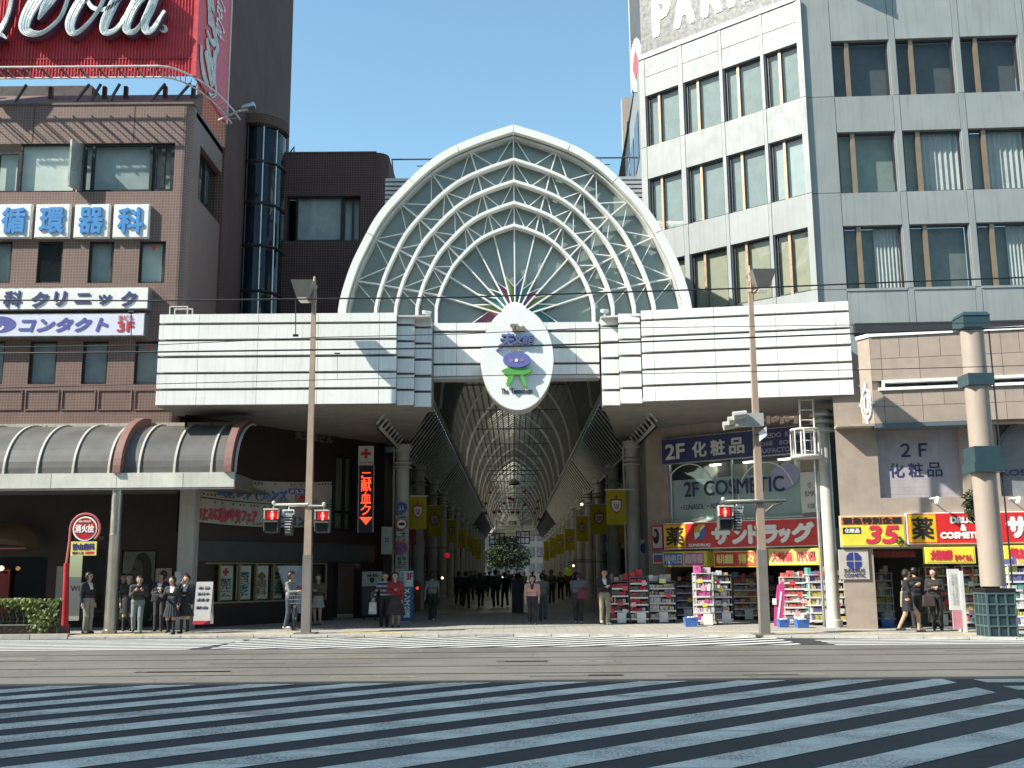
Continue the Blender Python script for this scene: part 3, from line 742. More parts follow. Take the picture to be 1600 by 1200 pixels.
slab('gutter', FA, ax0, ax1 - .02, za0 - .05, za0 - .003, -.2, -.02, M('gutter_grey', (.33, .33, .32), .5), awn)
MB().box(ax0, ax1, 30.85, 35, za0 + .1, za0 + .16).build('ceiling', M('soffit_dark', (.12, .11, .10), .8), awn)
MB().box(ax1 - .12, ax1 - .02, 30.8, 32.9, za0 + .02, za1 - .02).build('end_shade_strip', M('soffit_dark', (.12, .11, .10)), awn)  # dark colour paints the shade at the open awning end
p = ground(171, 990, PZ)
post = thing('steel_post', p, 'round stainless steel post holding the smoked awning', 'post')
MB().lathe(p, [(.21, 0), (.21, .1), (.165, .12), (.155, 2.75), (.162, 2.76), (.162, 2.80), (.15, 2.81), (.15, za0 - PZ - .05)], 20).build('shaft', M('stainless', (.46, .44, .40), .38, .85, .12, streak=.15), post, smooth=True)
p = ground(284, 984, PZ)
pil = thing('concrete_pillar', p, 'square pale concrete pillar at the awning corner', 'pillar')
MB().box(p.x - .24, p.x + .24, p.y, p.y + .5, PZ, za0 + .1).build('shaft', M('pillar_pale', (.40, .385, .36), .7, streak=.25), pil)
for x0, y0, x1, y1, col in ((273, 893, 282, 912, (.6, .6, .58)), (289, 896, 295, 904, (.45, .03, .08))):
    f_ = Fac(0, p.y - .012); r = f_.rect(x0, y0, x1, y1); MB().fbox(f_, *r, -.01, .004).build('notice', M('notice%d' % x0, col, .6), pil)

# ---------------------------------------------------------------- ground floor under the awning
FG = Fac(0, 34.6)
gx0, gx1 = FG.S(-430, 900), FG.S(302, 900)
shop = thing('ground_floor_shop', ((gx0 + gx1) / 2, 34.6, 0), 'dark brown shop front in the shade under the awning', 'shop front')
hs = [FG.rect(100, 858, 163, 973), FG.rect(188, 860, 242, 972), FG.rect(-60, 868, 72, 975)]
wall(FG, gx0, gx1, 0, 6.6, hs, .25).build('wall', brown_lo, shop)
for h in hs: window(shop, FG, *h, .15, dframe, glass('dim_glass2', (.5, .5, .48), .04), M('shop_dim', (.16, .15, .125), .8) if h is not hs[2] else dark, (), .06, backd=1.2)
r = FG.rect(88, 885, 100, 960); slab('sign_strip', FG, *r, -.05, .06, M('strip_grey', (.35, .36, .33), .7), shop)
r = FG.rect(128, 806, 158, 842); text('lettering', 'P', FG, FG.S(155, 840), FG.S(163, 840), *[FG.Z(158, y) for y in (846, 838)], .01, M('bronze', (.22, .19, .15), .4, .6), shop, .01)
r = FG.rect(108, 915, 128, 924); text('lettering', 'Wiz', FG, *r, -.1, M('bronze', (.2, .2, .2)), shop, .008)
# portrait poster in the window
FPO = FG.off(.04); r = FG.rect(191, 862, 241, 970)
po = thing('portrait_poster', FG.pt((r[0] + r[1]) / 2, r[2], .04), 'large dark window poster of a long haired face looking left', 'poster')
MB().fbox(FPO, *r, -.03, 0).build('sheet', M('poster_green', (.15, .15, .125), .6, var=.25), po)
def pel(f, cx, cy, rx, ry, o0, o1, mat, par, nm, n=20):
    a = f.pix(cx, cy); sx = f.S(cx + rx, cy) - a[0]; sz = f.Z(cx, cy - ry) - a[1]
    return MB().prism(f, [(a[0] + sx * cos(2 * pi * k / n), a[1] + sz * sin(2 * pi * k / n)) for k in range(n)], o0, o1).build(nm, mat, par)
hairm = M('poster_hair', (.02, .018, .016), .6); facem = M('poster_face', (.075, .068, .058), .6)
pel(FPO, 222, 893, 15, 30, 0, .004, hairm, po, 'hair'); pel(FPO, 226, 935, 16, 38, 0, .0035, hairm, po, 'shoulder'); pel(FPO, 215, 893, 9, 19, .004, .008, facem, po, 'face')
pel(FPO, 211, 889, 3, 2, .008, .010, hairm, po, 'eye'); pel(FPO, 212, 903, 3, 1.5, .008, .010, hairm, po, 'mouth'); MB().prism(FPO, [FPO.pix(206, 890), FPO.pix(203, 899), FPO.pix(208, 899)], .008, .0095).build('nose', facem, po)
r = FG.rect(243, 888, 268, 930)
po = thing('pink_poster', FG.pt(r[0], r[2]), 'small pink and white poster with a portrait between shop window and pillar', 'poster')
MB().fbox(FG, *r, 0, .02).build('sheet', M('poster_pinkwhite', (.45, .35, .37), .6, var=.2), po)
pel(FG, 256, 898, 6, 7, .02, .024, hairm, po, 'hair'); pel(FG, 256, 899, 3.4, 5, .024, .028, M('poster_skin', (.40, .28, .23), .6), po, 'face')
r = FG.rect(245, 908, 262, 914); slab('band', FG, *r, .02, .026, M('poster_magenta', (.45, .06, .16), .6), po)
# dome canopy and lamp at the far left
p = at(12, 838, 33.6)
dc = thing('dome_canopy', (p.x, p.y, p.z - .4), 'rounded brown fabric door canopy at the left edge', 'canopy')
b = MB(); n = 12
c0 = at(-12, 857, 33.6); rx, rz = 1.1, at(0, 815, 33.6).z - c0.z
for i in range(n):
    for j in range(6):
        P = lambda i, j: (c0.x + rx * cos(pi * i / n) * 1, 34.5 - 1.1 * sin(pi / 2 * j / 6) * max(.05, sin(pi * i / n)) ** .5, c0.z + rz * sin(pi * i / n) * cos(pi / 2 * j / 6 * .9))
        b.quad(P(i, j), P(i + 1, j), P(i + 1, j + 1), P(i, j + 1))
b.build('cover', sheet('canopy_brown', (.16, .115, .07), .3), dc, smooth=True)
MB().tube([(c0.x - rx, 33.5, c0.z), (c0.x + rx, 33.5, c0.z)], .03, 6).build('trim', M('canopy_trim', (.35, .12, .08), .6), dc)
p = at(5, 888, 34.3); lt = thing('wall_lamp', p, 'glowing amber wall lamp on the red door at the left edge', 'lamp')
MB().lathe(p - Vector((0, .12, .07)), [(.03, 0), (.07, .04), (.07, .1), (.03, .14)], 12).build('globe', M('lamp_amber', (1.0, .55, .18), .4, emit=6), lt); MB().box(p.x - .03, p.x + .03, p.y - .1, p.y + .3, p.z - .16, p.z - .1).build('arm', dframe, lt)
r = FG.rect(-60, 890, 14, 958); slab('red_door', FG, *r, -.1, .03, M('door_red', (.18, .015, .02), .5), shop)

# ---------------------------------------------------------------- slanting wall to the arcade (left) under the soffit
FC = Fac(-10.3, 32.9, 56.5)
cw = thing('slanting_wall', FC.pt(4, 0), 'dark brown tiled wall slanting back to the arcade under the white marquee', 'wall')
e1 = FC.S(600, 800)
wn = (FC.S(524, 770), FC.S(556, 770), FC.Z(540, 830), FC.Z(540, 712))
bl = (FC.S(320, 900), FC.S(513, 900), FC.Z(400, 941), FC.Z(400, 879)); dr = (FC.S(520, 930), FC.S(562, 930), 0.05, FC.Z(540, 880))
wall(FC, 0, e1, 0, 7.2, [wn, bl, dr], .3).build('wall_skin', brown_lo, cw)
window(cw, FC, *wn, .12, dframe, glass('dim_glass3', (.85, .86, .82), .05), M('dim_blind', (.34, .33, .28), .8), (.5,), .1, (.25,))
window(cw, FC, *bl, .1, M('frame_tan', (.33, .24, .15), .5), glass('dim_glass3'), M('window_display', (.10, .085, .07), .8), (.12, .27, .40, .54), .05, backd=.25)
MB().fbox(FC, dr[0], dr[1], dr[2], dr[3], -1.2, -1.1).build('doorway_back', dark, cw)
slab('fascia_band', FC, .2, e1 - .6, FC.Z(400, 880) + .05, FC.Z(400, 847), -.02, .1, M('fascia_charcoal', (.045, .05, .05), .5), cw)
MB().quad(FC.pt(e1, 0), (FC.pt(e1, 0).x, 44, 0), (FC.pt(e1, 0).x, 44, 7.2), FC.pt(e1, 7.2)).build('end_wall', brown_lo, cw, fix=False)
goldm = M('bronze_letters', (.24, .21, .16), .4, .5)
text('lettering', '天文館ビル', FC, FC.S(460, 684), FC.S(519, 684), FC.Z(490, 690), FC.Z(490, 678), .05, goldm, cw, .012, .03)
for i, (s_, cl) in enumerate((('献血ルーム', (.16, .15, .15)), ('受付コンタクト', (.05, .16, .20)), ('♦眼科', (.30, .16, .08)), ('専門店販売', (.06, .20, .12)))):
    a = bl[0] + (bl[1] - bl[0]) * (.125 + .138 * i); w = (bl[1] - bl[0]) * .11
    pn = slab('poster', FC, a, a + w, bl[2] + .1, bl[3] - .1, -.2, -.18, M('poster_pale', (.72, .72, .62), .7, piece=.12), cw)
    text('lettering', '\n'.join(s_), FC, a + .1 * w, a + .9 * w, bl[2] + .2, bl[3] - (.5 if i == 0 else .3), -.17, M('ink%d' % i, cl, .6), cw, .008)
    if i == 0:
        c = (a + w / 2, bl[3] - .3); b = MB(); b.fbox(FC, c[0] - .12, c[0] + .12, c[1] - .045, c[1] + .045, -.178, -.170); b.fbox(FC, c[0] - .05, c[0] + .05, c[1] - .12, c[1] + .12, -.179, -.171); b.build('red_cross', redm, cw)
pm = M('flower_print', (.28, .09, .09), .6, var=.9, scale=3.5)
for k in range(2): slab('photo_panel', FC, bl[0] + (bl[1] - bl[0]) * .63, bl[0] + (bl[1] - bl[0]) * .82, bl[2] + .05 + k * .62, bl[2] + .62 + k * .62, -.2, -.17, pm, cw)
b = MB(); b.prism(FC, [FC.pix(430, 884), FC.pix(475, 884), FC.pix(475, 958), FC.pix(452, 958)], .08, .11)
tp = thing('slanted_banner', FC.pt(FC.S(455, 930), PZ, .1), 'pale slanted banner panel standing behind the cyclist', 'banner'); b.build('sheet', M('banner_pale', (.60, .61, .64), .7, var=.25, scale=4), tp)
text('lettering', '♡\nWelcome', FC, FC.S(438, 900), FC.S(470, 900), FC.Z(455, 925), FC.Z(455, 892), .115, M('banner_red', (.45, .12, .14), .7), tp, .004)
# two cloth banners
for (y0a, y1a, y0b, y1b, body, lab, cm, x0, x1) in ((741, 775, 752, 787, 'コンタクトレンズ', 'upper cream cloth banner reading コンタクトレンズ in blue', (.08, .14, .38), 338, 448), (777, 815, 788, 822, 'ひとみに思いやりフェア', 'lower cream cloth banner reading ひとみに思いやりフェア in red', (.42, .07, .09), 307, 402)):
    qa, qb = FC.S(302, 780), FC.S(512, 780); o = .18
    za, zb_, zc, zd = FC.Z(302, y0a, o), FC.Z(302, y1a, o), FC.Z(512, y0b, o), FC.Z(512, y1b, o)
    t = thing('cloth_banner', FC.pt((qa + qb) / 2, zb_, o), lab, 'banner', 'cloth banners under the marquee')
    b = MB(); n = 24; P = lambda i, top: FC.pt(qa + (qb - qa) * i / n, (za + (zc - za) * i / n if top else zb_ + (zd - zb_) * i / n) - .1 * sin(pi * i / n), o + .03 * sin(i * .9))
    for i in range(n): b.quad(P(i, 0), P(i + 1, 0), P(i + 1, 1), P(i, 1))
    b.build('cloth', sheet('banner_cream', (.50, .47, .40), .25, .08), t, smooth=True)
    tq0, tq1 = FC.S(x0, 780, o), FC.S(x1, 780, o); h = za - zb_
    text('lettering', body, FC, tq0, tq1, zb_ + .2 * h - .1, za - .24 * h - .1, o + .045, M('banner_ink_' + lab[:5], cm, .7), t, .03)
    dots = MB()
    for i in range(40):
        q = qa + (qb - qa) * (i + .5) / 40
        for top in (0, 1):
            zz_ = (za if top else zb_) + (-.09 if top else .09) + ((zc - za) if top else (zd - zb_)) * (i + .5) / 40 - .1 * sin(pi * (i + .5) / 40)
            if random.random() < .6: dots.fbox(FC, q - .03, q + .03, zz_ - .03, zz_ + .03, o + .04, o + .05)
    dots.build('flower_border', M('border_dark', (.10, .09, .06), .7), t)
    if 'upper' in lab:
        r = (FC.S(450, 765, o), FC.S(482, 765, o)); zz_ = (zb_ + zd) / 2
        slab('price_tag', FC, r[0], r[1], zz_ + .4 * h, zz_ + .68 * h, o + .04, o + .05, ind, t); text('lettering', 'メルスタ', FC, r[0] + .05, r[1] - .05, zz_ + .43 * h, zz_ + .65 * h, o + .055, white, t, .006)
        text('lettering', '1,890', FC, r[0] + .3, r[1] + .1, zz_ + .1 * h, zz_ + .36 * h, o + .055, crim, t, .015)
    else:
        text('lettering', 'ココン', FC, FC.S(436, 805, o), FC.S(476, 805, o), zb_ + .16 * h - .12, zb_ + .6 * h - .12, o + .055, M('banner_ink_blue', (.06, .10, .26), .7), t, .02)

# ================================================================ the white marquee
cladm = M('white_cladding', (.80, .80, .78), .35, var=.04, scale=1.2, streak=.32, piece=.025)
gapm = M('cladding_gap', (.20, .195, .19), .6)
marq = thing('marquee', (0, 31, 6.6), 'long white ribbed metal marquee across the arcade entrance', 'marquee')
FW = Fac(0, 31.0)
ROWS = [(609.5, 631.5), (584, 605.2), (558.5, 580), (532.5, 554), (507, 528.5), (490, 503)]
rowz = [(FW.Z(430, b_), FW.Z(430, a)) for a, b_ in ROWS]
MZ0, MZ1 = rowz[0][0], rowz[-1][1]
def clad(f, qs, rows, depth=.16, back=2.0, ends=True):
    for z0, z1 in rows:
        for a, b_ in zip(qs, qs[1:]): slab('panel', f, a + .006, b_ - .006, z0, z1, -depth + .003, 0, cladm, marq)
    MB().fbox(f, qs[0] + .05, qs[-1] - .004, rows[0][0] + .01, rows[-1][1] - .02, -back, -depth).build('backing', gapm, marq)
lq = [FW.S(p, 560) for p in (246, 309, 402, 496, 592, 619)]
clad(FW, lq, rowz, back=1.95)
X1, X2, X3 = lq[-1], FW.off(-.35).S(647, 560), FW.off(-.7).S(674, 560)
clad(FW.off(-.35), [X1 - .02, X2], rowz, back=1.5); clad(FW.off(-.7), [X2 - .02, X3], rowz, back=1.2)
FCE = Fac(0, 32.4); xc0, xc1 = X3, Fac(0, 31.7).S(940, 560)
czs = [(FCE.Z(720, b_), FCE.Z(720, a)) for a, b_ in ((571, 587), (545.5, 567), (520.5, 541.5), (506, 516))]
czs[-1] = (czs[-1][0], MZ1)
clad(FCE, [xc0 + .01, FCE.S(713, 540), FCE.S(760, 540), FCE.S(855, 540), FCE.S(900, 540), xc1 - .01], czs, back=.6)
MB().fbox(FCE, xc0, xc1, czs[0][0] - .1, czs[0][0] - .004, -.6, -.02).build('lower_lip', M('lip_grey', (.45, .45, .44), .5), marq)
# right half: the steps and the wing that turns towards the street
xr2, xr1 = Fac(0, 31.35).S(968, 560), FW.S(1003, 560)
FRW = Fac(xr1, 31.0, -9.3)
clad(Fac(0, 31.7), [xc1, xr2 + .02], rowz, back=1.2); clad(Fac(0, 31.35), [xr2, xr1 + .02], rowz, back=1.5)
rq = [0, FRW.S(1022, 560), FRW.S(1118, 560), FRW.S(1215, 560), FRW.S(1309, 560), FRW.S(1331, 560)]
clad(FRW, rq, rowz, back=1.95)
# soffits
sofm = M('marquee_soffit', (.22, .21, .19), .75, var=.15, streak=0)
b = MB(); zs = MZ0 - .015
rend = FRW.pt(rq[-1], 0)
def poly(b, pts, z, z2): 
    n = len(pts); b.add([(x, y, z) for x, y in pts] + [(x, y, z2) for x, y in pts], [tuple(range(n)), tuple(range(2 * n - 1, n - 1, -1))] + [(i, (i + 1) % n, n + (i + 1) % n, n + i) for i in range(n)])
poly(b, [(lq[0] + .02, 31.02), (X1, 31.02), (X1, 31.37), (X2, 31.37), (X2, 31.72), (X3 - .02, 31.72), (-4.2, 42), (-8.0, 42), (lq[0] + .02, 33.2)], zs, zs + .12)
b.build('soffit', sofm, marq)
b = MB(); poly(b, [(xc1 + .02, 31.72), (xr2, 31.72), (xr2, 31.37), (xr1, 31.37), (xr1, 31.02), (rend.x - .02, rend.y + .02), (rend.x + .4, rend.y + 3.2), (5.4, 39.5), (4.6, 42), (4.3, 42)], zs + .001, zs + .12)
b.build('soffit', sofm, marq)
# roof of the marquee
b = MB(); poly(b, [(lq[0] + .1, 31.2), (xc0, 31.2), (xc0, 32.6), (xc1, 32.6), (xc1, 31.5), (rend.x - .2, rend.y + .3), (rend.x, rend.y + 2.5), (lq[0], 33)], MZ1 - .08, MZ1 - .03); b.build('roof', M('roof_pale', (.5, .5, .48), .7), marq)
frm = M('pipe_pale', (.6, .58, .54), .5)
ld = thing('roof_ladder_rail', FW.pt(FW.S(275, 488), MZ1, -.5), 'small pale handrail on the left end of the marquee', 'handrail')
for px0, px1, yt in ((257, 285, 473), (265, 293, 477)):
    a, c = FW.S(px0, 485), FW.S(px1, 485); z = FW.Z(270, yt); MB().tube([FW.pt(a, MZ1 - .1, -.5), FW.pt(a, z, -.5), FW.pt(c, z, -.5), FW.pt(c, MZ1 - .1, -.5)], .025, 6).build('rail', frm, ld)
for px, lab in ((667, 'small white security camera on the left inner marquee corner'), (945, 'small white security camera on the right inner marquee corner')):
    p = at(px, 491, 31.6); t = thing('security_camera', (p.x, p.y, MZ1), lab, 'camera', 'cameras on the marquee')
    MB().tube([(p.x, p.y, MZ1 - .05), (p.x, p.y, MZ1 + .12)], .03, 6).build('stand', white, t); MB().tube([(p.x - .1, p.y - .12, MZ1 + .13), (p.x + .1, p.y + .1, MZ1 + .16)], .055, 8).build('camera_body', white, t)

# ================================================================ the arch
ARC = [(272, 0), (257, 55), (239, 95), (214, 140), (179, 180), (142, 215), (104, 241), (54, 262), (0, 279)]
FAR = Fac(0, 33.1)
PXM = 1 / (F_PX / (33.1 * cos(PITCH) + 9 * sin(PITCH)))                   # metres per pixel at the arch
acx = FAR.S(804.5, 480); acz = FAR.Z(804.5, 482)
HW = (FAR.S(1080, 480) - FAR.S(533, 480)) / 2; HT = FAR.Z(804, 201) - acz
def arch_pt(ang, sx, sz):
    """point of the arch profile at an angle from the vertical (degrees, + right), scaled"""
    a = abs(ang); s = 1 if ang >= 0 else -1
    for (x0, z0), (x1, z1) in zip(ARC, ARC[1:]):
        a0, a1 = math.degrees(atan2(x0, z0)), math.degrees(atan2(x1, z1))
        if a1 - 1e-6 <= a <= a0 + 1e-6:
            lo, hi = 0.0, 1.0
            for _ in range(24):
                t = (lo + hi) / 2; x, z = x0 + (x1 - x0) * t, z0 + (z1 - z0) * t
                if math.degrees(atan2(x, z)) > a: lo = t
                else: hi = t
            return acx + s * x / 272 * HW * sx, acz + z / 279 * HT * sz
    return acx + s * HW * sx, acz - (a - 90) * .02 * HT
def smooth_arc():
    pts = [(x, z) for x, z in ARC]; out = []
    ext = [(276, -55)] + pts + [(-54, 262)]
    for i in range(1, len(ext) - 2):
        p0, p1, p2, p3 = ext[i - 1], ext[i], ext[i + 1], ext[i + 2]
        if i == len(ext) - 3: p3 = (2 * p2[0] - p1[0], 2 * p2[1] - p1[1])
        for k in range(5):
            t = k / 5; out.append(tuple(.5 * (2 * p1[d] + (p2[d] - p0[d]) * t + (2 * p0[d] - 5 * p1[d] + 4 * p2[d] - p3[d]) * t * t + (3 * p1[d] - p0[d] - 3 * p2[d] + p3[d]) * t ** 3) for d in (0, 1)))
    return out + [(0, 279)]
ARC = smooth_arc()
arch = thing('arch', (acx, 33.1, acz), 'white pointed arch with grey glazing and a fan of ribs above the entrance', 'arch')
archm = M('arch_white', (.78, .77, .74), .4, var=.03, streak=.08)
def ring(sx, sz, w, o0, o1, name, mat, lo=-96, hi=96, step=4):
    angs = list(np.arange(lo, hi + .1, step)); b = MB()
    pts = [arch_pt(a, sx, sz) for a in angs]
    k = max(abs(sx), .3)
    inn = [arch_pt(a, sx - w / HW, sz - w / HT) for a in angs]
    for i in range(len(angs) - 1):
        P = FAR.pt
        b.hexa([P(*inn[i], o1), P(*inn[i + 1], o1), P(*pts[i + 1], o1), P(*pts[i], o1), P(*inn[i], o0), P(*inn[i + 1], o0), P(*pts[i + 1], o0), P(*pts[i], o0)])
    return b.build(name, mat, arch)
# rim in segments with fine joints
for a0, a1 in ((-96, -64), (-64, -40), (-40, -20), (-20, 0), (0, 20), (20, 40), (40, 64), (64, 96)):
    ring(1, 1, .25, -.9, .35, 'rim_segment', archm, a0 + .12, a1 - .12, (a1 - a0 - .24) / 12)
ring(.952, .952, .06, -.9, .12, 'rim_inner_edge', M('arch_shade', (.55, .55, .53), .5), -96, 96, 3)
SCL = [(.80, .822), (.687, .70), (.566, .58), (.456, .455)]
for sx, sz in SCL:
    ring(sx, sz, .095, -.14, .2, 'arch_rib', archm, -99, 99, 3)
glz = M('arch_glazing', (.20, .25, .24), .2, var=.12, scale=.7, spec=.6)
# glazing panels between the radial ribs
rad = [-80, -64, -48, -32, -16, 0, 16, 32, 48, 64, 80]
bounds = [(1 - .25 / HW, 1 - .25 / HT)] + SCL
def cell(a0, a1, outer, inner, n=4):
    A = [a0 + (a1 - a0) * k / n for k in range(n + 1)]
    pts = [arch_pt(a, *outer) for a in A] + ([arch_pt(a, *inner) for a in reversed(A)] if inner else [(acx, acz - .8)])
    b = MB(); b.prism(FAR, pts, -.3, -.26); b.build('glazing_panel', glz, arch)
edges = [-99] + rad + [99]
for a0, a1 in zip(edges, edges[1:]):
    for o, i_ in zip(bounds, bounds[1:]): cell(a0, a1, o, i_)
    cell(a0, a1, bounds[-1], None)
def bar(p, q, w, o0=-.1, o1=.02, name='lattice_bar', mat=archm): return MB().ribbon(FAR, [p, q], w, o0, o1).build(name, mat, arch)
for o, i_ in zip(bounds, bounds[1:]):
    for a in rad: bar(arch_pt(a, *o), arch_pt(a, *i_), .042)
    for a in rad:
        for d in (-8, 8):
            if abs(a + d) > 88: continue
            bar(arch_pt(a, *o), arch_pt(a + d, *i_), .026, -.08, -.03)
fcz = FAR.Z(805, 497)
for a in rad: bar((acx, fcz), arch_pt(a, *SCL[-1]), .042, -.1, .04, 'fan_spoke')
fanc = [('fan_teal', (.04, .20, .21)), ('fan_purple', (.20, .06, .18)), ('fan_green', (.17, .22, .08)), ('fan_blue', (.05, .12, .24)), ('fan_plum', (.26, .07, .12))]
fa = [-96] + rad + [96]
seq = [4, 2, 0, 0, 1, 2, 3, 0, 1, 2, 0, 0]
for i, (a0, a1) in enumerate(zip(fa, fa[1:])):
    P = lambda a, s: (acx + (arch_pt(a, *SCL[-1])[0] - acx) * s, fcz + (arch_pt(a, *SCL[-1])[1] - fcz) * s)
    far = .60 if abs(a0 + a1) > 100 else .52
    pts = [P(a0, .16), P(a1, .16), P(a1, .34), P(a0, far)] if a0 < 0 else [P(a0, .16), P(a1, .16), P(a1, far), P(a0, .34)]
    MB().prism(FAR, pts, -.2, -.17).build('fan_panel', M(*fanc[seq[i]], .35), arch)
    l = (pts[2], pts[3]); bar(l[0], l[1], .03, -.17, -.1, 'fan_edge')
# half round cap behind the oval
b = MB(); b.prism(FAR, [(acx + .44 * cos(pi * k / 16), fcz + .46 * sin(pi * k / 16)) for k in range(17)], -.1, .3); b.build('fan_hub', archm, arch)
MB().box(acx - HW * .97, acx + HW * .97, 33.75, 33.9, 9.0, acz + .3).build('base_wall', M('base_grey', (.35, .36, .35), .7), arch)
# side return of the arch going back to the roof behind
b = MB(); A = np.arange(-92, 93, 4)
for a0, a1 in zip(A, A[1:]):
    p, q = arch_pt(a0, .985, .985), arch_pt(a1, .985, .985); b.quad(FAR.pt(*p, -.8), FAR.pt(*q, -.8), FAR.pt(*q, -5), FAR.pt(*p, -5))
b.build('roof_shell', sheet('roof_shell', (.35, .36, .36), .15), arch, smooth=True)
# oval name board
FO = Fac(0, 31.75); oc = FO.pix(808, 560); orx = (FO.S(866, 560) - FO.S(751, 560)) / 2; orz = (FO.Z(808, 479) - FO.Z(808, 641)) / 2
oval = thing('oval_sign', FO.pt(oc[0], oc[1] - orz), 'white oval name board with a blue and green emblem and The 天文館', 'sign')
OV = [(oc[0] + orx * cos(2 * pi * k / 56), oc[1] + orz * sin(2 * pi * k / 56)) for k in range(56)]
MB().prism(FO, OV, -.85, -.01).build('case', M('oval_edge', (.55, .54, .52), .45), oval, smooth=True)
MB().prism(FO, [(oc[0] + (x - oc[0]) * .985, oc[1] + (z - oc[1]) * .985) for x, z in OV], -.03, .01).build('face', M('oval_white', (.80, .80, .80), .35, var=.03), oval)
ol = lambda x, y: FO.pix(x, y, .05)
def ortext(s, x0, y0, x1, y1, mat, bold, dep=.1, **k): r = FO.rect(x0, y0, x1, y1, .1); return text('lettering', s, FO, *r, .12 if dep else .02, mat, oval, bold, dep, **k)
ortext('The', 797, 506, 821, 518, M('oval_bronze', (.30, .24, .17), .4, .5), .025)
steelb = M('oval_steelblue', (.16, .18, .34), .35, .4)
ortext('天', 779, 522, 804, 542, steelb, .02, slant=.2); ortext('文', 801, 522, 818, 538, steelb, .02, slant=.2); ortext('館', 816, 522, 835, 539, steelb, .008)
MB().ribbon(FO, [ol(789, 537), ol(776, 549)], .06, .0, .12).build('brush_tail', steelb, oval)
ortext('The  Tenmonkan', 783, 606, 832, 615, M('oval_black', (.03, .03, .035), .5), .006, 0)
def oel(cx, cy, rx, ry, o0, o1, mat, nm, n=28):
    a = FO.pix(cx, cy, .1); sx = FO.S(cx + rx, cy, .1) - a[0]; sz = FO.Z(cx, cy - ry, .1) - a[1]
    return MB().prism(FO, [(a[0] + sx * cos(2 * pi * k / n), a[1] + sz * sin(2 * pi * k / n)) for k in range(n)], o0, o1).build(nm, mat, oval)
oel(807.5, 563, 21.5, 12, .05, .2, M('emblem_blue', (.13, .15, .40), .4), 'emblem_body'); oel(807, 564, 2.6, 2.6, .2, .215, white, 'emblem_dot')
pinkm = M('emblem_pink', (.38, .16, .34), .5); oel(798.5, 564, 3.4, 2.4, .2, .207, pinkm, 'emblem_cheek'); oel(815.5, 563.5, 3.4, 2.4, .2, .207, pinkm, 'emblem_cheek')
cr = [(799, 553), (799, 547), (802, 550), (803.5, 547), (806, 550), (808, 547), (810, 550), (812.5, 547), (814, 550), (815.5, 547), (815.5, 553)]
MB().prism(FO, [FO.pix(x, y, .1) for x, y in cr][::-1], .06, .17).build('emblem_crown', M('emblem_gold', (.35, .25, .14), .35, .6), oval)
grn = M('emblem_green', (.10, .36, .08), .45)
gp = [(783, 580), (790, 576), (800, 575), (816, 575), (826, 576), (832, 579), (827, 583), (819, 586), (818, 588), (822, 596), (824, 605), (819, 603), (815, 596), (813, 587), (806, 585), (803, 588), (799, 598), (792, 605), (791, 599), (794, 588), (792, 585)]
MB().prism(FO, [FO.pix(x, y, .1) for x, y in gp][::-1], .04, .16).build('emblem_leaf', grn, oval)
# louvred plant screen and roof rails behind the arch
FS = Fac(0, 37.5)
scr = thing('louvre_screen', FS.pt(0, 9.4), 'grey horizontal louvre screen on the roof behind the arch', 'screen')
s0, s1 = FS.S(602, 290), FS.S(1006, 290); z1_ = FS.Z(640, 279)
lm = M('louvre_grey', (.40, .41, .42), .5, .3)
for k in range(22):
    z = z1_ - .17 * k; slab('slat', FS, s0, s1, z - .11, z, -.1, .04, lm, scr)
MB().fbox(FS, s0, s1, z1_ - 4, z1_, -.4, -.14).build('back_panel', M('louvre_back', (.18, .18, .19), .7), scr)
rl = thing('roof_railing', FS.pt(0, z1_, -.5), 'thin dark steel railing on the roof behind the arch', 'railing')
zr = FS.Z(640, 249, -.5)
MB().tube([FS.pt(FS.S(609, 250), zr, -.5), FS.pt(FS.S(1000, 250), zr, -.5)], .03, 6).build('top_rail', sf, rl)
for px in (610, 667, 940, 985): MB().tube([FS.pt(FS.S(px, 262), zr, -.5), FS.pt(FS.S(px + 4, 262), z1_, -.4)], .025, 6).build('rail_post', sf, rl)
for px in (650, 955): MB().tube([FS.pt(FS.S(px, 262), zr - .35, -.3), FS.pt(FS.S(px + 30 * (1 if px < 800 else -1), 262), zr - .35, -.3), ], .02, 6).build('mid_rail', sf, rl); 
# ================================================================ the covered arcade
AC = .15
vm = M('vault_bars', (.11, .11, .105), .45, .3); vr = M('vault_ribs', (.36, .35, .32), .5)
vgl = sheet('vault_glazing', (.56, .53, .45), .60, .35, .35, .8)
VS = 3.2; VZ = 8.2; VC = (25 - VS * VS) / (2 * VS); VR = VS + VC; VA = math.acos(VC / VR)
def vprof(t):
    """t 0..1 left spring to right spring of the pointed vault"""
    s = -1 if t < .5 else 1; u = 1 - abs(t - .5) * 2; a = VA * u
    return AC + s * (VR * cos(a) - VC), VZ + VR * sin(a)
roofA = thing('vault_roof', (AC, 34, VZ), 'pointed lattice glass vault over the arcade', 'roof')
NP = 20; Y0, Y1 = 34.1, 164.0
def archbars(b, y, w, d0, d1, n=NP, x0=0, x1=1):
    P = [vprof(x0 + (x1 - x0) * k / n) for k in range(n + 1)]
    for p, q in zip(P, P[1:]):
        c = Vector((AC, 0, VZ + .5)); 
        def off(p, d): v = Vector((p[0] - AC, 0, p[1] - c.z)); v.normalize(); return p[0] - v.x * d, p[1] - v.z * d
        pi_, qi, po, qo = off(p, d1), off(q, d1), off(p, d0), off(q, d0)
        b.hexa([(pi_[0], y, pi_[1]), (qi[0], y, qi[1]), (qi[0], y + w, qi[1]), (pi_[0], y + w, pi_[1]), (po[0], y, po[1]), (qo[0], y, qo[1]), (qo[0], y + w, qo[1]), (po[0], y + w, po[1])])
b = MB(); y = Y0 + .5
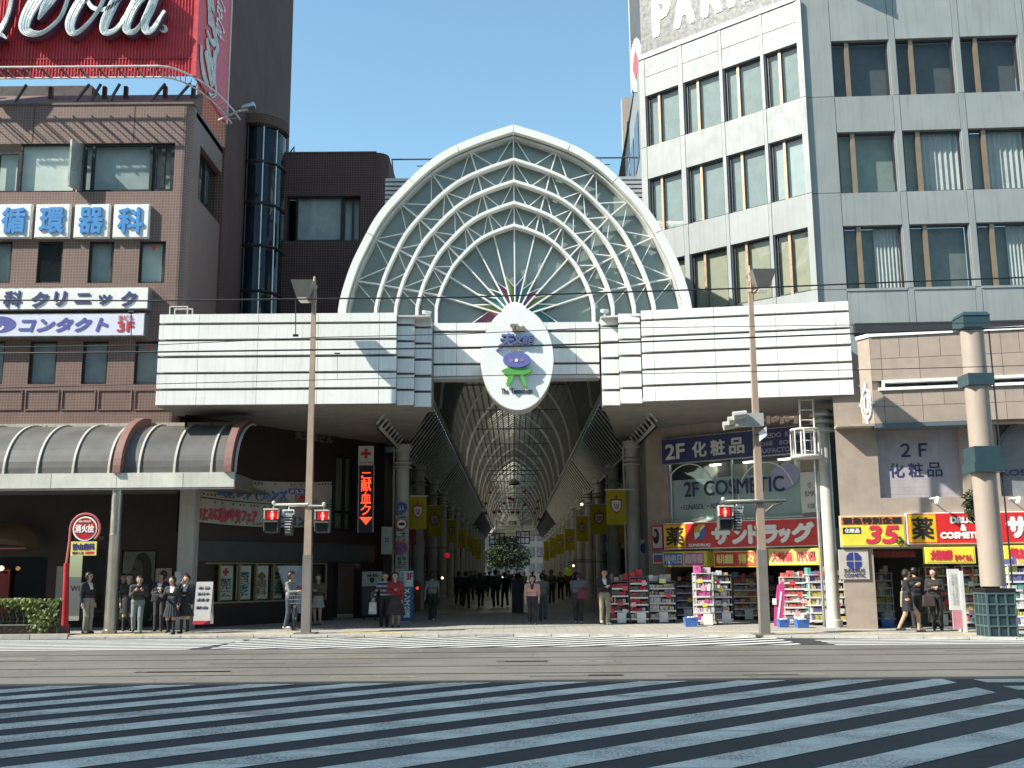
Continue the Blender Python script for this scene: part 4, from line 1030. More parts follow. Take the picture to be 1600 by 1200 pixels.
while y < Y1:
    archbars(b, y, .07 if y < 90 else .1, 0, .1, 12); y += .62 if y < 70 else (1.0 if y < 110 else 1.8)
for k in range(1, 26):
    x, z = vprof(k / 26); b.box(x - .045, x + .045, Y0, Y1, z - .12, z - .04)
o = b.build('lattice', vm, roofA, fix=False); o['kind'] = 'stuff'
bays = list(np.arange(Y0, Y1, 8.0)) + [Y1]
for a, c in zip(bays, bays[1:]):
    b = MB(); P = [vprof(k / NP) for k in range(NP + 1)]
    for p, q in zip(P, P[1:]): b.quad((p[0], a, p[1]), (q[0], a, q[1]), (q[0], c, q[1]), (p[0], c, p[1]))
    b.build('glazing_bay', vgl, roofA, smooth=True)
    b = MB(); archbars(b, a + .1, .10, -.02, .2, 16); b.build('main_rib', vr, roofA)
    zt = 10.6; b = MB(); b.tube([(AC - 2.7, a + .2, zt), (AC + 2.7, a + .2, zt)], .04, 6); b.tube([(AC, a + .2, zt), (AC, a + .2, 12.6)], .03, 6); b.build('tie_rod', M('rod_dark', (.05, .05, .05), .5), roofA)
for s in (-1, 1):                                                          # slanting trusses at both eaves
    b = MB(); y = 33.2
    lo, hi = (AC + s * 4.45, 6.35), (AC + s * 3.22, 8.2)
    b.tube([(lo[0], Y0, lo[1]), (lo[0], Y1, lo[1])], .06, 6); b.tube([(hi[0], Y0, hi[1]), (hi[0], Y1, hi[1])], .09, 6)
    while y < 110: b.tube([(lo[0], y, lo[1]), (hi[0], y + .9, hi[1])], .04, 5, cap=False); y += .85 if y < 60 else 1.3
    o = b.build('eave_truss', M('truss_grey', (.62, .60, .55), .5, .3), roofA); o['kind'] = 'stuff'
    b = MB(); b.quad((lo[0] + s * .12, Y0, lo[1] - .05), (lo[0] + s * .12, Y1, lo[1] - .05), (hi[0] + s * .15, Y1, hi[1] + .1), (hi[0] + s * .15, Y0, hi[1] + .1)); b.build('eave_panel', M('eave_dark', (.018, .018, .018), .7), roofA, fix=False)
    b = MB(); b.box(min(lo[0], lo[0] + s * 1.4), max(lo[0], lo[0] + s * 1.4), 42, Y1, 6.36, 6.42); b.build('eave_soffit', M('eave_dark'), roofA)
# columns
colm = M('column_cream', (.52, .50, .46), .5, streak=.12)
COLS = []
for s in (-1, 1):
    for k in range(15):
        y = 40 + 8 * k; x = AC + s * 4.42
        if s < 0 and k == 0: x, y = at(628.5, 800, 40).x, 40
        if s > 0 and k == 0: x, y = at(990, 800, 39.5).x, 39.5
        COLS.append((s, k, x, y))
first = None
ordn = ['nearest', 'second', 'third', 'fourth', 'fifth', 'sixth', 'seventh', 'eighth', 'ninth', 'tenth', 'eleventh', 'twelfth', 'thirteenth', 'fourteenth', 'farthest']
for s, k, x, y in COLS:
    lab = 'cream round arcade column, %s on the %s side' % (ordn[k], 'left' if s < 0 else 'right')
    if first is None:
        first = thing('arcade_column', (x, y, PZ), lab, 'column', 'columns along the arcade')
        MB().lathe((x, y, PZ), [(.30, 0), (.30, .25), (.27, .27), (.26, 6.2)], 20).build('shaft', colm, first, smooth=True)
        b = MB(); 
        for z in (5.55, 5.72): b.lathe((x, y, z), [(.27, 0), (.36, .02), (.36, .09), (.27, .11)], 20)
        b.build('collar', colm, first, smooth=True)
        MB().lathe((x, y, 6.2), [(.26, 0), (.34, .08), (.34, .28)], 20).build('capital', colm, first, smooth=True)
        MB().tube([(x - .33, y, PZ), (x - .33, y, 6.3)], .04, 6).build('drain_pipe', colm, first)
    else:
        c = copy_tree(first); c.location = (x, y, PZ); c['label'] = lab
# shop buildings that line the arcade
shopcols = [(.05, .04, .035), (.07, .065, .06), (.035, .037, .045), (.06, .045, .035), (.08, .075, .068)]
signcols = [(.30, .05, .05), (.32, .28, .10), (.35, .35, .33), (.06, .14, .22), (.30, .18, .06), (.08, .20, .12)]
for s in (-1, 1):
    for k in range(12):
        y0 = 44 + k * 10.2; y1 = y0 + 10.2; x0 = AC + s * 5.15
        t = thing('arcade_shop', (x0, (y0 + y1) / 2, 0), 'shop front along the arcade, %s on the %s side' % (ordn[k], 'left' if s < 0 else 'right'), 'shop front', 'shops lining the arcade')
        xa, xb = (x0 - 11, x0) if s < 0 else (x0, x0 + 11)
        b = MB(); b.box(xa, xb, y0, y1, 3.6, 8.3 if s < 0 else 11.5); b.box(xa, xb - .0 if s > 0 else xb, y0, y0 + .5, 0, 3.6); b.build('wall', M('arcade_wall%d' % (k % 5), shopcols[(k + (s > 0) * 2) % 5], .7), t)  # unseen upper mass sized to block light, lower on the left for sun
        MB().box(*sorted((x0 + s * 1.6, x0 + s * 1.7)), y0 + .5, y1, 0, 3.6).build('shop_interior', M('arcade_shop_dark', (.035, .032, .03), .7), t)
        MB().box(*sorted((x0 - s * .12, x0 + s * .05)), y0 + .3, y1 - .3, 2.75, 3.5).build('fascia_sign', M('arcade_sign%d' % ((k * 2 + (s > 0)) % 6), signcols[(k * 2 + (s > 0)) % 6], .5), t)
        pc = [(.35, .04, .04), (.40, .40, .38), (.05, .16, .30), (.38, .30, .06), (.30, .10, .22)][(k + (s > 0) * 3) % 5]
        for j in range(2): MB().box(*sorted((x0 - s * .2, x0 - s * .75)), y0 + 2.5 + 5 * j, y0 + 2.7 + 5 * j, 2.9 + .3 * ((k + j) % 2), 4.1 + .2 * ((k + j) % 3)).build('projecting_sign', M('proj_%.2f%.2f' % pc[:2], pc, .5), t)
        for j in range(3): MB().box(*sorted((x0 - s * .03, x0 + s * .1)), y0 + 1 + j * 3, y0 + 3.3 + j * 3, 4.3, 5.9).build('window', M('arcade_win', (.05, .06, .065), .15), t)
        MB().box(*sorted((x0 - s * .9, x0 - s * .25)), y0 + 2.2, y0 + 3.4, .05, 1.3).build('goods_stand', M('arcade_stand%d' % (k % 3), [(.25, .12, .05), (.20, .05, .06), (.18, .18, .17)][k % 3], .7), t)
# banners
yel = sheet('banner_yellow', (.46, .38, .012), .35, .08, .7); shm = M('shield_red', (.32, .035, .03), .6); shw = M('shield_white', (.55, .53, .46), .6)
def banner(px, py0, py1, wpx, Y, lab):
    f = Fac(0, Y); r = f.rect(px - wpx / 2, py0, px + wpx / 2, py1)
    t = thing('hanging_banner', f.pt((r[0] + r[1]) / 2, r[2]), lab, 'banner', 'yellow banners hanging in the arcade')
    b = MB(); n = 6; w = r[1] - r[0]
    for i in range(n):
        for j in range(n):
            P = lambda i, j: f.pt(r[0] + w * i / n, r[2] + (r[3] - r[2]) * j / n, .03 * sin(i * 1.3 + j * .5) * (1 - j / n))
            b.quad(P(i, j), P(i + 1, j), P(i + 1, j + 1), P(i, j + 1))
    b.build('cloth', yel, t, smooth=True)
    cx, cz = (r[0] + r[1]) / 2, r[2] + (r[3] - r[2]) * .52; k = w * .30
    S = [(-1, 1.15), (0, 1.3), (1, 1.15), (1, -.1), (.6, -.8), (0, -1.25), (-.6, -.8), (-1, -.1)]
    MB().prism(f, [(cx + x * k, cz + z * k) for x, z in S][::-1], .035, .045).build('shield', shm, t)
    MB().prism(f, [(cx + x * k * .78, cz + z * k * .78) for x, z in S][::-1], .045, .052).build('shield_field', shw, t)
    text('lettering', '天文館\n本通', f, cx - k * .5, cx + k * .5, cz - k * .45, cz + k * .5, .055, shm, t, .003)
    pel2 = [(cx + .12 * k * 2 * cos(2 * pi * q / 10), cz + 1.6 * k + .24 * k * sin(2 * pi * q / 10)) for q in range(10)]
    MB().prism(f, pel2, .035, .045).build('crest_flower', shm, t)
    s = -1 if cx < 0 else 1
    MB().tube([f.pt(r[0] - .05, r[3], 0), f.pt(r[1] + .05, r[3], 0)], .018, 6).build('rod', white, t)
    MB().tube([f.pt(cx, r[3] + .01, 0), f.pt(s * 4.3 + AC, r[3] + .01, 0)], .015, 6).build('bracket', white, t)
banner(653, 775, 827, 27, 40.4, 'yellow banner with shield crest beside the nearest left column')
banner(679, 790, 838, 22, 48, 'yellow banner with shield crest, second on the left side')
banner(963, 765, 820, 31, 38.6, 'yellow banner with shield crest beside the nearest right column')
banner(936, 788, 835, 25, 46, 'yellow banner with shield crest, second on the right side')
for k, (px, py0, py1, w) in enumerate(((706, 812, 848, 15), (722, 826, 856, 12), (734, 836, 862, 10), (742, 842, 868, 9), (748, 848, 874, 8))): banner(px, py0, py1, w, 60 + 12 * k, 'shaded yellow banner, %s on the left side' % ordn[k + 2])
for k, (px, py0, py1, w) in enumerate(((910, 806, 846, 18), (890, 826, 860, 15), (875, 834, 866, 12), (864, 840, 872, 10), (854, 846, 876, 8))): banner(px, py0, py1, w, 58 + 12 * k, 'shaded yellow banner, %s on the right side' % ordn[k + 2])
# far gable with its own fan
FGA = Fac(0, 164.2); g0 = FGA.pix(762, 822); g1 = FGA.pix(840, 822); gz = FGA.Z(801, 768); gx = (g0[0] + g1[0]) / 2; gw = (g1[0] - g0[0]) / 2
gable = thing('far_gable', (gx, 164.2, g0[1]), 'pale fan shaped gable far down the arcade', 'gable')
gm = M('gable_white', (.55, .54, .50), .5)
def gp_(a, s): return gx + gw * s * sin(a), g0[1] + (gz - g0[1]) * s * (cos(a) ** .9 if cos(a) > 0 else 0)
for s, w in ((1, .42), (.84, .28)):
    MB().ribbon(FGA, [gp_(-pi / 2 + pi * k / 24, s) for k in range(25)], w, -.1, .2).build('arch_rib', gm, gable)
for k in range(13):
    a = -pi / 2 + pi * (k + .0) / 12; MB().ribbon(FGA, [gp_(a, .2), gp_(a, .97)], .14, -.1, .15).build('spoke', gm, gable)
b = MB(); b.prism(FGA, [gp_(-pi / 2 + pi * k / 24, 1) for k in range(25)], -.3, -.2); b.build('glazing', sheet('gable_glass', (.40, .40, .36), .5), gable)
MB().prism(FGA, [gp_(-pi / 2 + pi * k / 16, .3) for k in range(17)], .2, .4).build('hub', gm, gable)
text('lettering', '天文館', FGA, gx - gw * .17, gx + gw * .17, g0[1] + .1, g0[1] + .8, .45, M('gable_ink', (.10, .10, .09), .6), gable, .03)
rz = [FGA.Z(801, y) for y in (838, 833, 827, 822)]
for a, c in zip(rz, rz[1:]): slab('panel_row', FGA, gx - 5, gx + 5, a + .05, c - .05, -.2, .1, gm, gable)
for s in (-1, 1): MB().box(*sorted((gx + s * 4, gx + s * 9)), 164, 164.6, FGA.Z(801, 838), 15).build('side_wall', M('gable_side', (.22, .22, .20), .8), gable)
# dark hanging signboards under the gable
fz = Fac(0, 120)
for x0, y0, x1, y1, lab in ((764, 833, 789, 852, 'dark square lattice signboard hanging far down the arcade, left of centre'), (806, 830, 828, 850, 'dark round topped signboard hanging far down the arcade, right of centre')):
    r = fz.rect(x0, y0, x1, y1); t = thing('hanging_signboard', fz.pt((r[0] + r[1]) / 2, r[2]), lab, 'sign', 'dark signboards down the arcade')
    b = MB(); w = .12
    for k in range(4):
        q = r[0] + (r[1] - r[0] - w) * k / 3; b.fbox(fz, q, q + w, r[2], r[3], -.05, .05)
    for k in range(3):
        z = r[2] + (r[3] - r[2] - w) * k / 2; b.fbox(fz, r[0], r[1], z, z + w, -.045, .055)
    b.build('lattice', M('rod_dark', (.05, .05, .05)), t); MB().tube([fz.pt((r[0] + r[1]) / 2, r[3], 0), fz.pt((r[0] + r[1]) / 2, 12.3, 0)], .03, 5).build('hanger', M('rod_dark', (.05, .05, .05)), t)
# hanging red ornaments
fo = Fac(0, 96); orn = None
for i, (px, py) in enumerate(((765, 769), (759, 786), (759, 801), (820, 767), (796, 778), (801, 780), (788, 786), (772, 800), (780, 799), (801, 800), (809, 800), (820, 788), (840, 783), (839, 794), (835, 801), (842, 811))):
    p = at(px, py, 96); lab = 'small dark red ball ornament hanging in the arcade'
    if orn is None:
        orn = thing('hanging_ornament', p, lab, 'ornament', 'red balls hanging in the arcade')
        MB().lathe(p - Vector((0, 0, .16)), [(.02, 0), (.12, .04), (.17, .16), (.12, .28), (.02, .32)], 10).build('ball', M('ornament_red', (.16, .02, .025), .4), orn, smooth=True)
        MB().tube([p + Vector((0, 0, .15)), p + Vector((0, 0, 1.6))], .01, 4).build('cord', M('rod_dark', (.05, .05, .05)), orn)
    else:
        c = copy_tree(orn); c.location = p
# chandelier of curved iron arms
p = at(803, 735, 84); ch = thing('iron_chandelier', p, 'dark iron cross with curved arms hanging under the vault', 'chandelier')
im = M('rod_dark', (.05, .05, .05))
b = MB(); b.tube([p + Vector((-2.1, 0, 0)), p + Vector((2.1, 0, 0))], .05, 6); b.tube([p + Vector((0, 0, -1.4)), p + Vector((0, 0, 3.0))], .05, 6); b.build('cross_bar', im, ch)
for s in (-1, 1):
    for q in (.55, 1.7): MB().tube([p + Vector((s * (q + .25 * sin(t * 2.2)), 0, -.12 - t * .75)) for t in np.linspace(0, 1, 7)], .035, 5).build('scroll_arm', im, ch)
MB().lathe(p + Vector((0, 0, -1.2)), [(.1, 0), (.5, .1), (.45, .3), (.15, .5)], 12).build('bowl', im, ch)
# lit lamps down the arcade
def lamp(px, py, Y, col, r, e, lab, nm='arcade_lamp'):
    p = at(px, py, Y); t = thing(nm, p, lab, 'lamp', 'lit lamps in the arcade')
    MB().lathe(p - Vector((0, 0, r)), [(r * .4, 0), (r, r * .5), (r, r * 1.5), (r * .4, r * 2)], 10).build('globe', M('lamp_%s' % nm + str(px), col, .4, emit=e), t, smooth=True)
    s = -1 if p.x < AC else 1
    MB().tube([p + Vector((0, 0, r)), p + Vector((0, 0, r + .25)), Vector((AC + s * 5.1, p.y, p.z + r + .25))], .02, 5).build('arm', im, t)
lamp(691, 903, 50, (1, .85, .6), .045, 4, 'small warm white lamp by the left shops'); lamp(614, 860, 40.3, (1, .6, .2), .04, 4, 'small orange lamp beside the pale sign box on the left')
lamp(699, 868, 52, (.5, .01, .02), .12, .35, 'glowing red paper lantern on the left side', 'red_lantern'); lamp(652, 919, 45, (.8, .05, .03), .06, .8, 'red neon glow low behind the left column', 'neon_lamp')
lamp(888, 893, 52, (.20, .28, .01), .2, .10, 'yellow green glowing sign lamp on the right side', 'green_lamp'); lamp(896, 884, 56, (1, .95, .8), .045, 4, 'small white lamp by the right shops')
lamp(909, 788, 46, (1, .75, .4), .05, 5, 'bright wall spotlight under the right eave'); lamp(784, 904, 130, (1, .97, .9), .2, 2.5, 'white shop light far down the arcade')
# what closes the view beyond the far end
tr = thing('tree', (at(790, 880, 186).x, 186, 0), 'dark green tree beyond the far end of the arcade', 'tree')
MB().tube([(tr.location.x, 186, 0), (tr.location.x + .2, 186, 4), (tr.location.x, 186, 7)], [.35, .25, .1], 8).build('trunk', M('bark', (.10, .075, .055), .9), tr)
def leaves(n, c, rad, size, seed, shell=.0):
    rnd = np.random.RandomState(seed); b = MB()
    for _ in range(n):
        v = rnd.normal(size=3); v /= np.linalg.norm(v); rr = rnd.rand() ** .45
        p = Vector((c[0] + v[0] * rad[0] * rr, c[1] + v[1] * rad[1] * rr, c[2] + v[2] * rad[2] * rr))
        q = Vector(rnd.normal(size=3)).normalized(); w = q.orthogonal().normalized(); s = size * (.6 + .8 * rnd.rand())
        b.quad(p - q * s - w * s * .1, p + w * s * .5, p + q * s, p - w * s * .5)
    return b
leafm = sheet('leaf_green', (.03, .048, .017), .35, .45, .6, 1.2)
b = MB()
for i, (dx, dz, r) in enumerate(((0, 5.2, 2.9), (-2.0, 3.9, 2.3), (2.1, 4.1, 2.4), (.3, 7.6, 2.2))):
    l = leaves(900, (tr.location.x + dx, 186, dz), (r, r, r), .28, i); b.add(l.v, l.f)
b.build('crown', leafm, tr, fix=False)
for i, (x0, x1, Y, h, col, lab) in enumerate(((712, 745, 205, 30, (.07, .075, .075), 'dim building slice left of the tree beyond the arcade'), (745, 770, 240, 26, (.06, .065, .075), 'grey building behind the tree beyond the arcade'), (822, 850, 200, 32, (.08, .08, .08), 'dim building slice right of the tree beyond the arcade'), (770, 822, 300, 40, (.05, .06, .075), 'dark tower block far behind the tree'))):
    a, c = at(x0, 880, Y).x, at(x1, 880, Y).x
    t = thing('far_building', ((a + c) / 2, Y, 0), lab, 'building'); MB().box(a, c, Y, Y + 10, 0, h).build('wall', M('far_wall%d' % i, col, .8), t)
    f = Fac(0, Y - .05)
    for k in range(3):
        for j in range(2): slab('window', f, a + (c - a) * (.15 + .45 * j), a + (c - a) * (.42 + .45 * j), 1.5 + 3 * k, 3.2 + 3 * k, -.1, .03, M('far_glass', (.06, .07, .08), .2), t)
# ================================================================ grey office building with the canted corner (right)
FK = Fac(9.7, 33.0, -41.1)          # canted face, s < 0 towards the arcade
FX = Fac(9.7, 33.0, -3.2)           # street face, s > 0
grey = thing('grey_office', (9.7, 33, 0), 'light grey panelled office building with a canted corner, right', 'building')
gpan = M('grey_panel', (.265, .283, .288), .5, .0, .07, 1.0, streak=.34, piece=.05); gjoint = M('grey_joint', (.20, .21, .22), .6)
bronze = M('bronze_mullion', (.30, .215, .15), .4, .5); gfr = M('window_black', (.03, .028, .03), .4)
zr = [((FK.Z(1261, 68) + FX.Z(1305, 60)) / 2, (FK.Z(1261, 154) + FX.Z(1305, 149)) / 2), ((FK.Z(1272, 210) + FX.Z(1312, 203)) / 2, (FK.Z(1272, 306) + FX.Z(1315, 297)) / 2), ((FK.Z(1280, 354) + FX.Z(1322, 352)) / 2, (FK.Z(1284, 458) + FX.Z(1326, 446)) / 2)]
zpar = FK.Z(1250, 0); KL = FK.S(1001, 200)
step = zr[1][0] - zr[2][0]
zr.append((zr[2][0] - step, zr[2][1] - step))
kw = [(FK.S(a, 200), FK.S(b_, 190)) for a, b_ in ((1012, 1062), (1072, 1127), (1135, 1193), (1201, 1261))]
kz = zr[:4]
holesK = [(a, b_, z1, z0) for a, b_ in kw for z0, z1 in kz]
wall(FK, KL, 0, 6.6, zpar, holesK, .35).build('canted_wall', gjoint, grey)
gg = glass('grey_glass', (.80, .84, .83), .05, .01)
curt = [cream, M('beige_blind', (.50, .47, .36), .8, var=.06), greyblind, dark]
for i, (a, b_) in enumerate(kw):
    for j, (z0, z1) in enumerate(kz):
        window(grey, FK, a, b_, z1, z0, .13, gfr, gg, [M('office_blind', (.26, .30, .31), .8, var=.1), greyblind if i == 3 else M('office_blind'), M('office_beige', (.38, .36, .28), .8, var=.08), dark][j], (), .07, backd=.08)
        c = a + (b_ - a) * .36; slab('mullion', FK, c - .045, c + .045, z1, z0, -.2, -.06, bronze, grey)
def panels(f, qs, zs, o=.05, split=None):
    """qs: column edges (pilasters between), zs: spandrel bands"""
    for a, b_ in qs:
        for z0, z1 in zs: slab('panel', f, a, b_, z0 + .012, z1 - .012, -.02, o, gpan, grey)
bandsK = [(zr[0][0], (zr[0][0] + zpar) / 2), ((zr[0][0] + zpar) / 2, zpar)] + [(zr[i + 1][0], zr[i][1]) for i in range(3)] + [(6.6, zr[3][1])]
panels(FK, [(a - .02, b_ + .02) for a, b_ in kw], bandsK)
pil = [KL] + [x for a, b_ in kw for x in (a, b_)] + [0]
for a, b_ in zip(pil[0::2], pil[1::2]):
    for z0, z1 in [(6.6, zr[3][1]), (zr[3][1], zr[2][1]), (zr[2][1], zr[1][1]), (zr[1][1], zr[0][1]), (zr[0][1], zpar)]:
        slab('pilaster', FK, a + .035, b_ - .035 if b_ < 0 else b_ + .0, z0 + .01, z1 - .01, -.02, .06, gpan, grey)
ztopX = FX.Z(1400, -60); XR = FX.S(1760, 300)
xw = [(FX.S(a, 300), FX.S(b_, 300)) for a, b_ in ((1314, 1404), (1417, 1508), (1521, 1612), (1625, 1716))]
wall(FX, 0, XR, 6.0, ztopX, [(a, b_, z1, z0) for a, b_ in xw for z0, z1 in zr[:3]], .35).build('street_wall', gjoint, grey)
for i, (a, b_) in enumerate(xw):
    for j, (z0, z1) in enumerate(zr[:3]):
        window(grey, FX, a, b_, z1, z0, .14, gfr, gg, [M('dusk_blind', (.10, .105, .11), .8), M('office_green', (.30, .34, .30), .8, var=.12), M('office_dim', (.19, .215, .20), .8, var=.2)][j], (), .06, backd=.26, cur=(M('sheer', (.36, .40, .36), .9), .3, .98) if (j == 1 and i != 0) else ((M('sheer'), .55, 1.0) if j == 2 and i != 1 else None))
        c = a + (b_ - a) * .27; slab('mullion', FX, c - .07, c + .07, z1, z0, -.2, -.05, bronze, grey)
bandsX = [(zr[0][0], ztopX)] + [(zr[i + 1][0], zr[i][1]) for i in range(2)] + [(7.6, zr[2][1])]
panels(FX, [(a - .02, b_ + .02) for a, b_ in xw], bandsX)
pil = [0] + [x for a, b_ in xw for x in (a, b_)] + [XR]
for a, b_ in zip(pil[0::2], pil[1::2]):
    for z0, z1 in [(7.6, zr[2][1]), (zr[2][1], zr[1][1]), (zr[1][1], zr[0][1]), (zr[0][1], ztopX)]: slab('pilaster', FX, a + .035 if a > 0 else 0.0, b_ - .035, z0 + .01, z1 - .01, -.02, .06, gpan, grey)
for a, b_ in xw: slab('sill', FX, a - .03, b_ + .03, zr[2][1] - .06, zr[2][1] + .015, -.1, .08, gpan, grey)
kend = FK.pt(KL, 0)
FKS = Fac(kend.x, kend.y, -84)                                            # flank towards the arcade (runs back)
fb = Vector((kend.x + .42, kend.y + 9, 0))
MB().quad((fb.x, fb.y, 6.6), (kend.x, kend.y, 6.6), (kend.x, kend.y, zpar), (fb.x, fb.y, zpar)).build('flank_wall', gpan, grey, fix=False)
fd = (fb - kend).normalized(); nf = Vector((-fd.y, fd.x, 0))
for z0, z1 in zr[:3]:
    for k in range(3):
        p0, p1 = kend + fd * (.8 + 2.6 * k), kend + fd * (2.8 + 2.6 * k)
        b = MB(); b.quad(*[Vector((p.x + nf.x * .03, p.y + nf.y * .03, z)) for p, z in ((p1, z1), (p0, z1), (p0, z0), (p1, z0))]); b.build('flank_window', M('flank_glass', (.05, .055, .06), .12), grey, fix=False)
b = MB(); b.add([(kend.x, kend.y, zpar - .02), (9.7, 33, zpar - .02), (9.7 + XR, 33 - .056 * XR, zpar - .02), (9.7 + XR, 50, zpar - .02), (fb.x, 50, zpar - .02)], [(0, 1, 2, 3, 4)]); b.build('roof', MATS['roof_grey'], grey)
slab('coping', FK, KL, 0, zpar, zpar + .05, -.5, .09, gpan, grey)
# rooftop board
FKb = FK.off(-.7)
zb0 = (FKb.Z(1003, 90) + FKb.Z(1236, 2)) / 2; zb1 = zb0 + 5.2; sb0, sb1 = FKb.S(1001, 60), 2.0
pk = thing('rooftop_board', FKb.pt(-3, zpar), 'dark grey rooftop board with big white letters PARK', 'billboard')
MB().fbox(FKb, sb0, sb1, zb0, zb1, -.3, 0).build('board', M('board_grey', (.09, .095, .10), .5, streak=.15), pk)
slab('bottom_trim', FKb, sb0, sb1, zb0 - .08, zb0 + .12, -.32, .03, white, pk)
t0 = FKb.S(1019, 30); tz0, tz1 = FKb.Z(1020, 61), FKb.Z(1020, 2)
for ch, a, b_ in (('P', 1019, 1049), ('A', 1052, 1087), ('R', 1096, 1132), ('K', 1138, 1178)): text('lettering', ch, FKb, FKb.S(a, 30), FKb.S(b_, 30), tz0, tz1 + .15, .02, white, pk, .10)
for px in (1015, 1040, 1092, 1122, 1180, 1210): 
    q = FKb.S(px, 60); MB().fbox(FKb, q - .04, q + .04, zpar - .1, zb0, -.3, -.2).build('strut', sf, pk)
for x0, x1 in ((1018, 1040), (1088, 1116), (1178, 1206)): MB().tube([FKb.pt(FKb.S(x0, 80), zpar + .2, -.1), FKb.pt(FKb.S(x1, 60), zb0 - .2, -.1)], .05, 6).build('frame', sf, pk)
FKs = Fac(FKb.pt(sb0, 0).x, FKb.pt(sb0, 0).y, -76); q = FKs.S(985, 60)
MB().fbox(FKs, q, -.02, zb0 - .9, zb1, -.1, 0).build('side_board', M('board_grey', (.16, .165, .17)), pk)
slab('side_trim', FKs, q - .05, q, zb0 - .9, zb1, -.12, .02, white, pk)
c = ((q - .02) / 2, zb0 - .0); 
MB().prism(FKs, [(c[0] + .62 * cos(2 * pi * k / 24), c[1] + 1.1 * sin(2 * pi * k / 24)) for k in range(24)], 0, .02).build('oval_patch', white, pk)
MB().prism(FKs, [(c[0] - .36, c[1]), (c[0], c[1] - .7), (c[0] + .36, c[1]), (c[0], c[1] + .7)], .02, .03).build('red_diamond', M('diamond_red', (.5, .1, .12), .5), pk)
# building farther back, seen as a sliver
a, c = at(973, 200, 60).x, at(1010, 200, 60).x; t = thing('tan_building', (a, 60, 0), 'sliver of a tan building behind the grey office', 'building')
MB().box(a, c + 4, 60, 60.6, 0, at(980, 152, 60).z).build('wall', M('tan_wall', (.36, .31, .28), .8, streak=.2), t)
for k in range(3): slab('window', Fac(0, 60), a + .25, a + .6, at(980, 200 + 28 * k, 60).z, at(980, 190 + 28 * k, 60).z, -.1, .03, M('far_glass', (.06, .07, .08), .2), t)

# ================================================================ drugstore on the canted ground floor
tan = M('tan_stone', (.33, .265, .225), .6, var=.1, scale=3, streak=.12)
drug = thing('drugstore', FK.pt(-3, 0), 'drugstore front with red sign on the canted corner under the marquee', 'shop front')
dl = FK.S(1013, 800)
hol = (FK.S(1044, 930), FK.S(1283, 930), 0.0, FK.Z(1160, 884)); cosw = (FK.S(1045, 770), FK.S(1254, 770), (FK.Z(1045, 818) + FK.Z(1254, 806)) / 2 , (FK.Z(1045, 722) + FK.Z(1254, 706)) / 2)
FKd = FK.off(.05)
wall(FKd, dl, .3, 0, 6.62, [hol, cosw], .3).build('wall', tan, drug)
MB().quad(FKd.pt(dl, 0), FKd.pt(dl, 6.62), Vector((FKd.pt(dl, 0).x + .3, 44, 6.62)), Vector((FKd.pt(dl, 0).x + .3, 44, 0))).build('arcade_side_wall', tan, drug, fix=False)
intm = M('shop_inside', (.10, .09, .08), .8)
b = MB(); P = FK.pt; d = 4.0; a, c, z1 = hol[0], hol[1], 3.0
b.quad(P(a, 0, -d), P(c, 0, -d), P(c, z1, -d), P(a, z1, -d)); b.quad(P(a, 0, -.3), P(a, 0, -d), P(a, z1, -d), P(a, z1, -.3)); b.quad(P(c, 0, -.3), P(c, 0, -d), P(c, z1, -d), P(c, z1, -.3)); b.quad(P(a, z1, -.25), P(c, z1, -.25), P(c, z1, -d), P(a, z1, -d)); b.build('interior', intm, drug)
wpan = M('window_film', (.42, .52, .52), .4, var=.08)
window(drug, FKd, *cosw, .1, silver, gl, None, (.5,), .05)
zmid = cosw[3] - (cosw[3] - cosw[2]) * .3
MB().fbox(FKd, cosw[0], cosw[1], cosw[2], zmid, -.25, -.2).build('window_film', wpan, drug); MB().fbox(FKd, cosw[0], cosw[1], zmid, cosw[3], -1.4, -1.3).build('upstairs_room', intm, drug)
for k in range(4): slab('wall_picture', FKd, cosw[0] + .7 + k * 1.15, cosw[0] + 1.25 + k * 1.15, zmid + .08, cosw[3] - .1, -1.3, -1.25, M('picture_cream', (.5, .47, .35), .7, piece=.3), drug)
for k in range(3): slab('ceiling_light', FKd, cosw[0] + 1.1 + k * 1.3, cosw[0] + 1.5 + k * 1.3, cosw[3] - .12, cosw[3] - .07, -1.1, -1.0, M('tube_light', (1, 1, .95), .4, emit=4), drug)
indigo = M('cosmetic_ink', (.03, .036, .11), .5)
zt0, zt1 = FKd.Z(1066, 776, -.05), FKd.Z(1066, 744, -.05)
zt0, zt1 = (FKd.Z(1066, 777) + FKd.Z(1222, 768)) / 2, (FKd.Z(1066, 752) + FKd.Z(1222, 744)) / 2
text('lettering', '2F COSMETIC', FKd, FKd.S(1067, 762), FKd.S(1224, 762), zt0, zt1, -.07, indigo, drug, .012)
for cxp, ryp in ((1075, 50), (1195, 60)):                                  # pale sweeping curves on the glass
    c = FKd.pix(cxp, 775); pts = [(c[0] + 1.0 * cos(t), c[1] + 1.1 * sin(t)) for t in np.linspace(.3, 4.6, 26)]
    pts = [p for p in pts if cosw[0] < p[0] < cosw[1] and cosw[2] < p[1] < cosw[3]]
    if len(pts) > 2: MB().ribbon(FKd, pts, .035, -.09, -.08).build('curve_decor', white, drug)
MB().prism(FKd, [(FKd.pix(1222, 745)[0] + .55 * cos(t) + .15 * sin(t), FKd.pix(1222, 745)[1] + .42 * sin(t)) for t in np.linspace(0, 2 * pi, 24, endpoint=False)], -.093, -.088).build('petal_decor', M('petal', (.35, .38, .55), .5), drug)
text('lettering', '• LUNASOL  • ALBION', FKd, FKd.S(1062, 790), FKd.S(1135, 790), FKd.Z(1062, 797), FKd.Z(1062, 789), -.07, indigo, drug, .003)
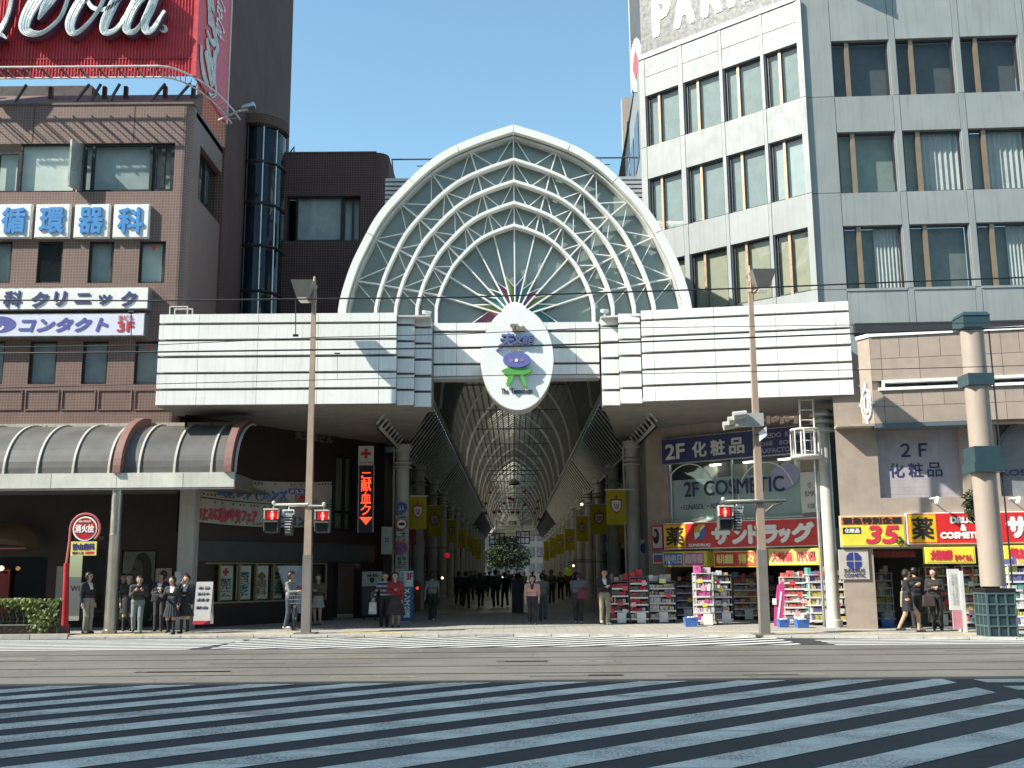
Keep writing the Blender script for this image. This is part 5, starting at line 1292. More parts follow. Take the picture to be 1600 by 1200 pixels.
def board(name, f, xl, yt, yb, xr, yt2, yb2, out, label, facem, edge=silver, ew=.03, cat='sign'):
    q0, q1 = f.S(xl, (yt + yb) / 2, out), f.S(xr, (yt2 + yb2) / 2, out); z1 = (f.Z(xl, yt, out) + f.Z(xr, yt2, out)) / 2; z0 = (f.Z(xl, yb, out) + f.Z(xr, yb2, out)) / 2
    t = thing(name, f.pt((q0 + q1) / 2, z0, out), label, cat)
    MB().fbox(f, q0, q1, z0, z1, .0, out - .012).build('case', edge, t); MB().fbox(f, q0 + ew, q1 - ew, z0 + ew, z1 - ew, out - .02, out).build('face', facem, t)
    return t, q0, q1, z0, z1
t, q0, q1, z0, z1 = board('cosmetics_sign', FKd, 1033, 688, 726, 1272, 660, 707, .2, 'long navy sign reading 2F 化粧品 above the cosmetic window', M('navy_board', (.035, .035, .13), .4))
h = z1 - z0; w = q1 - q0; lit = M('letter_pale', (.62, .62, .60), .5)
text('lettering', '2F', FKd, q0 + .03 * w, q0 + .17 * w, z0 + .17 * h, z1 - .22 * h, .21, lit, t, .022)
for k, ch in enumerate('化粧品'): text('lettering', ch, FKd, q0 + (.22 + .125 * k) * w, q0 + (.32 + .125 * k) * w, z0 + .17 * h, z1 - .22 * h, .21, lit, t, .02)
for k, s_ in enumerate(('SHISEIDO  Kanebo', 'KOSÉ   SOFINA', 'MAXFACTOR')):
    text('lettering', s_, FKd, q0 + .64 * w, q0 + (.95 if k < 2 else .88) * w, z1 - (.36 + .27 * k) * h, z1 - (.18 + .27 * k) * h, .21, M('letter_lilac', (.38, .36, .48), .5), t, .006)
redb = M('drug_red', (.56, .025, .03), .35, var=.06); yelb = M('drug_yellow', (.72, .42, .02), .4); blk = M('letter_black', (.02, .02, .02), .5)
t, q0, q1, z0, z1 = board('drugstore_sign', FKd, 1037, 820, 858, 1278, 806, 854, .3, 'long red sign reading サンドラッグ with yellow 薬 square', redb, white, .03)
h = z1 - z0; w = q1 - q0
slab('yellow_square', FKd, q0 + .04, q0 + .155 * w, z0 + .06, z1 - .06, .3, .306, yelb, t)
text('lettering', '薬', FKd, q0 + .10, q0 + .145 * w, z0 + .12, z1 - .12, .315, blk, t, .018)
c = (q0 + .255 * w, z0 + .62 * h); k = .26 * h
S1 = [(.85, 1.1), (-.1, 1.1), (-.8, .7), (-.95, 0), (.0, 0), (.05, .55)]; S2 = [(-.85, -1.1), (.1, -1.1), (.8, -.7), (.95, 0), (.95, .9), (.55, .3), (0, 0), (-.05, -.5)]
MB().prism(FKd, [(c[0] + x * k, c[1] + z * k) for x, z in S1], .303, .312).build('logo_leaf', yelb, t); MB().prism(FKd, [(c[0] + x * k, c[1] + z * k) for x, z in S2], .303, .313).build('logo_leaf', M('logo_blue', (.05, .16, .42), .4), t)
MB().prism(FKd, [(c[0] + x * k, c[1] + z * k) for x, z in ((.95, .9), (.55, 1.12), (.05, .75), (-.95, 0), (-.9, -.6), (-.85, -1.1), (.05, -.45), (.1, .2))], .3, .309).build('logo_field', white, t)
text('lettering', 'SUNDRUG', FKd, q0 + .175 * w, q0 + .325 * w, z0 + .08 * h, z0 + .2 * h, .31, white, t, .01)
for ch, a, c_, y0, y1 in (('サ', .335, .46, .1, .78), ('ン', .47, .57, .1, .78), ('ド', .575, .665, .1, .84), ('ラ', .665, .765, .1, .80), ('ッ', .765, .84, .1, .66), ('グ', .845, .985, .1, .86)):
    text('lettering', ch, FKd, q0 + a * w, q0 + c_ * w, z0 + y0 * h + .03, z0 + y1 * h, .33, white, t, .045, .03, n=8)
t, q0, q1, z0, z1 = board('face_poster', FKd, 1018, 822, 859, 1036, 820, 858, .12, 'narrow poster of a face left of the red drugstore sign', M('portrait_pale', (.5, .5, .48), .5), redb, .05, 'poster')
pel(FKd, 1028, 838, 5, 12, .12, .126, hairm, t, 'hair'); pel(FKd, 1026, 835, 3, 5, .126, .130, M('poster_skin', (.4, .28, .23)), t, 'face')
t, q0, q1, z0, z1 = board('card_sign', FKd, 1020, 866, 881, 1036, 864, 880, .1, 'small blue and red card payment sign by the drugstore corner', white, white, .02)
slab('band', FKd, q0 + .04, q1 - .03, z0 + .04, (z0 + z1) / 2, .1, .106, redb, t); slab('band', FKd, q0 + .04, q1 - .03, (z0 + z1) / 2, z1 - .04, .1, .106, M('logo_blue', (.05, .16, .42)), t)
for i, (xl, yt, yb, xr, yt2, yb2, lab, bg, parts) in enumerate((
    (1036, 863, 886, 1104, 860, 885, 'blue and pink sale banner with yellow edge below the drugstore sign', (.66, .60, .08), (('特売日', (.12, .14, .48), .03, .46), ('超得値', (.62, .12, .32), .5, .94))),
    (1115, 862, 886, 1184, 860, 886, 'red and yellow sale banner behind the right pole', (.50, .03, .05), (('毎月感謝', (.42, .02, .04), .05, .48), ('得々', (.55, .10, .03), .55, .95))),
    (1201, 859, 884, 1279, 855, 882, 'bright yellow sale banner right of the pole', (.72, .62, .06), (('大特価', (.70, .22, .12), .04, .5), ('ひやくせん', (.68, .35, .12), .55, .97)))))    :
    t, q0, q1, z0, z1 = board('sale_banner', FKd, xl, yt, yb, xr, yt2, yb2, .42, lab, M('sale_bg%d' % i, bg, .6), M('sale_edge', (.72, .62, .08), .6), .03, 'banner'); t['group'] = 'sale banners under the drugstore sign'
    h, w = z1 - z0, q1 - q0
    for s_, col, a, c_ in parts:
        slab('patch', FKd, q0 + a * w, q0 + c_ * w, z0 + .1 * h, z1 - .1 * h, .42, .425, M('patch_%s' % s_[0], col if i < 2 else (.72, .42, .22), .6), t)
        text('lettering', s_, FKd, q0 + a * w + .03, q0 + c_ * w - .03, z0 + .2 * h, z1 - .18 * h, .432, M('saleink_' + s_[0], [(.60, .62, .70), (.70, .62, .20), (.60, .06, .06)][i] if s_ != '超得値' else (.70, .55, .60), .6), t, .012)
    if i == 2: MB().prism(FKd, [(q1 - .3, z1 - .1), (q1 - .1, z1 - .1), (q1 - .1, z1 - .3), (q1 - .16, z1 - .24), (q1 - .26, z1 - .34), (q1 - .3, z1 - .28), (q1 - .2, z1 - .18)], .425, .432).build('arrow', blk, t)
t, q0, q1, z0, z1 = board('white_poster', FKd, 1251, 739, 802, 1281, 735, 799, .06, 'white cosmetics poster between the cosmetic window and the column', M('poster_white', (.66, .67, .66), .5, var=.08), white, .01, 'poster')
text('lettering', '♡\nRMK', FKd, q0 + .15, q1 - .15, z0 + .5, z1 - .35, .065, M('poster_ink', (.25, .26, .28), .6), t, .003); text('lettering', '天文館', FKd, q0 + .2, q1 - .2, z0 + .12, z0 + .28, .065, M('poster_ink', (.25, .26, .28)), t, .003)

# corner column of the marquee and things fixed to it
p = at(1293, 800, 31.2)
t = thing('corner_column', (p.x, p.y, PZ), 'cream round column at the right end of the marquee', 'column')
MB().lathe((p.x, p.y, PZ), [(.24, 0), (.24, .2), (.19, .22), (.185, 6.2)], 18).build('shaft', colm, t, smooth=True)
b = MB(); 
for z in (5.7, 5.95, 6.15): b.lathe((p.x, p.y, z), [(.2, 0), (.36, .03), (.36, .1), (.2, .13)], 18)
b.build('collar', colm, t, smooth=True)
MB().tube([(p.x - .28, p.y, PZ), (p.x - .28, p.y, 5.6)], .045, 8).build('drain_pipe', silver, t)
c = at(1259, 700, 30.9); cg = thing('ladder_cage', (c.x, c.y, c.z - .3), 'pale steel ladder with a safety cage hanging below the marquee', 'ladder')
zc0, zc1 = at(1259, 714, 30.9).z, at(1259, 672, 30.9).z; rcg = .42
for z, rr2 in ((zc0, .05), (zc1, .035)): MB().tube([(c.x + rcg * cos(t_), c.y + rcg * sin(t_), z) for t_ in np.linspace(0, 2 * pi, 20, endpoint=False)], rr2, 6, closed=True).build('hoop', frm, cg)
MB().lathe((c.x, c.y, zc0 - .02), [(rcg, 0), (rcg, .04)], 20).build('floor_plate', frm, cg)
for k in range(9):
    t_ = 2 * pi * k / 9 + .2; MB().tube([(c.x + rcg * cos(t_), c.y + rcg * sin(t_), zc0), (c.x + rcg * cos(t_), c.y + rcg * sin(t_), zc1)], .03 if k % 3 == 0 else .02, 6).build('cage_bar', frm, cg)
for dx in (-.2, .2): MB().tube([(c.x + dx, c.y - .3, zc0), (c.x + dx, c.y - .3, 6.62)], .03, 6).build('stile', frm, cg)
for k in range(6): MB().tube([(c.x - .2, c.y - .3, zc0 + .3 * k + .15), (c.x + .2, c.y - .3, zc0 + .3 * k + .15)], .018, 6).build('rung', frm, cg)

# ================================================================ tan corner building (right edge)
FTn = Fac(11.5, 29.3, -12); FTs = Fac(11.5, 29.9, -9)
tanb = thing('tan_corner_building', (13, 29.8, 0), 'tan stone clad building with jutting upper floor at the right edge', 'building')
tstone = M('tan_slab', (.33, .265, .225), .6, var=.08, scale=4, streak=.1, piece=.06); tgrout = M('tan_grout', (.20, .155, .13), .8)
tq0, tq1 = FTn.S(1363, 600), FTn.S(1760, 600); tz0, tz1 = FTn.Z(1400, 661), FTn.Z(1400, 525)
sz0, sz1 = FTn.Z(1450, 606), FTn.Z(1450, 592)
MB().fbox(FTn, tq0, tq1, tz0 + .02, sz0 - .02, -3, -.05).build('core', tgrout, tanb); MB().fbox(FTn, tq0, tq1, sz1 + .02, tz1 - .02, -3, -.05).build('core', tgrout, tanb); MB().fbox(FTn, tq0 + .3, tq1, sz0 - .02, sz1 + .02, -3, -.4).build('core', tgrout, tanb)
js = [tq0] + [FTn.S(x, 560) for x in (1377, 1436, 1505, 1566, 1624, 1690)] + [tq1]
rws = [(tz0, (tz0 + sz0) / 2), ((tz0 + sz0) / 2, sz0), (sz1, (sz1 + tz1) / 2), ((sz1 + tz1) / 2, tz1)]
for i, (z0, z1) in enumerate(rws):
    for a, b_ in zip(js, js[1:]):
        m_ = (a + b_) / 2 if i % 2 else None
        for c0, c1 in (((a, b_),) if m_ is None or b_ - a < .6 else ((a, m_), (m_, b_))): slab('stone_slab', FTn, c0 + .006, c1 - .006, z0 + .006, z1 - .006, -.06, 0, tstone, tanb)
slab('window_trim', FTn, FTn.S(1378, 600), tq1, sz1 - .07, sz1 + .005, -.2, .05, cladm, tanb); slab('window_trim', FTn, FTn.S(1372, 600), tq1, sz0 - .03, sz0 + .05, -.2, .07, cladm, tanb); slab('window_trim', FTn, FTn.S(1378, 600), FTn.S(1378, 600) + .07, sz0 + .05, sz1 - .07, -.2, .05, cladm, tanb)
window(tanb, FTn, FTn.S(1380, 600), tq1, sz0, sz1, .2, gfr, gg, dark, (.1, .2, .3, .4, .5, .6), .03, backd=.15)
slab('roof_trim', FTn, tq0, tq1, tz1 + .006, tz1 + .1, -.4, .05, cladm, tanb); slab('lower_trim', FTn, tq0 - .02, FTn.S(1526, 660), tz0 - .12, tz0 - .004, -1, .06, M('trim_slate', (.09, .11, .14), .5), tanb)
cn = FTn.pt(tq0, 0); FTc = Fac(cn.x, cn.y, -62); qc = FTc.S(1343, 590)
MB().fbox(FTc, qc, -.01, tz0, tz1, -1.5, 0).build('chamfer_wall', tstone, tanb); slab('chamfer_trim', FTc, qc, 0, tz1, tz1 + .1, -.4, .05, cladm, tanb)
c = ((qc) / 2, FTc.Z(1354, 632)); b = MB()
b.ribbon(FTc, [(c[0] + .17 * cos(t_), c[1] + .42 * sin(t_)) for t_ in np.linspace(0, 2 * pi, 24, endpoint=False)], .05, 0, .06, close=True); b.ribbon(FTc, [(c[0] + .08 * cos(t_), c[1] + .24 * sin(t_)) for t_ in np.linspace(0, 2 * pi, 20, endpoint=False)], .04, 0, .06, close=True); b.ribbon(FTc, [(c[0], c[1] + .62), (c[0], c[1] + .42)], .06, 0, .06); b.ribbon(FTc, [(c[0], c[1] - .62), (c[0], c[1] - .42)], .06, 0, .06); b.ribbon(FTc, [(c[0] - .26, c[1]), (c[0] - .14, c[1])], .06, 0, .06); b.ribbon(FTc, [(c[0] + .14, c[1]), (c[0] + .26, c[1])], .06, 0, .06)
b.build('wall_emblem', white, tanb)
# recessed first floor with shutter, shop front below
shl = (FTs.S(1372, 720), FTs.S(1502, 720), FTs.Z(1436, 777), FTs.Z(1436, 664)); shr = (FTs.S(1560, 720), FTs.S(1760, 720), FTs.Z(1580, 775), FTs.Z(1580, 640))
fs0 = FTs.S(1306, 700); sgz = FTs.Z(1400, 857)
opn = [(FTs.S(1368, 920), FTs.S(1760, 920), 0, sgz)]
wall(FTs, fs0, FTs.S(1760, 700), 0, tz1 - .4, [shl, shr] + opn, .3).build('recessed_wall', tan, tanb)
shut = M('shutter_lilac', (.36, .33, .36), .6, .0, streak=.2)
for k in range(20):
    z = shl[2] + (shl[3] - shl[2]) * k / 20; slab('shutter_slat', FTs, shl[0], shl[1], z + .0005, z + (shl[3] - shl[2]) / 20 - .0005, -.24, -.2 + .002 * (k % 2), shut, tanb)
text('lettering', '２Ｆ', FTs, FTs.S(1409, 703), FTs.S(1452, 703), FTs.Z(1430, 713), FTs.Z(1430, 691), -.192, indigo, tanb, .015); [text('lettering', ch_, FTs, FTs.S(1391 + 30 * k_, 735), FTs.S(1415 + 30 * k_, 735), FTs.Z(1430, 745), FTs.Z(1430, 722), -.192, indigo, tanb, .006) for k_, ch_ in enumerate('化粧品')]
MB().fbox(FTs, shr[0], shr[1], shr[2], shr[3], -.26, -.22).build('glass_sheet', M('sheet_grey', (.22, .23, .25), .25), tanb); text('lettering', 'KOSÉ', FTs, FTs.S(1566, 735), FTs.S(1618, 735), FTs.Z(1590, 742), FTs.Z(1590, 730), -.2, indigo, tanb, .004)
b = MB(); b.ribbon(FTs, [(shr[0] + 1.9 - 1.9 * cos(t_), shr[3] - 1.3 + 1.3 * sin(t_)) for t_ in np.linspace(0, pi / 2, 12)], .1, -.2, .04); b.build('arch_trim', M('trim_slate', (.09, .11, .14)), tanb)
b = MB(); P = FTs.pt; a, c_, d = opn[0][0], opn[0][1], 4.5
b.quad(P(a, 0, -d), P(c_, 0, -d), P(c_, sgz, -d), P(a, sgz, -d)); b.quad(P(a, 0, -.3), P(a, 0, -d), P(a, sgz, -d), P(a, sgz, -.3)); b.quad(P(a, sgz, -.3), P(c_, sgz, -.3), P(c_, sgz, -d), P(a, sgz, -d)); b.build('interior', intm, tanb)
MB().fbox(FTs, fs0, fs0 + 9, tz0 - .05, tz0 + .02, -.1, .5).build('overhang_soffit', M('soffit_tan', (.36, .30, .25), .7), tanb)
for px in (1457, 1582):
    p = FTs.pt(FTs.S(px, 782), FTs.Z(px, 782), .5); b = MB(); b.tube([p + Vector((0, .6, .05)), p + Vector((0, 0, .05))], .02, 6); b.tube([p + Vector((.05, 0, .06)), p + Vector((-.03, -.02, -.12))], .06, 8); b.build('spotlight', white, tanb)
t, q0, q1, z0, z1 = board('discount_sign', FTs, 1313, 807, 856, 1415, 803, 853, .15, 'yellow sale sign with large red 35 right of the column', M('disc_yellow', (.66, .58, .06), .5), M('disc_edge', (.55, .48, .30), .5), .04)
h, w = z1 - z0, q1 - q0; dred = M('disc_red', (.55, .03, .07), .5)
slab('red_strip', FTs, q0 + .04, q1 - .06, z1 - .30 * h, z1 - .05 * h, .15, .155, M('disc_strip', (.50, .10, .06), .5), t); text('lettering', '緊急特別企画', FTs, q0 + .08, q1 - .1, z1 - .28 * h, z1 - .06 * h, .16, blk, t, .014)
text('lettering', '35', FTs, q0 + .38 * w, q1 - .10 * w, z0 + .10 * h, z0 + .68 * h, .165, dred, t, .028, slant=.2); text('lettering', '%\nOFF', FTs, q1 - .16 * w, q1 - .03 * w, z0 + .08 * h, z0 + .32 * h, .18, blk, t, .012)
slab('black_tag', FTs, q0 + .07, q0 + .32 * w, z0 + .42 * h, z0 + .62 * h, .15, .156, blk, t); text('lettering', '化粧品', FTs, q0 + .12, q0 + .3 * w, z0 + .45 * h, z0 + .59 * h, .16, white, t, .006)
t, q0, q1, z0, z1 = board('drug_cosmetics_sign', FTs, 1417, 803, 851, 1680, 796, 847, .17, 'red sign reading 薬 DRUG & COSMETICS behind the big column', redb, white, .025)
h = z1 - z0; ys = 1463
slab('yellow_square', FTs, q0 + .05, FTs.S(1463, 827, .17), z0 + .05, z1 - .05, .17, .176, yelb, t); text('lettering', '薬', FTs, q0 + .12, FTs.S(1459, 827, .17), z0 + .12, z1 - .12, .182, blk, t, .016)
text('lettering', 'DRUG\n&\nCOSMETICS', FTs, FTs.S(1468, 827, .17), FTs.S(1543, 827, .17), z0 + .16 * h, z1 - .14 * h, .182, white, t, .018); text('lettering', 'サン', FTs, FTs.S(1572, 827, .17), FTs.S(1640, 827, .17), z0 + .15 * h, z1 - .15 * h, .182, white, t, .05)
t, q0, q1, z0, z1 = board('logo_panel', FTs, 1311, 859, 906, 1358, 858, 905, .06, 'pale panel with navy round logo under the yellow sale sign', M('logo_pale', (.45, .41, .38), .5), M('logo_pale', (.45, .41, .38)), .01)
c = ((q0 + q1) / 2, z0 + .62 * (z1 - z0))
for sx, sz in ((-1, 1), (1, 1), (-1, -1), (1, -1)):
    MB().prism(FTs, [(c[0] + sx * .02, c[1] + sz * .02), (c[0] + sx * .2, c[1] + sz * .02), (c[0] + sx * .2, c[1] + sz * .12), (c[0] + sx * .12, c[1] + sz * .22), (c[0] + sx * .02, c[1] + sz * .24)][::(1 if sx * sz > 0 else -1)], .06, .075).build('logo_piece', M('logo_navy', (.03, .04, .2), .4), t)
text('lettering', 'SUNDRUG\nCOSMETIC', FTs, q0 + .12, q1 - .12, z0 + .06, z0 + .3, .07, indigo, t, .004)
for i, (x0, x1, y0, y1, s_, lab) in enumerate(((1446, 1524, 855, 881, '大特価祭', 'yellow sale strip with red letters left of the big column'), (1570, 1680, 852, 880, '超お買得', 'yellow sale strip with arrows right of the big column'), (1362, 1432, 860, 872, '35 35 35', 'dark red strip with 35 above the shop doorway'))):
    t, q0, q1, z0, z1 = board('sale_strip', FTs, x0, y0, y1, x1, y0 - 1, y1 - 1, .3 if i < 2 else -.3, lab, M('strip_yellow', (.70, .58, .05), .5) if i < 2 else M('strip_red', (.16, .03, .03), .6), MATS['sale_edge'] if i < 2 else dframe, .04, 'banner') if i < 2 else board('sale_strip', FTs.off(-.5), x0, y0, y1, x1, y0 - 1, y1 - 1, .06, lab, M('strip_red', (.16, .03, .03), .6), dframe, .02, 'banner')
    text('lettering', s_, FTs if i < 2 else FTs.off(-.5), q0 + .12, q0 + (.55 if i < 2 else .97) * (q1 - q0), z0 + .08, z1 - .07, .31 if i < 2 else .07, dred, t, .025); t['group'] = 'sale strips over the right shop front'
    if i < 2: text('lettering', 'ひやくせん', FTs, q0 + .58 * (q1 - q0), q1 - .08, z0 + .06, z0 + .25, .31, dred, t, .012)
# the big street column
p = ground(1559, 994, PZ); gcol = M('column_tan', (.34, .275, .235), .55, var=.06, streak=.1); tealm = M('teal_metal', (.045, .085, .10), .4, .3, .1)
bc = thing('street_column', p, 'tall tan column with teal metal bands and gridded base', 'column')
zz_ = lambda y: at(1540, y, p.y).z
MB().lathe(p, [(.30, 1.2), (.29, zz_(740)), (.285, zz_(500) - PZ)], 24).build('shaft', gcol, bc, smooth=True)
hb = .34
for k_, (y0, y1, g) in enumerate(((739, 724, .38), (724, 699, .33), (604, 586, .33), (515, 497, .34))):
    MB().box(p.x - g, p.x + g, p.y - g, p.y + g, zz_(y0), zz_(y1)).build('band', tealm, bc)
b = MB(); z = zz_(497); b.hexa([(p.x - .36, p.y - .36, z), (p.x + .36, p.y - .36, z), (p.x + .36, p.y + .36, z), (p.x - .36, p.y + .36, z), (p.x - .3, p.y - .3, z + .1), (p.x + .3, p.y - .3, z + .1), (p.x + .3, p.y + .3, z + .1), (p.x - .3, p.y + .3, z + .1)]); b.build('cap', tealm, bc)
zb_ = zz_(923); 
MB().box(p.x - hb, p.x + hb, p.y - hb, p.y + hb, PZ, zb_ - .03).build('base', M('teal_dark', (.03, .055, .065), .45, .2), bc); MB().box(p.x - hb - .03, p.x + hb + .03, p.y - hb - .03, p.y + hb + .03, zb_ - .03, zb_ + .06).build('base_cap', dframe, bc)
b = MB(); nR, nC = 4, 3
for face in range(2):
    for i in range(nR + 1):
        z = PZ + (zb_ - .06 - PZ) * i / nR
        if face == 0: b.box(p.x - hb - .02, p.x + hb + .02, p.y - hb - .025, p.y - hb + .01, z - .02, z + .02)
        else: b.box(p.x - hb - .025, p.x - hb + .01, p.y - hb, p.y + hb, z - .02, z + .02)
    for i in range(nC + 1):
        q = -hb + 2 * hb * i / nC
        if face == 0: b.box(p.x + q - .018, p.x + q + .018, p.y - hb - .024, p.y - hb + .01, PZ, zb_ - .04)
        else: b.box(p.x - hb - .024, p.x - hb + .01, p.y + q - .018, p.y + q + .018, PZ, zb_ - .04)
b.build('base_grid', M('teal_edge', (.10, .16, .17), .4, .3), bc)
MB().tube([(p.x + .36, p.y - .25, 1.3), (p.x + .33, p.y - .25, zz_(520))], .02, 6).build('cable', dframe, bc)
pl = at(1520, 788, 27.6); t = thing('hanging_plant', pl, 'bushy dark green hanging plant behind the big column', 'plant')
leaves(420, pl + Vector((.1, 0, -.05)), (.35, .3, .55), .09, 5).build('foliage', leafm, t, fix=False); MB().tube([pl + Vector((0, 0, .3)), pl + Vector((.6, .1, .9))], .02, 5).build('bracket', sf, t); MB().lathe(pl + Vector((.1, 0, -.3)), [(.1, 0), (.18, .25)], 10).build('basket', M('bark', (.1, .075, .055)), t)
# upper dark slab in place of the shaded gap between grey office and tan building
slab('dark_gap_fill', FX, 1.2, XR, FX.Z(1450, 522), FX.Z(1450, 506), -.3, .3, M('gap_dark', (.03, .03, .035), .6), tanb)
# ================================================================ street furniture
polem = M('pole_tan', (.36, .27, .21), .6, .1, .1, streak=.15); poled = M('pole_dark', (.17, .155, .14), .7)
def lamp_pole(px, py, tx, ty, label, lampdx):
    p = ground(px, py, PZ); top = at(tx, ty, p.y); t = thing('lamp_pole', p, label, 'lamp post', 'tan lamp poles at the crossing')
    lean = (top - p); k = 2.15 / lean.z
    a = p + lean * k
    MB().tube([p, a], [.175, .165], 4, up=(1, 0, 0)).build('lower_shaft', poled, t); MB().tube([a, top], [.145, .08], 4, up=(1, 0, 0)).build('upper_shaft', polem, t)
    MB().box(p.x - .3, p.x + .3, p.y - .3, p.y + .3, PZ - .02, PZ + .03).build('base_plate', poled, t)
    c = top + Vector((lampdx * .28, -.1, .0)); b = MB(); w0, w1 = .32, .16
    b.hexa([c + Vector(v) for v in ((-w1, -.25, -.28), (w1, -.25, -.28), (w1, .25, -.28), (-w1, .25, -.28), (-w0, -.4, .22), (w0, -.4, .22), (w0, .4, .22), (-w0, .4, .22))]); b.build('lamp_hood', M('hood_grey', (.22, .20, .18), .5, .3), t)
    MB().box(c.x - .13, c.x + .13, c.y - .27, c.y + .2, c.z - .33, c.z - .285).build('lamp_lens', M('lens_pale', (.6, .58, .5), .2), t)
    MB().tube([top + Vector((0, 0, -.3)), top + Vector((0, 0, .45))], [.09, .03], 6).build('finial', polem, t)
    MB().tube([top + Vector((0, 0, -.35)), c + Vector((0, 0, -.2))], .05, 6).build('arm', polem, t)
    return t, p, top
LP, lp0, lp1 = lamp_pole(478, 990, 491, 455, 'tan lamp pole with grey foot in front of the blood donation windows', -1)
RP, rp0, rp1 = lamp_pole(1195, 992, 1172, 440, 'tan lamp pole with grey foot in front of the drugstore', 1)
sigm = M('signal_case', (.10, .10, .10), .5); sigw = M('signal_pale', (.55, .53, .48), .5)
redlit = M('signal_red', (.6, .01, .012), .4, emit=.55); figm = M('signal_figure', (1.0, .35, .28), .4, emit=.9)
def ped_signal(px, y0, y1, Y, label, attach):
    f = Fac(0, Y); r = f.rect(px - 10, y0, px + 10, y1); t = thing('pedestrian_signal', f.pt((r[0] + r[1]) / 2, r[2]), label, 'traffic light', 'red pedestrian signals')
    h = (r[3] - r[2]) / 2; cx = (r[0] + r[1]) / 2; w = (r[1] - r[0]) / 2
    for k, z in enumerate((r[2] + h, r[2])):
        MB().fbox(f, cx - w, cx + w, z + .01, z + h - .01, -.3, 0).build('housing', sigm, t)
        b = MB(); b.fbox(f, cx - w - .02, cx + w + .02, z + h - .04, z + h, 0, .22); 
        for s in (-1, 1): b.prism(Fac(0, Y), [(cx + s * w, z + .05), (cx + s * (w + .02), z + .05), (cx + s * (w + .02), z + h - .04), (cx + s * w, z + h - .04)][::s], 0, .16)
        b.build('visor', sigw if k == 0 else sigm, t)
        MB().fbox(f, cx - w * .82, cx + w * .82, z + .05, z + h - .06, -.01, .012).build('lens', redlit if k == 0 else M('lens_off', (.03, .04, .04), .2), t)
        if k == 0:
            zc = z + h * .45; b = MB(); u = h * .11
            b.prism(f, [(cx + u * .8 * cos(q * pi / 5), zc + 2.7 * u + u * .8 * sin(q * pi / 5)) for q in range(10)], .012, .018); b.prism(f, [(cx - 1.3 * u, zc + 1.6 * u), (cx - 1.5 * u, zc - .6 * u), (cx - .8 * u, zc - .6 * u), (cx - .7 * u, zc - 3 * u), (cx + .7 * u, zc - 3 * u), (cx + .8 * u, zc - .6 * u), (cx + 1.5 * u, zc - .6 * u), (cx + 1.3 * u, zc + 1.6 * u)], .012, .018); b.build('standing_figure', figm, t)
    MB().tube([f.pt(cx, r[3] - .02, -.15), f.pt(cx, r[3] + .12, -.15), Vector((attach[0], attach[1], r[3] + .12))], .035, 6).build('bracket', sigw, t)
    MB().lathe(f.pt(cx, r[3] + .12, -.15), [(.02, 0), (.05, .03), (.05, .09), (.02, .11)], 10).build('sound_unit', sigw, t)
    return t
YL = lp0.y - .15
ped_signal(425, 795, 833, YL, 'red pedestrian signal on the left pole, arm to its left', (lp0.x, YL))
ped_signal(504, 797, 833, YL, 'red pedestrian signal on the left pole, close on its right', (lp0.x, YL))
ped_signal(1133, 790, 829, rp0.y - .1, 'red pedestrian signal left of the right pole', (rp0.x, rp0.y - .1))
def louvre_signal(x0, y0, x1, y1, Y, label, ax):
    f = Fac(0, Y); r = f.rect(x0, y0, x1, y1); t = thing('louvred_signal', f.pt((r[0] + r[1]) / 2, r[2]), label, 'traffic light', 'louvred signals seen edge on')
    w, h = r[1] - r[0], r[3] - r[2]
    MB().fbox(f, r[0], r[1], r[3] - .2 * h, r[3], -.1, .02).build('name_plate', white, t); text('lettering', '歩行者用', f, r[0] + .03, r[1] - .03, r[3] - .16 * h, r[3] - .04 * h, .025, blk, t, .002)
    b = MB()
    for k in range(7):
        z = r[3] - (.26 + .105 * k) * h; i = .06 * k * w * .5; b.fbox(f, r[0] + .04 + i, r[1] - .04 - i, z - .02, z + .015, -.12, .08)
    b.build('louvre_slats', M('louvre_pale', (.42, .42, .42), .5), t)
    MB().fbox(f, r[0] + .05, r[1] - .06, r[2], r[3] - .21 * h, -.3, -.12).build('housing', sigm, t)
    MB().tube([f.pt((r[0] + r[1]) / 2, r[3], -.1), f.pt((r[0] + r[1]) / 2, r[3] + .1, -.1), Vector((ax, Y + .1, r[3] + .1))], .03, 6).build('bracket', sigw, t)
louvre_signal(441, 796, 459, 836, YL, 'white topped louvred signal between the left pole and its signal', lp0.x); louvre_signal(1145, 790, 1162, 829, rp0.y - .1, 'white topped louvred signal beside the right pole', rp0.x)
# horizontal vehicle signal on the right pole, seen from behind its visors
c = at(1165, 657, rp0.y - .2); t = thing('vehicle_signal', c, 'grey vehicle signal with three visors on the right pole', 'traffic light')
MB().box(c.x - .3, c.x + .45, c.y - .12, c.y + .12, c.z - .16, c.z + .18).build('housing', M('signal_grey', (.40, .39, .37), .5), t)
for k in range(3):
    b = MB(); x = c.x - .3 - .02 - .10 * k; z = c.z + .14 - .11 * k
    b.tube([(x + .3, c.y - .22 + .17 * k, z), (x - .05, c.y - .22 + .17 * k, z - .05)], [.10, .115], 10); b.build('visor', M('signal_grey', (.4, .39, .37)), t)
MB().tube([(c.x + .4, c.y, c.z), (rp0.x + 1.0, c.y, c.z + .05)], .05, 6).build('arm', sigw, t)
b = MB()
for k in range(7):
    x = rp0.x + .25 + .12 * k; b.box(x, x + .1, c.y - .1, c.y + .1, c.z - .1 + .05 * (k % 3), c.z + .1 - .03 * (k % 2))
b.build('fittings', M('fitting_rust', (.16, .11, .08), .6), t)
f = Fac(0, rp0.y - .3); r = f.rect(1186, 666, 1198, 690); t2 = thing('small_plate', f.pt(r[0], r[2]), 'small tilted white plate on the right pole below the vehicle signal', 'sign')
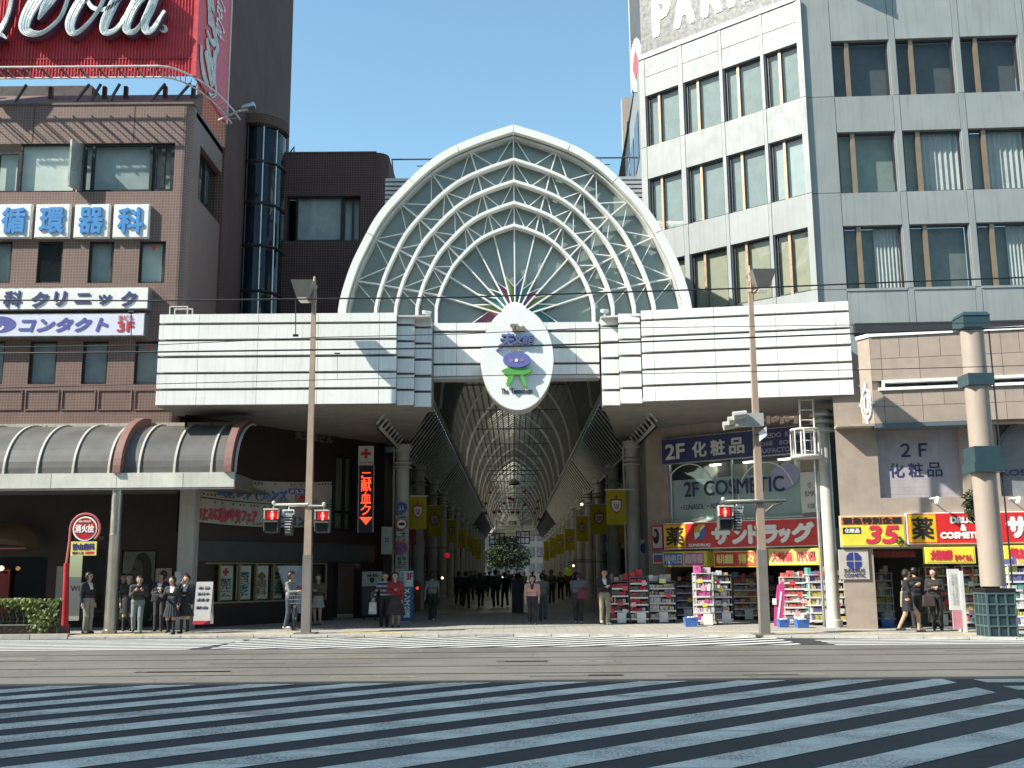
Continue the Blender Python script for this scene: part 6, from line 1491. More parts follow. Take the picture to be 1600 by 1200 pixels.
MB().prism(f, [(r[0], r[2]), (r[1], r[2] + .16), (r[1], r[3]), (r[0], r[3] - .16)], -.02, 0).build('plate', white, t2); MB().tube([f.pt((r[0] + r[1]) / 2, (r[2] + r[3]) / 2, -.02), Vector((rp0.x - .05, rp0.y, (r[2] + r[3]) / 2))], .02, 5).build('clip', sf, t2)
a = at(1170, 785, rp0.y - .1); t2 = thing('bracket_bar', a, 'dark bracket bar across the right pole above the pedestrian signal', 'bracket')
MB().tube([at(1125, 786, rp0.y - .12), at(1228, 782, rp0.y - .12)], .05, 6).build('bar', M('bracket_dark', (.09, .09, .08), .5), t2); MB().tube([at(1196, 800, rp0.y - .1), at(1208, 790, rp0.y - .12), at(1222, 785, rp0.y - .12)], .035, 6).build('brace', M('bracket_dark', (.09, .09, .08)), t2)
# overhead wires
wirem = M('wire_black', (.02, .02, .022), .5)
def wire(pts, r, label, Y=20.6, drops=()):
    P = [at(x, y, Y) for x, y in pts]; t = thing('overhead_wire', P[len(P) // 2], label, 'wire', 'overhead wires above the tracks')
    MB().tube(P, r, 6).build('cable', wirem, t)
    for x, ya, yb in drops: MB().tube([at(x, ya, Y), at(x, yb, Y)], r * .6, 5).build('dropper', wirem, t); MB().tube([at(x - 4, yb, Y), at(x + 4, yb, Y)], r * 1.8, 6).build('clamp', wirem, t)
wire([(-200, 468), (240, 470), (480, 467), (720, 464.5), (900, 458.6), (1175, 450), (1380, 441.5), (1800, 426)], .016, 'topmost overhead wire crossing in front of the arch', drops=((462, 467, 524), ))
wire([(-200, 554), (240, 550), (720, 543.5), (900, 538), (1380, 519.5), (1800, 503)], .018, 'thick overhead wire crossing the oval sign', drops=((205, 550, 488),))
wire([(-200, 545), (240, 539), (500, 527), (720, 522), (900, 513.5), (1380, 507), (1800, 500)], .008, 'thin overhead wire just above the thick one', 20.9)
wire([(-200, 612), (240, 600), (525, 593), (800, 586), (990, 584), (1380, 577), (1800, 566)], .008, 'lowest thin overhead wire across the marquee', 20.9, ((527, 592, 552),))
# fence with ivy
fy = ground(60, 993, PZ).y; FF = Fac(0, fy); fq0, fq1 = FF.S(-60, 960), FF.S(93, 960); fz1 = FF.Z(50, 941); fz0 = FF.Z(50, 977)
fn = thing('railing_fence', FF.pt((fq0 + fq1) / 2, PZ), 'dark green iron railing fence at the left kerb', 'fence')
fm = M('fence_dark', (.025, .035, .03), .5, .4)
MB().tube([FF.pt(fq0, fz1 - .08), FF.pt(fq1, fz1 - .08)], .03, 6).build('top_rail', fm, fn); MB().tube([FF.pt(fq0, fz0), FF.pt(fq1, fz0)], .035, 6).build('bottom_rail', fm, fn)
for q in (fq1, fq1 - 2.2): MB().tube([FF.pt(q, PZ), FF.pt(q, fz1 + .02)], .06, 8).build('post', fm, fn)
q = fq0
while q < fq1 - .1: MB().tube([FF.pt(q, fz0), FF.pt(q, fz1 - .08)], .012, 5).build('bar', fm, fn); q += .16
ivy = sheet('ivy_leaf', (.13, .17, .045), .3, .5, .5, 3); iv = thing('ivy', FF.pt((fq0 + fq1) / 2, PZ, .05), 'pale green ivy spilling over the iron railing', 'ivy'); b = MB(); rnd = np.random.RandomState(3)
for k in range(1500):
    q = fq0 + (fq1 - fq0) * rnd.rand(); hang = max(0, sin(q * 2.3) * .5 + sin(q * 5.1) * .3 + .1) ; z = fz1 + .08 - abs(rnd.normal()) * (.10 + hang * .55); o = rnd.normal() * .07 + .03
    if z < PZ: continue
    p = FF.pt(q, z, o); n_ = Vector((rnd.normal() * .6, -1, rnd.normal() * .6)).normalized(); u_ = n_.orthogonal().normalized(); v_ = n_.cross(u_); s = .03 + .045 * rnd.rand()
    b.add([p + u_ * s, p + v_ * s * .9, p - u_ * s, p - v_ * s * .9, p + n_ * s * .2], [(0, 1, 4), (1, 2, 4), (2, 3, 4), (3, 0, 4)])
b.build('leaves', ivy, iv, fix=False)
b = MB()
for k in range(14):
    q = fq0 + (fq1 - fq0) * (k + .5) / 14; b.tube([FF.pt(q, PZ + .02, -.1), FF.pt(q + .1, (PZ + fz1) / 2, .0), FF.pt(q - .05, fz1, .03)], .012, 5)
b.build('stems', M('bark', (.1, .075, .055)), iv)
slab('soil_bed', FF, fq0, fq1, PZ, PZ + .25, -.8, -.12, M('soil', (.10, .08, .06), .9), pav)
# hydrant sign
hp = ground(101, 991, PZ); FH = Fac(0, hp.y); hr = M('hydrant_red', (.42, .02, .03), .4)
hy = thing('hydrant_sign', hp, 'red curved pole with round fire hydrant sign 消火栓', 'sign'); hx = hp.x; cc = FH.pix(133, 826); rad = FH.S(156, 826) - cc[0]
hp2 = [hp, FH.pt(FH.S(104, 880), FH.Z(104, 880))]
MB().tube(hp2, [.10, .075], 10).build('lower_pole', hr, hy, smooth=True)
arc = [(cc[0] - rad * cos(t_), cc[1] + rad * sin(t_)) for t_ in np.linspace(0, 1.25 * pi, 22)]
MB().tube([hp2[1], FH.pt(arc[0][0], arc[0][1] - .3)] + [FH.pt(*a) for a in arc], .035, 8).build('hoop', M('hydrant_pale', (.50, .12, .12), .4), hy, smooth=True)
r1 = FH.S(152, 826) - cc[0]
for rr2, o1, mt, nm in ((r1, .02, white, 'disc_rim'), (r1 * .88, .03, hr, 'disc')): MB().prism(FH, [(cc[0] + rr2 * cos(2 * pi * k / 32), cc[1] + rr2 * sin(2 * pi * k / 32)) for k in range(32)], -.02, o1).build(nm, mt, hy)
text('lettering', '消火栓', FH, cc[0] - r1 * .78, cc[0] + r1 * .78, cc[1] - r1 * .34, cc[1] + r1 * .34, .036, white, hy, .012); text('lettering', 'FIRE HYDRANT', FH, cc[0] - r1 * .5, cc[0] + r1 * .5, cc[1] + r1 * .5, cc[1] + r1 * .66, .036, white, hy, .003)
r = FH.rect(111, 846, 151, 868); py_ = M('plate_yellow', (.68, .58, .16), .5)
MB().fbox(FH, *r, -.02, .02).build('advert_plate', py_, hy); text('lettering', '曽山歯科', FH, r[0] + .05, r[1] - .05, r[2] + .15, r[3] - .05, .026, navy, hy, .012); text('lettering', '徒歩１分', FH, r[0] + .05, r[0] + .38, r[2] + .03, r[2] + .12, .026, navy, hy, .004)
slab('red_arrow', FH, r[0] + .42, r[1] - .06, r[2] + .04, r[2] + .11, .02, .026, crim, hy)
for q in (r[0] + .1, r[1] - .1): MB().tube([FH.pt(q, r[3], 0), FH.pt(q, r[3] + .1, 0)], .012, 5).build('hanger', sf, hy)
# A-board
ap = ground(320, 988, PZ); FAb = Fac(0, ap.y); r = FAb.rect(306, 909, 332, 975)
ab = thing('a_board', FAb.pt((r[0] + r[1]) / 2, PZ), 'white standing notice board on the pavement right of the school girls', 'sign board')
def lean(f, r, d, col, nm, par, o=0.0):
    b = MB(); b.hexa([f.pt(r[0], r[2], .3 * d + o + .02), f.pt(r[1], r[2], .3 * d + o + .02), f.pt(r[1], r[2], .3 * d + o - .02), f.pt(r[0], r[2], .3 * d + o - .02), f.pt(r[0], r[3], o + .02), f.pt(r[1], r[3], o + .02), f.pt(r[1], r[3], o - .02), f.pt(r[0], r[3], o - .02)]); return b.build(nm, col, par)
lean(FAb, r, .6, M('board_white', (.42, .42, .42), .5), 'front_panel', ab); lean(FAb, r, -.6, M('board_white', (.6, .6, .6)), 'rear_panel', ab)
h = r[3] - r[2]
for k, (z, s_) in enumerate(((.86, '本日'), (.72, '受付中'), (.58, 'A型 B型 O型'), (.4, '献血'))): text('lettering', s_, FAb, r[0] + .06, r[1] - .08, r[2] + (z - .05) * h, r[2] + (z + .03) * h, .18 * (1 - z) + .03, indigo, ab, .003)
slab('red_foot_band', FAb, r[0], r[1], r[2], r[2] + .1, .17, .215, crim, ab)
# signs round the left column and the blood donation tower sign
FCl = Fac(0, 39.4)
def csign(x0, y0, x1, y1, name, label, mat, Y=39.6, edge=None, out=.03):
    f = Fac(0, Y); r = f.rect(x0, y0, x1, y1); t = thing(name, f.pt((r[0] + r[1]) / 2, r[2]), label, 'sign'); MB().fbox(f, *r, -.05, out).build('plate', mat, t); return t, f, r
rs = M('roadsign_blue', (.04, .10, .30), .4); pal = M('plate_pale', (.42, .42, .40), .5)
for cy, rad_, m1, m2, s_, lab in ((793.5, 9, rs, rs, '♟♟', 'round blue pedestrian zone sign on the left column'), (819, 9, redm, white, '✈', 'round red rimmed restriction sign on the left column'), (856, 9.5, redm, rs, '', 'round blue no parking sign on the left column')):
    f = Fac(0, 39.55); c = f.pix(627.5, cy); rad2 = f.S(627.5 + rad_, cy) - c[0]; t = thing('round_road_sign', f.pt(c[0], c[1] - rad2), lab, 'sign', 'round road signs on the left column')
    for k, (rr2, mt) in enumerate(((rad2, m1), (rad2 * .78, m2))): MB().prism(f, [(c[0] + rr2 * cos(2 * pi * q / 24), c[1] + rr2 * sin(2 * pi * q / 24)) for q in range(24)], -.01 + .01 * k, .012 * (k + 1)).build('disc' if k == 0 else 'disc_field', mt, t)
    if 'blue ped' in lab: text('symbol', '人人', f, c[0] - rad2 * .5, c[0] + rad2 * .5, c[1] - rad2 * .45, c[1] + rad2 * .45, .03, white, t, .004)
    elif s_: MB().fbox(f, c[0] - rad2 * .5, c[0] + rad2 * .5, c[1] - .05, c[1] + .06, .024, .03).build('symbol', blk, t)
    else: MB().ribbon(f, [(c[0] - rad2 * .55, c[1] + rad2 * .55), (c[0] + rad2 * .55, c[1] - rad2 * .55)], .05, .024, .03).build('slash', redm, t)
for y0, y1, s_, lab in ((806, 811, '自転車', 'small plate under the blue pedestrian sign'), (830, 838, '→', 'arrow plate under the red rimmed sign'), (840, 846, '８−22', 'hours plate above the no parking sign'), (868, 884, '駐車\n禁止', 'square notice plate below the no parking sign')):
    t, f, r = csign(619, y0, 637, y1, 'notice_plate', lab, pal, 39.55); text('lettering', s_, f, r[0] + .05, r[1] - .05, r[2] + .02, r[3] - .02, .035, blk, t, .003); t['group'] = 'plates on the left column'
t, f, r = csign(560, 697, 584, 727, 'red_cross_sign', 'white square sign with a red cross above the red LED board', M('cross_white', (.55, .55, .55), .5), 38.2)
c = ((r[0] + r[1]) / 2, r[2] + .6 * (r[3] - r[2])); b = MB(); b.fbox(f, c[0] - .18, c[0] + .18, c[1] - .055, c[1] + .055, .03, .04); b.fbox(f, c[0] - .055, c[0] + .055, c[1] - .18, c[1] + .18, .0305, .0405); b.build('red_cross', crim, t); text('lettering', '日本赤十字社', f, r[0] + .06, r[1] - .06, r[2] + .06, r[2] + .12, .035, blk, t, .001)
t, f, r = csign(561, 727.5, 583, 832, 'led_board', 'tall dark LED board with glowing red characters 献血', M('led_black', (.015, .012, .012), .4), 38.2)
led = M('led_red', (1.0, .07, .025), .5, emit=1.0); h = r[3] - r[2]
for s_, y0, y1 in (('こ', 738, 748), ('献', 748, 768), ('血', 769, 787), ('ク', 788, 805)): text('lettering', s_, f, r[0] + .07, r[1] - .07, f.Z(572, y1), f.Z(572, y0), .04, led, t, .006)
MB().prism(f, [f.pix(561.5, 808), f.pix(582, 808), f.pix(572, 820)][::-1], .03, .04).build('arrow', led, t)
for q in (r[0] - .03, r[1]): slab('side_rail', f, q, q + .03, r[2], r[3], -.05, .06, silver, t)
t, f, r = csign(596, 823, 613, 866, 'pale_wall_box', 'pale blank sign box left of the column', M('box_pale', (.30, .30, .28), .6), 39.2); text('lettering', '22', f, r[0] + .12, r[1] - .12, r[2] + .45, r[2] + .6, .04, blk, t, .003)
t, f, r = csign(566, 893, 597, 916, 'shield_sign', 'pale lit box sign with a black shield in the doorway', M('shieldbox', (.38, .40, .33), .5), 38.5); text('lettering', 'THE 天文', f, r[0] + .15, r[1] - .15, r[3] - .2, r[3] - .08, .04, blk, t, .008); c = ((r[0] + r[1]) / 2, r[2] + .2); MB().prism(f, [(c[0] - .08, c[1] + .1), (c[0] - .08, c[1]), (c[0], c[1] - .1), (c[0] + .08, c[1]), (c[0] + .08, c[1] + .1)], .03, .04).build('shield', blk, t)
t, f, r = csign(566, 918, 590, 962, 'menu_stand', 'dark menu stand below the shield sign', M('menu_dark', (.05, .055, .045), .5), 38.4); text('lettering', '@', f, r[0] + .3, r[1] - .06, r[2] + .55, r[2] + .85, .04, M('menu_pale', (.45, .45, .42), .6), t, .004)
MB().fbox(f, r[0] + .05, r[0] + .1, PZ, r[2], -.05, 0).build('leg', dframe, t); MB().fbox(f, r[1] - .1, r[1] - .05, PZ, r[2], -.05, 0).build('leg', dframe, t)
t, f, r = csign(624, 891, 647, 970, 'pillar_sign', 'upright white and blue 3F pillar sign beside the left column', M('pillar_blue', (.05, .12, .24), .5), 36.6, out=.2); f2 = f
t.location = f.pt((r[0] + r[1]) / 2, PZ); 
for ch in t.children: ch.location = Vector((0, 0, r[2] - PZ))
slab('white_top', f, r[0] + .02, r[1] - .02, r[3] - .55, r[3] - .03, .19, .21, M('pillar_white', (.55, .56, .56), .5), t); text('lettering', '3F', f, r[0] + .25, r[1] - .03, r[3] - .33, r[3] - .08, .22, crim, t, .012); text('lettering', '文\n化\n館', f, r[0] + .03, r[0] + .2, r[3] - .54, r[3] - .05, .22, M('pillar_green', (.05, .25, .2), .5), t, .006); text('lettering', 'メ\nン\nズ\n公\n演', f, r[0] + .16, r[1] - .1, r[2] + .1, r[3] - .6, .22, white, t, .01)
MB().fbox(f, r[0], r[1], PZ, r[2] - .0, -.05, .2).build('plinth', silver, t)

# ================================================================ racks and goods outside the drugstore
PAL = {'red': [(.50, .03, .04), (.42, .05, .06), (.55, .40, .36), (.12, .10, .10)], 'pastel': [(.60, .58, .55), (.35, .38, .50), (.50, .45, .30), (.22, .20, .40)], 'magenta': [(.55, .10, .32), (.62, .45, .52), (.65, .62, .60), (.30, .10, .28)], 'white': [(.66, .65, .62), (.60, .50, .45), (.55, .12, .12), (.20, .22, .30)], 'green': [(.64, .64, .60), (.10, .35, .33), (.55, .48, .15), (.16, .14, .35)], 'dark': [(.10, .09, .10), (.25, .22, .20), (.16, .18, .28), (.30, .12, .08)], 'mix': [(.45, .12, .10), (.15, .28, .40), (.50, .42, .20), (.30, .20, .42)]}
def rack(x0, x1, ytop, ybase, label, pal, nsh=5, depth=.5, frame=None, wheels=True, top=None):
    g = ground((x0 + x1) / 2, ybase, PZ); f = Fac(0, g.y); q0, q1 = f.S(x0, (ytop + ybase) / 2), f.S(x1, (ytop + ybase) / 2); z1 = f.Z((x0 + x1) / 2, ytop); z0 = PZ + .14
    t = thing('display_rack', f.pt((q0 + q1) / 2, PZ), label, 'display rack', 'goods racks outside the drugstore'); fr = frame or M('rack_white', (.62, .62, .60), .4, .2)
    for q in (q0, q1 - .03):
        for o in (0, -depth): MB().fbox(f, q, q + .03, PZ + .1, z1 - .1, o - .03, o).build('upright', fr, t)
    MB().fbox(f, q0 + .03, q1 - .03, z0, z1 - .15, -depth, -depth + .015).build('back_panel', M('rack_back', (.30, .29, .28), .6), t)
    mats = [M('goods_%s%d' % (pal, k), c, .45, var=.3, scale=14) for k, c in enumerate(PAL[pal])]
    b = MB(); hs = (z1 - .1 - z0) / nsh; rnd = random.Random(int(x0))
    for k in range(nsh):
        z = z0 + hs * k; dd = -.02 + (.12 if k == 0 else .06 * (1 - k / nsh)); slab('shelf', f, q0 - .01, q1 + .01, z - .03, z, -depth + .02, dd, fr, t); slab('price_strip', f, q0 + .01, q1 - .01, z - .028, z + .022, dd + .002, dd + .008, M('price_white', (.72, .72, .70), .5), t)
        for row in range(2):
            q = q0 + .03; o1 = dd - .03 - row * .2
            while q < q1 - .08:
                w = rnd.uniform(.04, .12); hh = hs * rnd.uniform(.5, .88); mi = rnd.choice((0, 0, 1, 2, 2, 3)); n = rnd.randint(1, 3)
                for _ in range(n):
                    if q + w > q1 - .03: break
                    b.fbox(f, q, q + w * .92, z, z + hh * rnd.uniform(.95, 1.0), o1 - .16, o1 + rnd.uniform(-.02, .01), mi); q += w
                q += rnd.uniform(0, .03)
    gds = b.build('goods', mats, t, fix=False); gds['kind'] = 'stuff'
    ov = MB(); q = q0 + .02
    while q < q1 - .15:
        w = rnd.uniform(.1, .24); ov.fbox(f, q, q + w * .9, z1 - .1, z1 - .1 + rnd.uniform(.05, .24), -depth + .1, -rnd.uniform(.02, .2), rnd.randint(0, 3)); q += w
    ov = ov.build('top_stock', mats, t, fix=False); ov['kind'] = 'stuff'
    slab('top_board', f, q0 - .01, q1 + .01, z1 - .13, z1 - .1, -depth, .02, fr, t)
    slab('price_card', f, q0 + (q1 - q0) * .35, q0 + (q1 - q0) * .35 + .28, z0 - .12, z0 + .2, .12, .13, white, t)
    pops = [M('pop%d' % k_, c_, .5) for k_, c_ in enumerate(((.75, .68, .08), (.72, .72, .70), (.65, .08, .08), (.70, .40, .50)))]
    for k in range(rnd.randint(2, 4)):
        q = q0 + rnd.uniform(.02, max(.03, q1 - q0 - .2)); zz2 = z0 + hs * rnd.randint(1, nsh) + .0
        slab('price_pop', f, q, q + rnd.uniform(.1, .18), zz2 - .06, zz2 + rnd.uniform(.05, .1), .13, .136, rnd.choice(pops), t)
    if wheels:
        for q in (q0 + .06, q1 - .1): MB().tube([f.pt(q, PZ + .06, -.05), f.pt(q + .04, PZ + .06, -.05)], .06, 10).build('castor', dframe, t)
    return t
darkfr = M('rack_dark', (.09, .11, .11), .5, .3)
rack(953, 983, 903, 974, 'low rack of red boxes, leftmost outside the drugstore', 'red', 5, frame=darkfr); rack(984, 1013, 896, 974, 'rack stacked with red and white boxes beside the arcade column', 'red', 6, frame=darkfr)
rack(1014, 1056, 903, 973, 'dark framed rack of pastel packets left of the drugstore entrance', 'pastel', 5, frame=darkfr); rack(1087, 1115, 890, 977, 'rack half in sun with magenta packets at the drugstore entrance', 'magenta', 6); rack(1116, 1144, 893, 975, 'rack of greyish packets right of the magenta ones', 'pastel', 6, frame=darkfr)
rack(1146, 1190, 898, 968, 'shaded rack inside the drugstore entrance behind the pole', 'mix', 6, frame=darkfr); rack(1057, 1086, 900, 967, 'shaded rack deep in the drugstore entrance', 'dark', 5, frame=darkfr)
rack(1225, 1264, 896, 976, 'sunlit white rack of pink and white goods right of the pole', 'white', 7); rack(1265, 1321, 892, 977, 'wide sunlit white rack of bottles before the column', 'green', 6, .6)
rack(1322, 1364, 900, 975, 'rack of pale bottles under the logo panel', 'pastel', 5); rack(1367, 1396, 890, 974, 'narrow white rack of bottles beside the dark doorway', 'green', 6)
rack(1448, 1484, 880, 978, 'tall rack of coloured boxes behind the two women', 'mix', 6); rack(1506, 1536, 878, 980, 'tall rack left of the big column', 'mix', 6); rack(1578, 1650, 876, 985, 'wide rack of coloured goods right of the big column', 'green', 7)
rack(1192, 1222, 905, 966, 'shaded rack deep in the shop right behind the pole', 'dark', 5, frame=darkfr)
def basin(x0, x1, y0, y1, label, g0=None):
    g = ground((x0 + x1) / 2, y1, PZ); f = Fac(0, g.y); q0, q1 = f.S(x0, y1), f.S(x1, y1); c = (q0 + q1) / 2; w = (q1 - q0) / 2; h = f.Z(x0, y0) - PZ
    t = thing('blue_basket', (c, g.y, PZ), label, 'basket', 'blue baskets on the pavement'); bm_ = M('basket_blue', (.06, .16, .48), .45)
    b = MB(); P = [(-.8, 0), (.8, 0), (1, 1), (-1, 1)]
    lo = [(c + sx * w * .82, g.y + sy * .16, PZ + .005) for sx, sy in ((-1, -1), (1, -1), (1, 1), (-1, 1))]; hi = [(c + sx * w, g.y + sy * .22, PZ + h) for sx, sy in ((-1, -1), (1, -1), (1, 1), (-1, 1))]; hi2 = [(c + sx * (w - .02), g.y + sy * .20, PZ + h - .01) for sx, sy in ((-1, -1), (1, -1), (1, 1), (-1, 1))]; lo2 = [(c + sx * (w * .8), g.y + sy * .15, PZ + .03) for sx, sy in ((-1, -1), (1, -1), (1, 1), (-1, 1))]
    b.add(lo + hi + hi2 + lo2, [(3, 2, 1, 0)] + [(i, (i + 1) % 4, 4 + (i + 1) % 4, 4 + i) for i in range(4)] + [(4 + i, 4 + (i + 1) % 4, 8 + (i + 1) % 4, 8 + i) for i in range(4)] + [(8 + i, 8 + (i + 1) % 4, 12 + (i + 1) % 4, 12 + i) for i in range(4)] + [(12, 13, 14, 15)]); b.build('tub', bm_, t)
    MB().tube([(c + w * 1.02 * cos(k), g.y + .23 * sin(k), PZ + h) for k in np.linspace(0, 2 * pi, 16, endpoint=False)], .014, 5, closed=True).build('rim', bm_, t)
    b = MB()
    for k in range(5): b.box(c - w * .7 + k * w * .28, c - w * .7 + k * w * .28 + .08, g.y - .12, g.y + .1, PZ + .04, PZ + h + .03 * (k % 2))
    gg_ = b.build('packets', white, t); gg_['kind'] = 'stuff'
basin(1069, 1090, 965, 979, 'blue basket in front of the magenta rack'); basin(1215, 1232, 968, 980, 'blue basket on the pavement right of the pole, left of two'); basin(1243, 1263, 968, 981, 'blue basket on the pavement right of the pole, right of two'); basin(1374, 1394, 968, 980, 'blue basket beside the dark doorway')
g = ground(1216, 978, PZ); f = Fac(0, g.y); r = f.rect(1207, 908, 1226, 977); t = thing('pink_board', f.pt((r[0] + r[1]) / 2, PZ), 'leaning magenta pink display board right of the pole', 'display board')
pk_ = M('board_pink', (.60, .06, .26), .5); MB().prism(f, [(r[0] + .02, PZ), (r[0] + .26, PZ), (r[1] + .03, r[3] - .4), (r[1], r[3]), (r[1] - .18, r[3] - .12), (r[0] + .06, r[3] - .8)], -.05, 0).build('panel', pk_, t); MB().ribbon(f, [(r[0] + .12, PZ + .1), (r[1] - .08, r[3] - .3)], .05, 0, .01).build('stripe', white, t); MB().prism(f, [(r[0], PZ + .62), (r[0] + .12, PZ + .62), (r[0] + .12, PZ + .8), (r[0], PZ + .8)], .0, .03).build('tag', white, t)
g = ground(1497, 988, PZ); f = Fac(g.x, g.y, 0); q0, q1 = f.S(1484, 940), f.S(1508, 940); z1 = f.Z(1494, 889)
t = thing('narrow_stand', (g.x, g.y, PZ), 'tall narrow white and pink standing board left of the big column', 'display board')
MB().fbox(f, q0, q1 - .1, .62, z1, -.05, 0).build('upper_panel', M('stand_white', (.66, .66, .65), .5), t); MB().fbox(f, q0 + .05, q1 - .08, PZ + .08, .62, -.05, .002).build('lower_panel', M('stand_pink', (.55, .25, .30), .5), t); MB().fbox(f, q1 - .1, q1, PZ, z1 - .05, -.3, .01).build('side_post', M('stand_white', (.66, .66, .65)), t)
text('lettering', '商品\n案内\n１階\n化粧\n品他', f, q0 + .08, q1 - .16, .75, z1 - .12, .006, M('stand_ink', (.35, .36, .36), .6), t, .0)
# notice board on the right arcade column
f = Fac(0, 39.0); 
t, f, r = csign(1000, 843, 1012, 905, 'column_notice', 'grey notice strip with round sign beside the right column', M('notice_grey', (.34, .34, .33), .6), 39.0); c = ((r[0] + r[1]) / 2, r[3] - .32); MB().prism(f, [(c[0] + .12 * cos(2 * pi * k / 16), c[1] + .18 * sin(2 * pi * k / 16)) for k in range(16)], .03, .04).build('round_mark', indigo, t)
# ================================================================ people
def nets(Fv, org, h):
    """surface nets: one closed surface from a distance field"""
    s = Fv < 0; nx, ny, nz = Fv.shape
    cs = np.zeros((nx - 1, ny - 1, nz - 1)); acc = np.zeros((nx - 1, ny - 1, nz - 1, 3))
    C = [(i, j, k) for i in (0, 1) for j in (0, 1) for k in (0, 1)]
    V = lambda c: (slice(c[0], nx - 1 + c[0]), slice(c[1], ny - 1 + c[1]), slice(c[2], nz - 1 + c[2]))
    for a in C:
        for d in range(3):
            if a[d]: continue
            b = list(a); b[d] = 1; fa, fb = Fv[V(a)], Fv[V(b)]; x = (fa < 0) != (fb < 0)
            t = np.where(x, fa / np.where(np.abs(fa - fb) < 1e-12, 1, fa - fb), 0); cs += x
            for e in range(3): acc[..., e] += x * (a[e] + (t if e == d else 0))
    on = cs > 0; idx = -np.ones(on.shape, int); idx[on] = np.arange(on.sum())
    ijk = np.argwhere(on); v = (acc[on] / cs[on][:, None] + ijk) * h + org
    fs = []
    for d in range(3):
        a, b = [q for q in range(3) if q != d]
        lo = [slice(None)] * 3; hi = [slice(None)] * 3; lo[d] = slice(0, -1); hi[d] = slice(1, None)
        e = np.argwhere((s[tuple(lo)]) != (s[tuple(hi)]))
        e = e[(e[:, a] > 0) & (e[:, b] > 0) & (e[:, a] < Fv.shape[a] - 1) & (e[:, b] < Fv.shape[b] - 1)]
        q = []
        for da, db in ((-1, -1), (0, -1), (0, 0), (-1, 0)):
            c = e.copy(); c[:, a] += da; c[:, b] += db; q.append(idx[c[:, 0], c[:, 1], c[:, 2]])
        q = np.stack(q, 1); ins = s[e[:, 0], e[:, 1], e[:, 2]]; flip = ins if d != 1 else ~ins
        q[~flip] = q[~flip][:, ::-1]; fs.append(q[(q >= 0).all(1)])
    return v, np.concatenate(fs)
def capsule(P, a, b, ra, rb):
    a, b = np.array(a, float), np.array(b, float); ab = b - a; t = np.clip(((P - a) @ ab) / max(ab @ ab, 1e-9), 0, 1)
    return np.linalg.norm(P - a - t[..., None] * ab, axis=-1) - (ra + (rb - ra) * t)
ARMS = {'down': ((.035, -.015, -.27), (.03, .05, -.52)), 'phone': ((.03, .05, -.26), (-.10, .27, -.10)), 'cheek': ((.07, .13, -.20), (-.09, .14, .10)), 'fold': ((.05, .04, -.26), (-.17, .20, -.20)), 'fwd': ((.03, .10, -.24), (0, .33, -.22)), 'front': ((.02, .12, -.24), (.0, .28, -.42)), 'back': ((.03, -.13, -.24), (.04, -.16, -.50)), 'out': ((.10, .0, -.25), (.17, .06, -.48))}
SKINS = [(.43, .27, .195), (.38, .235, .17), (.46, .30, .225)]
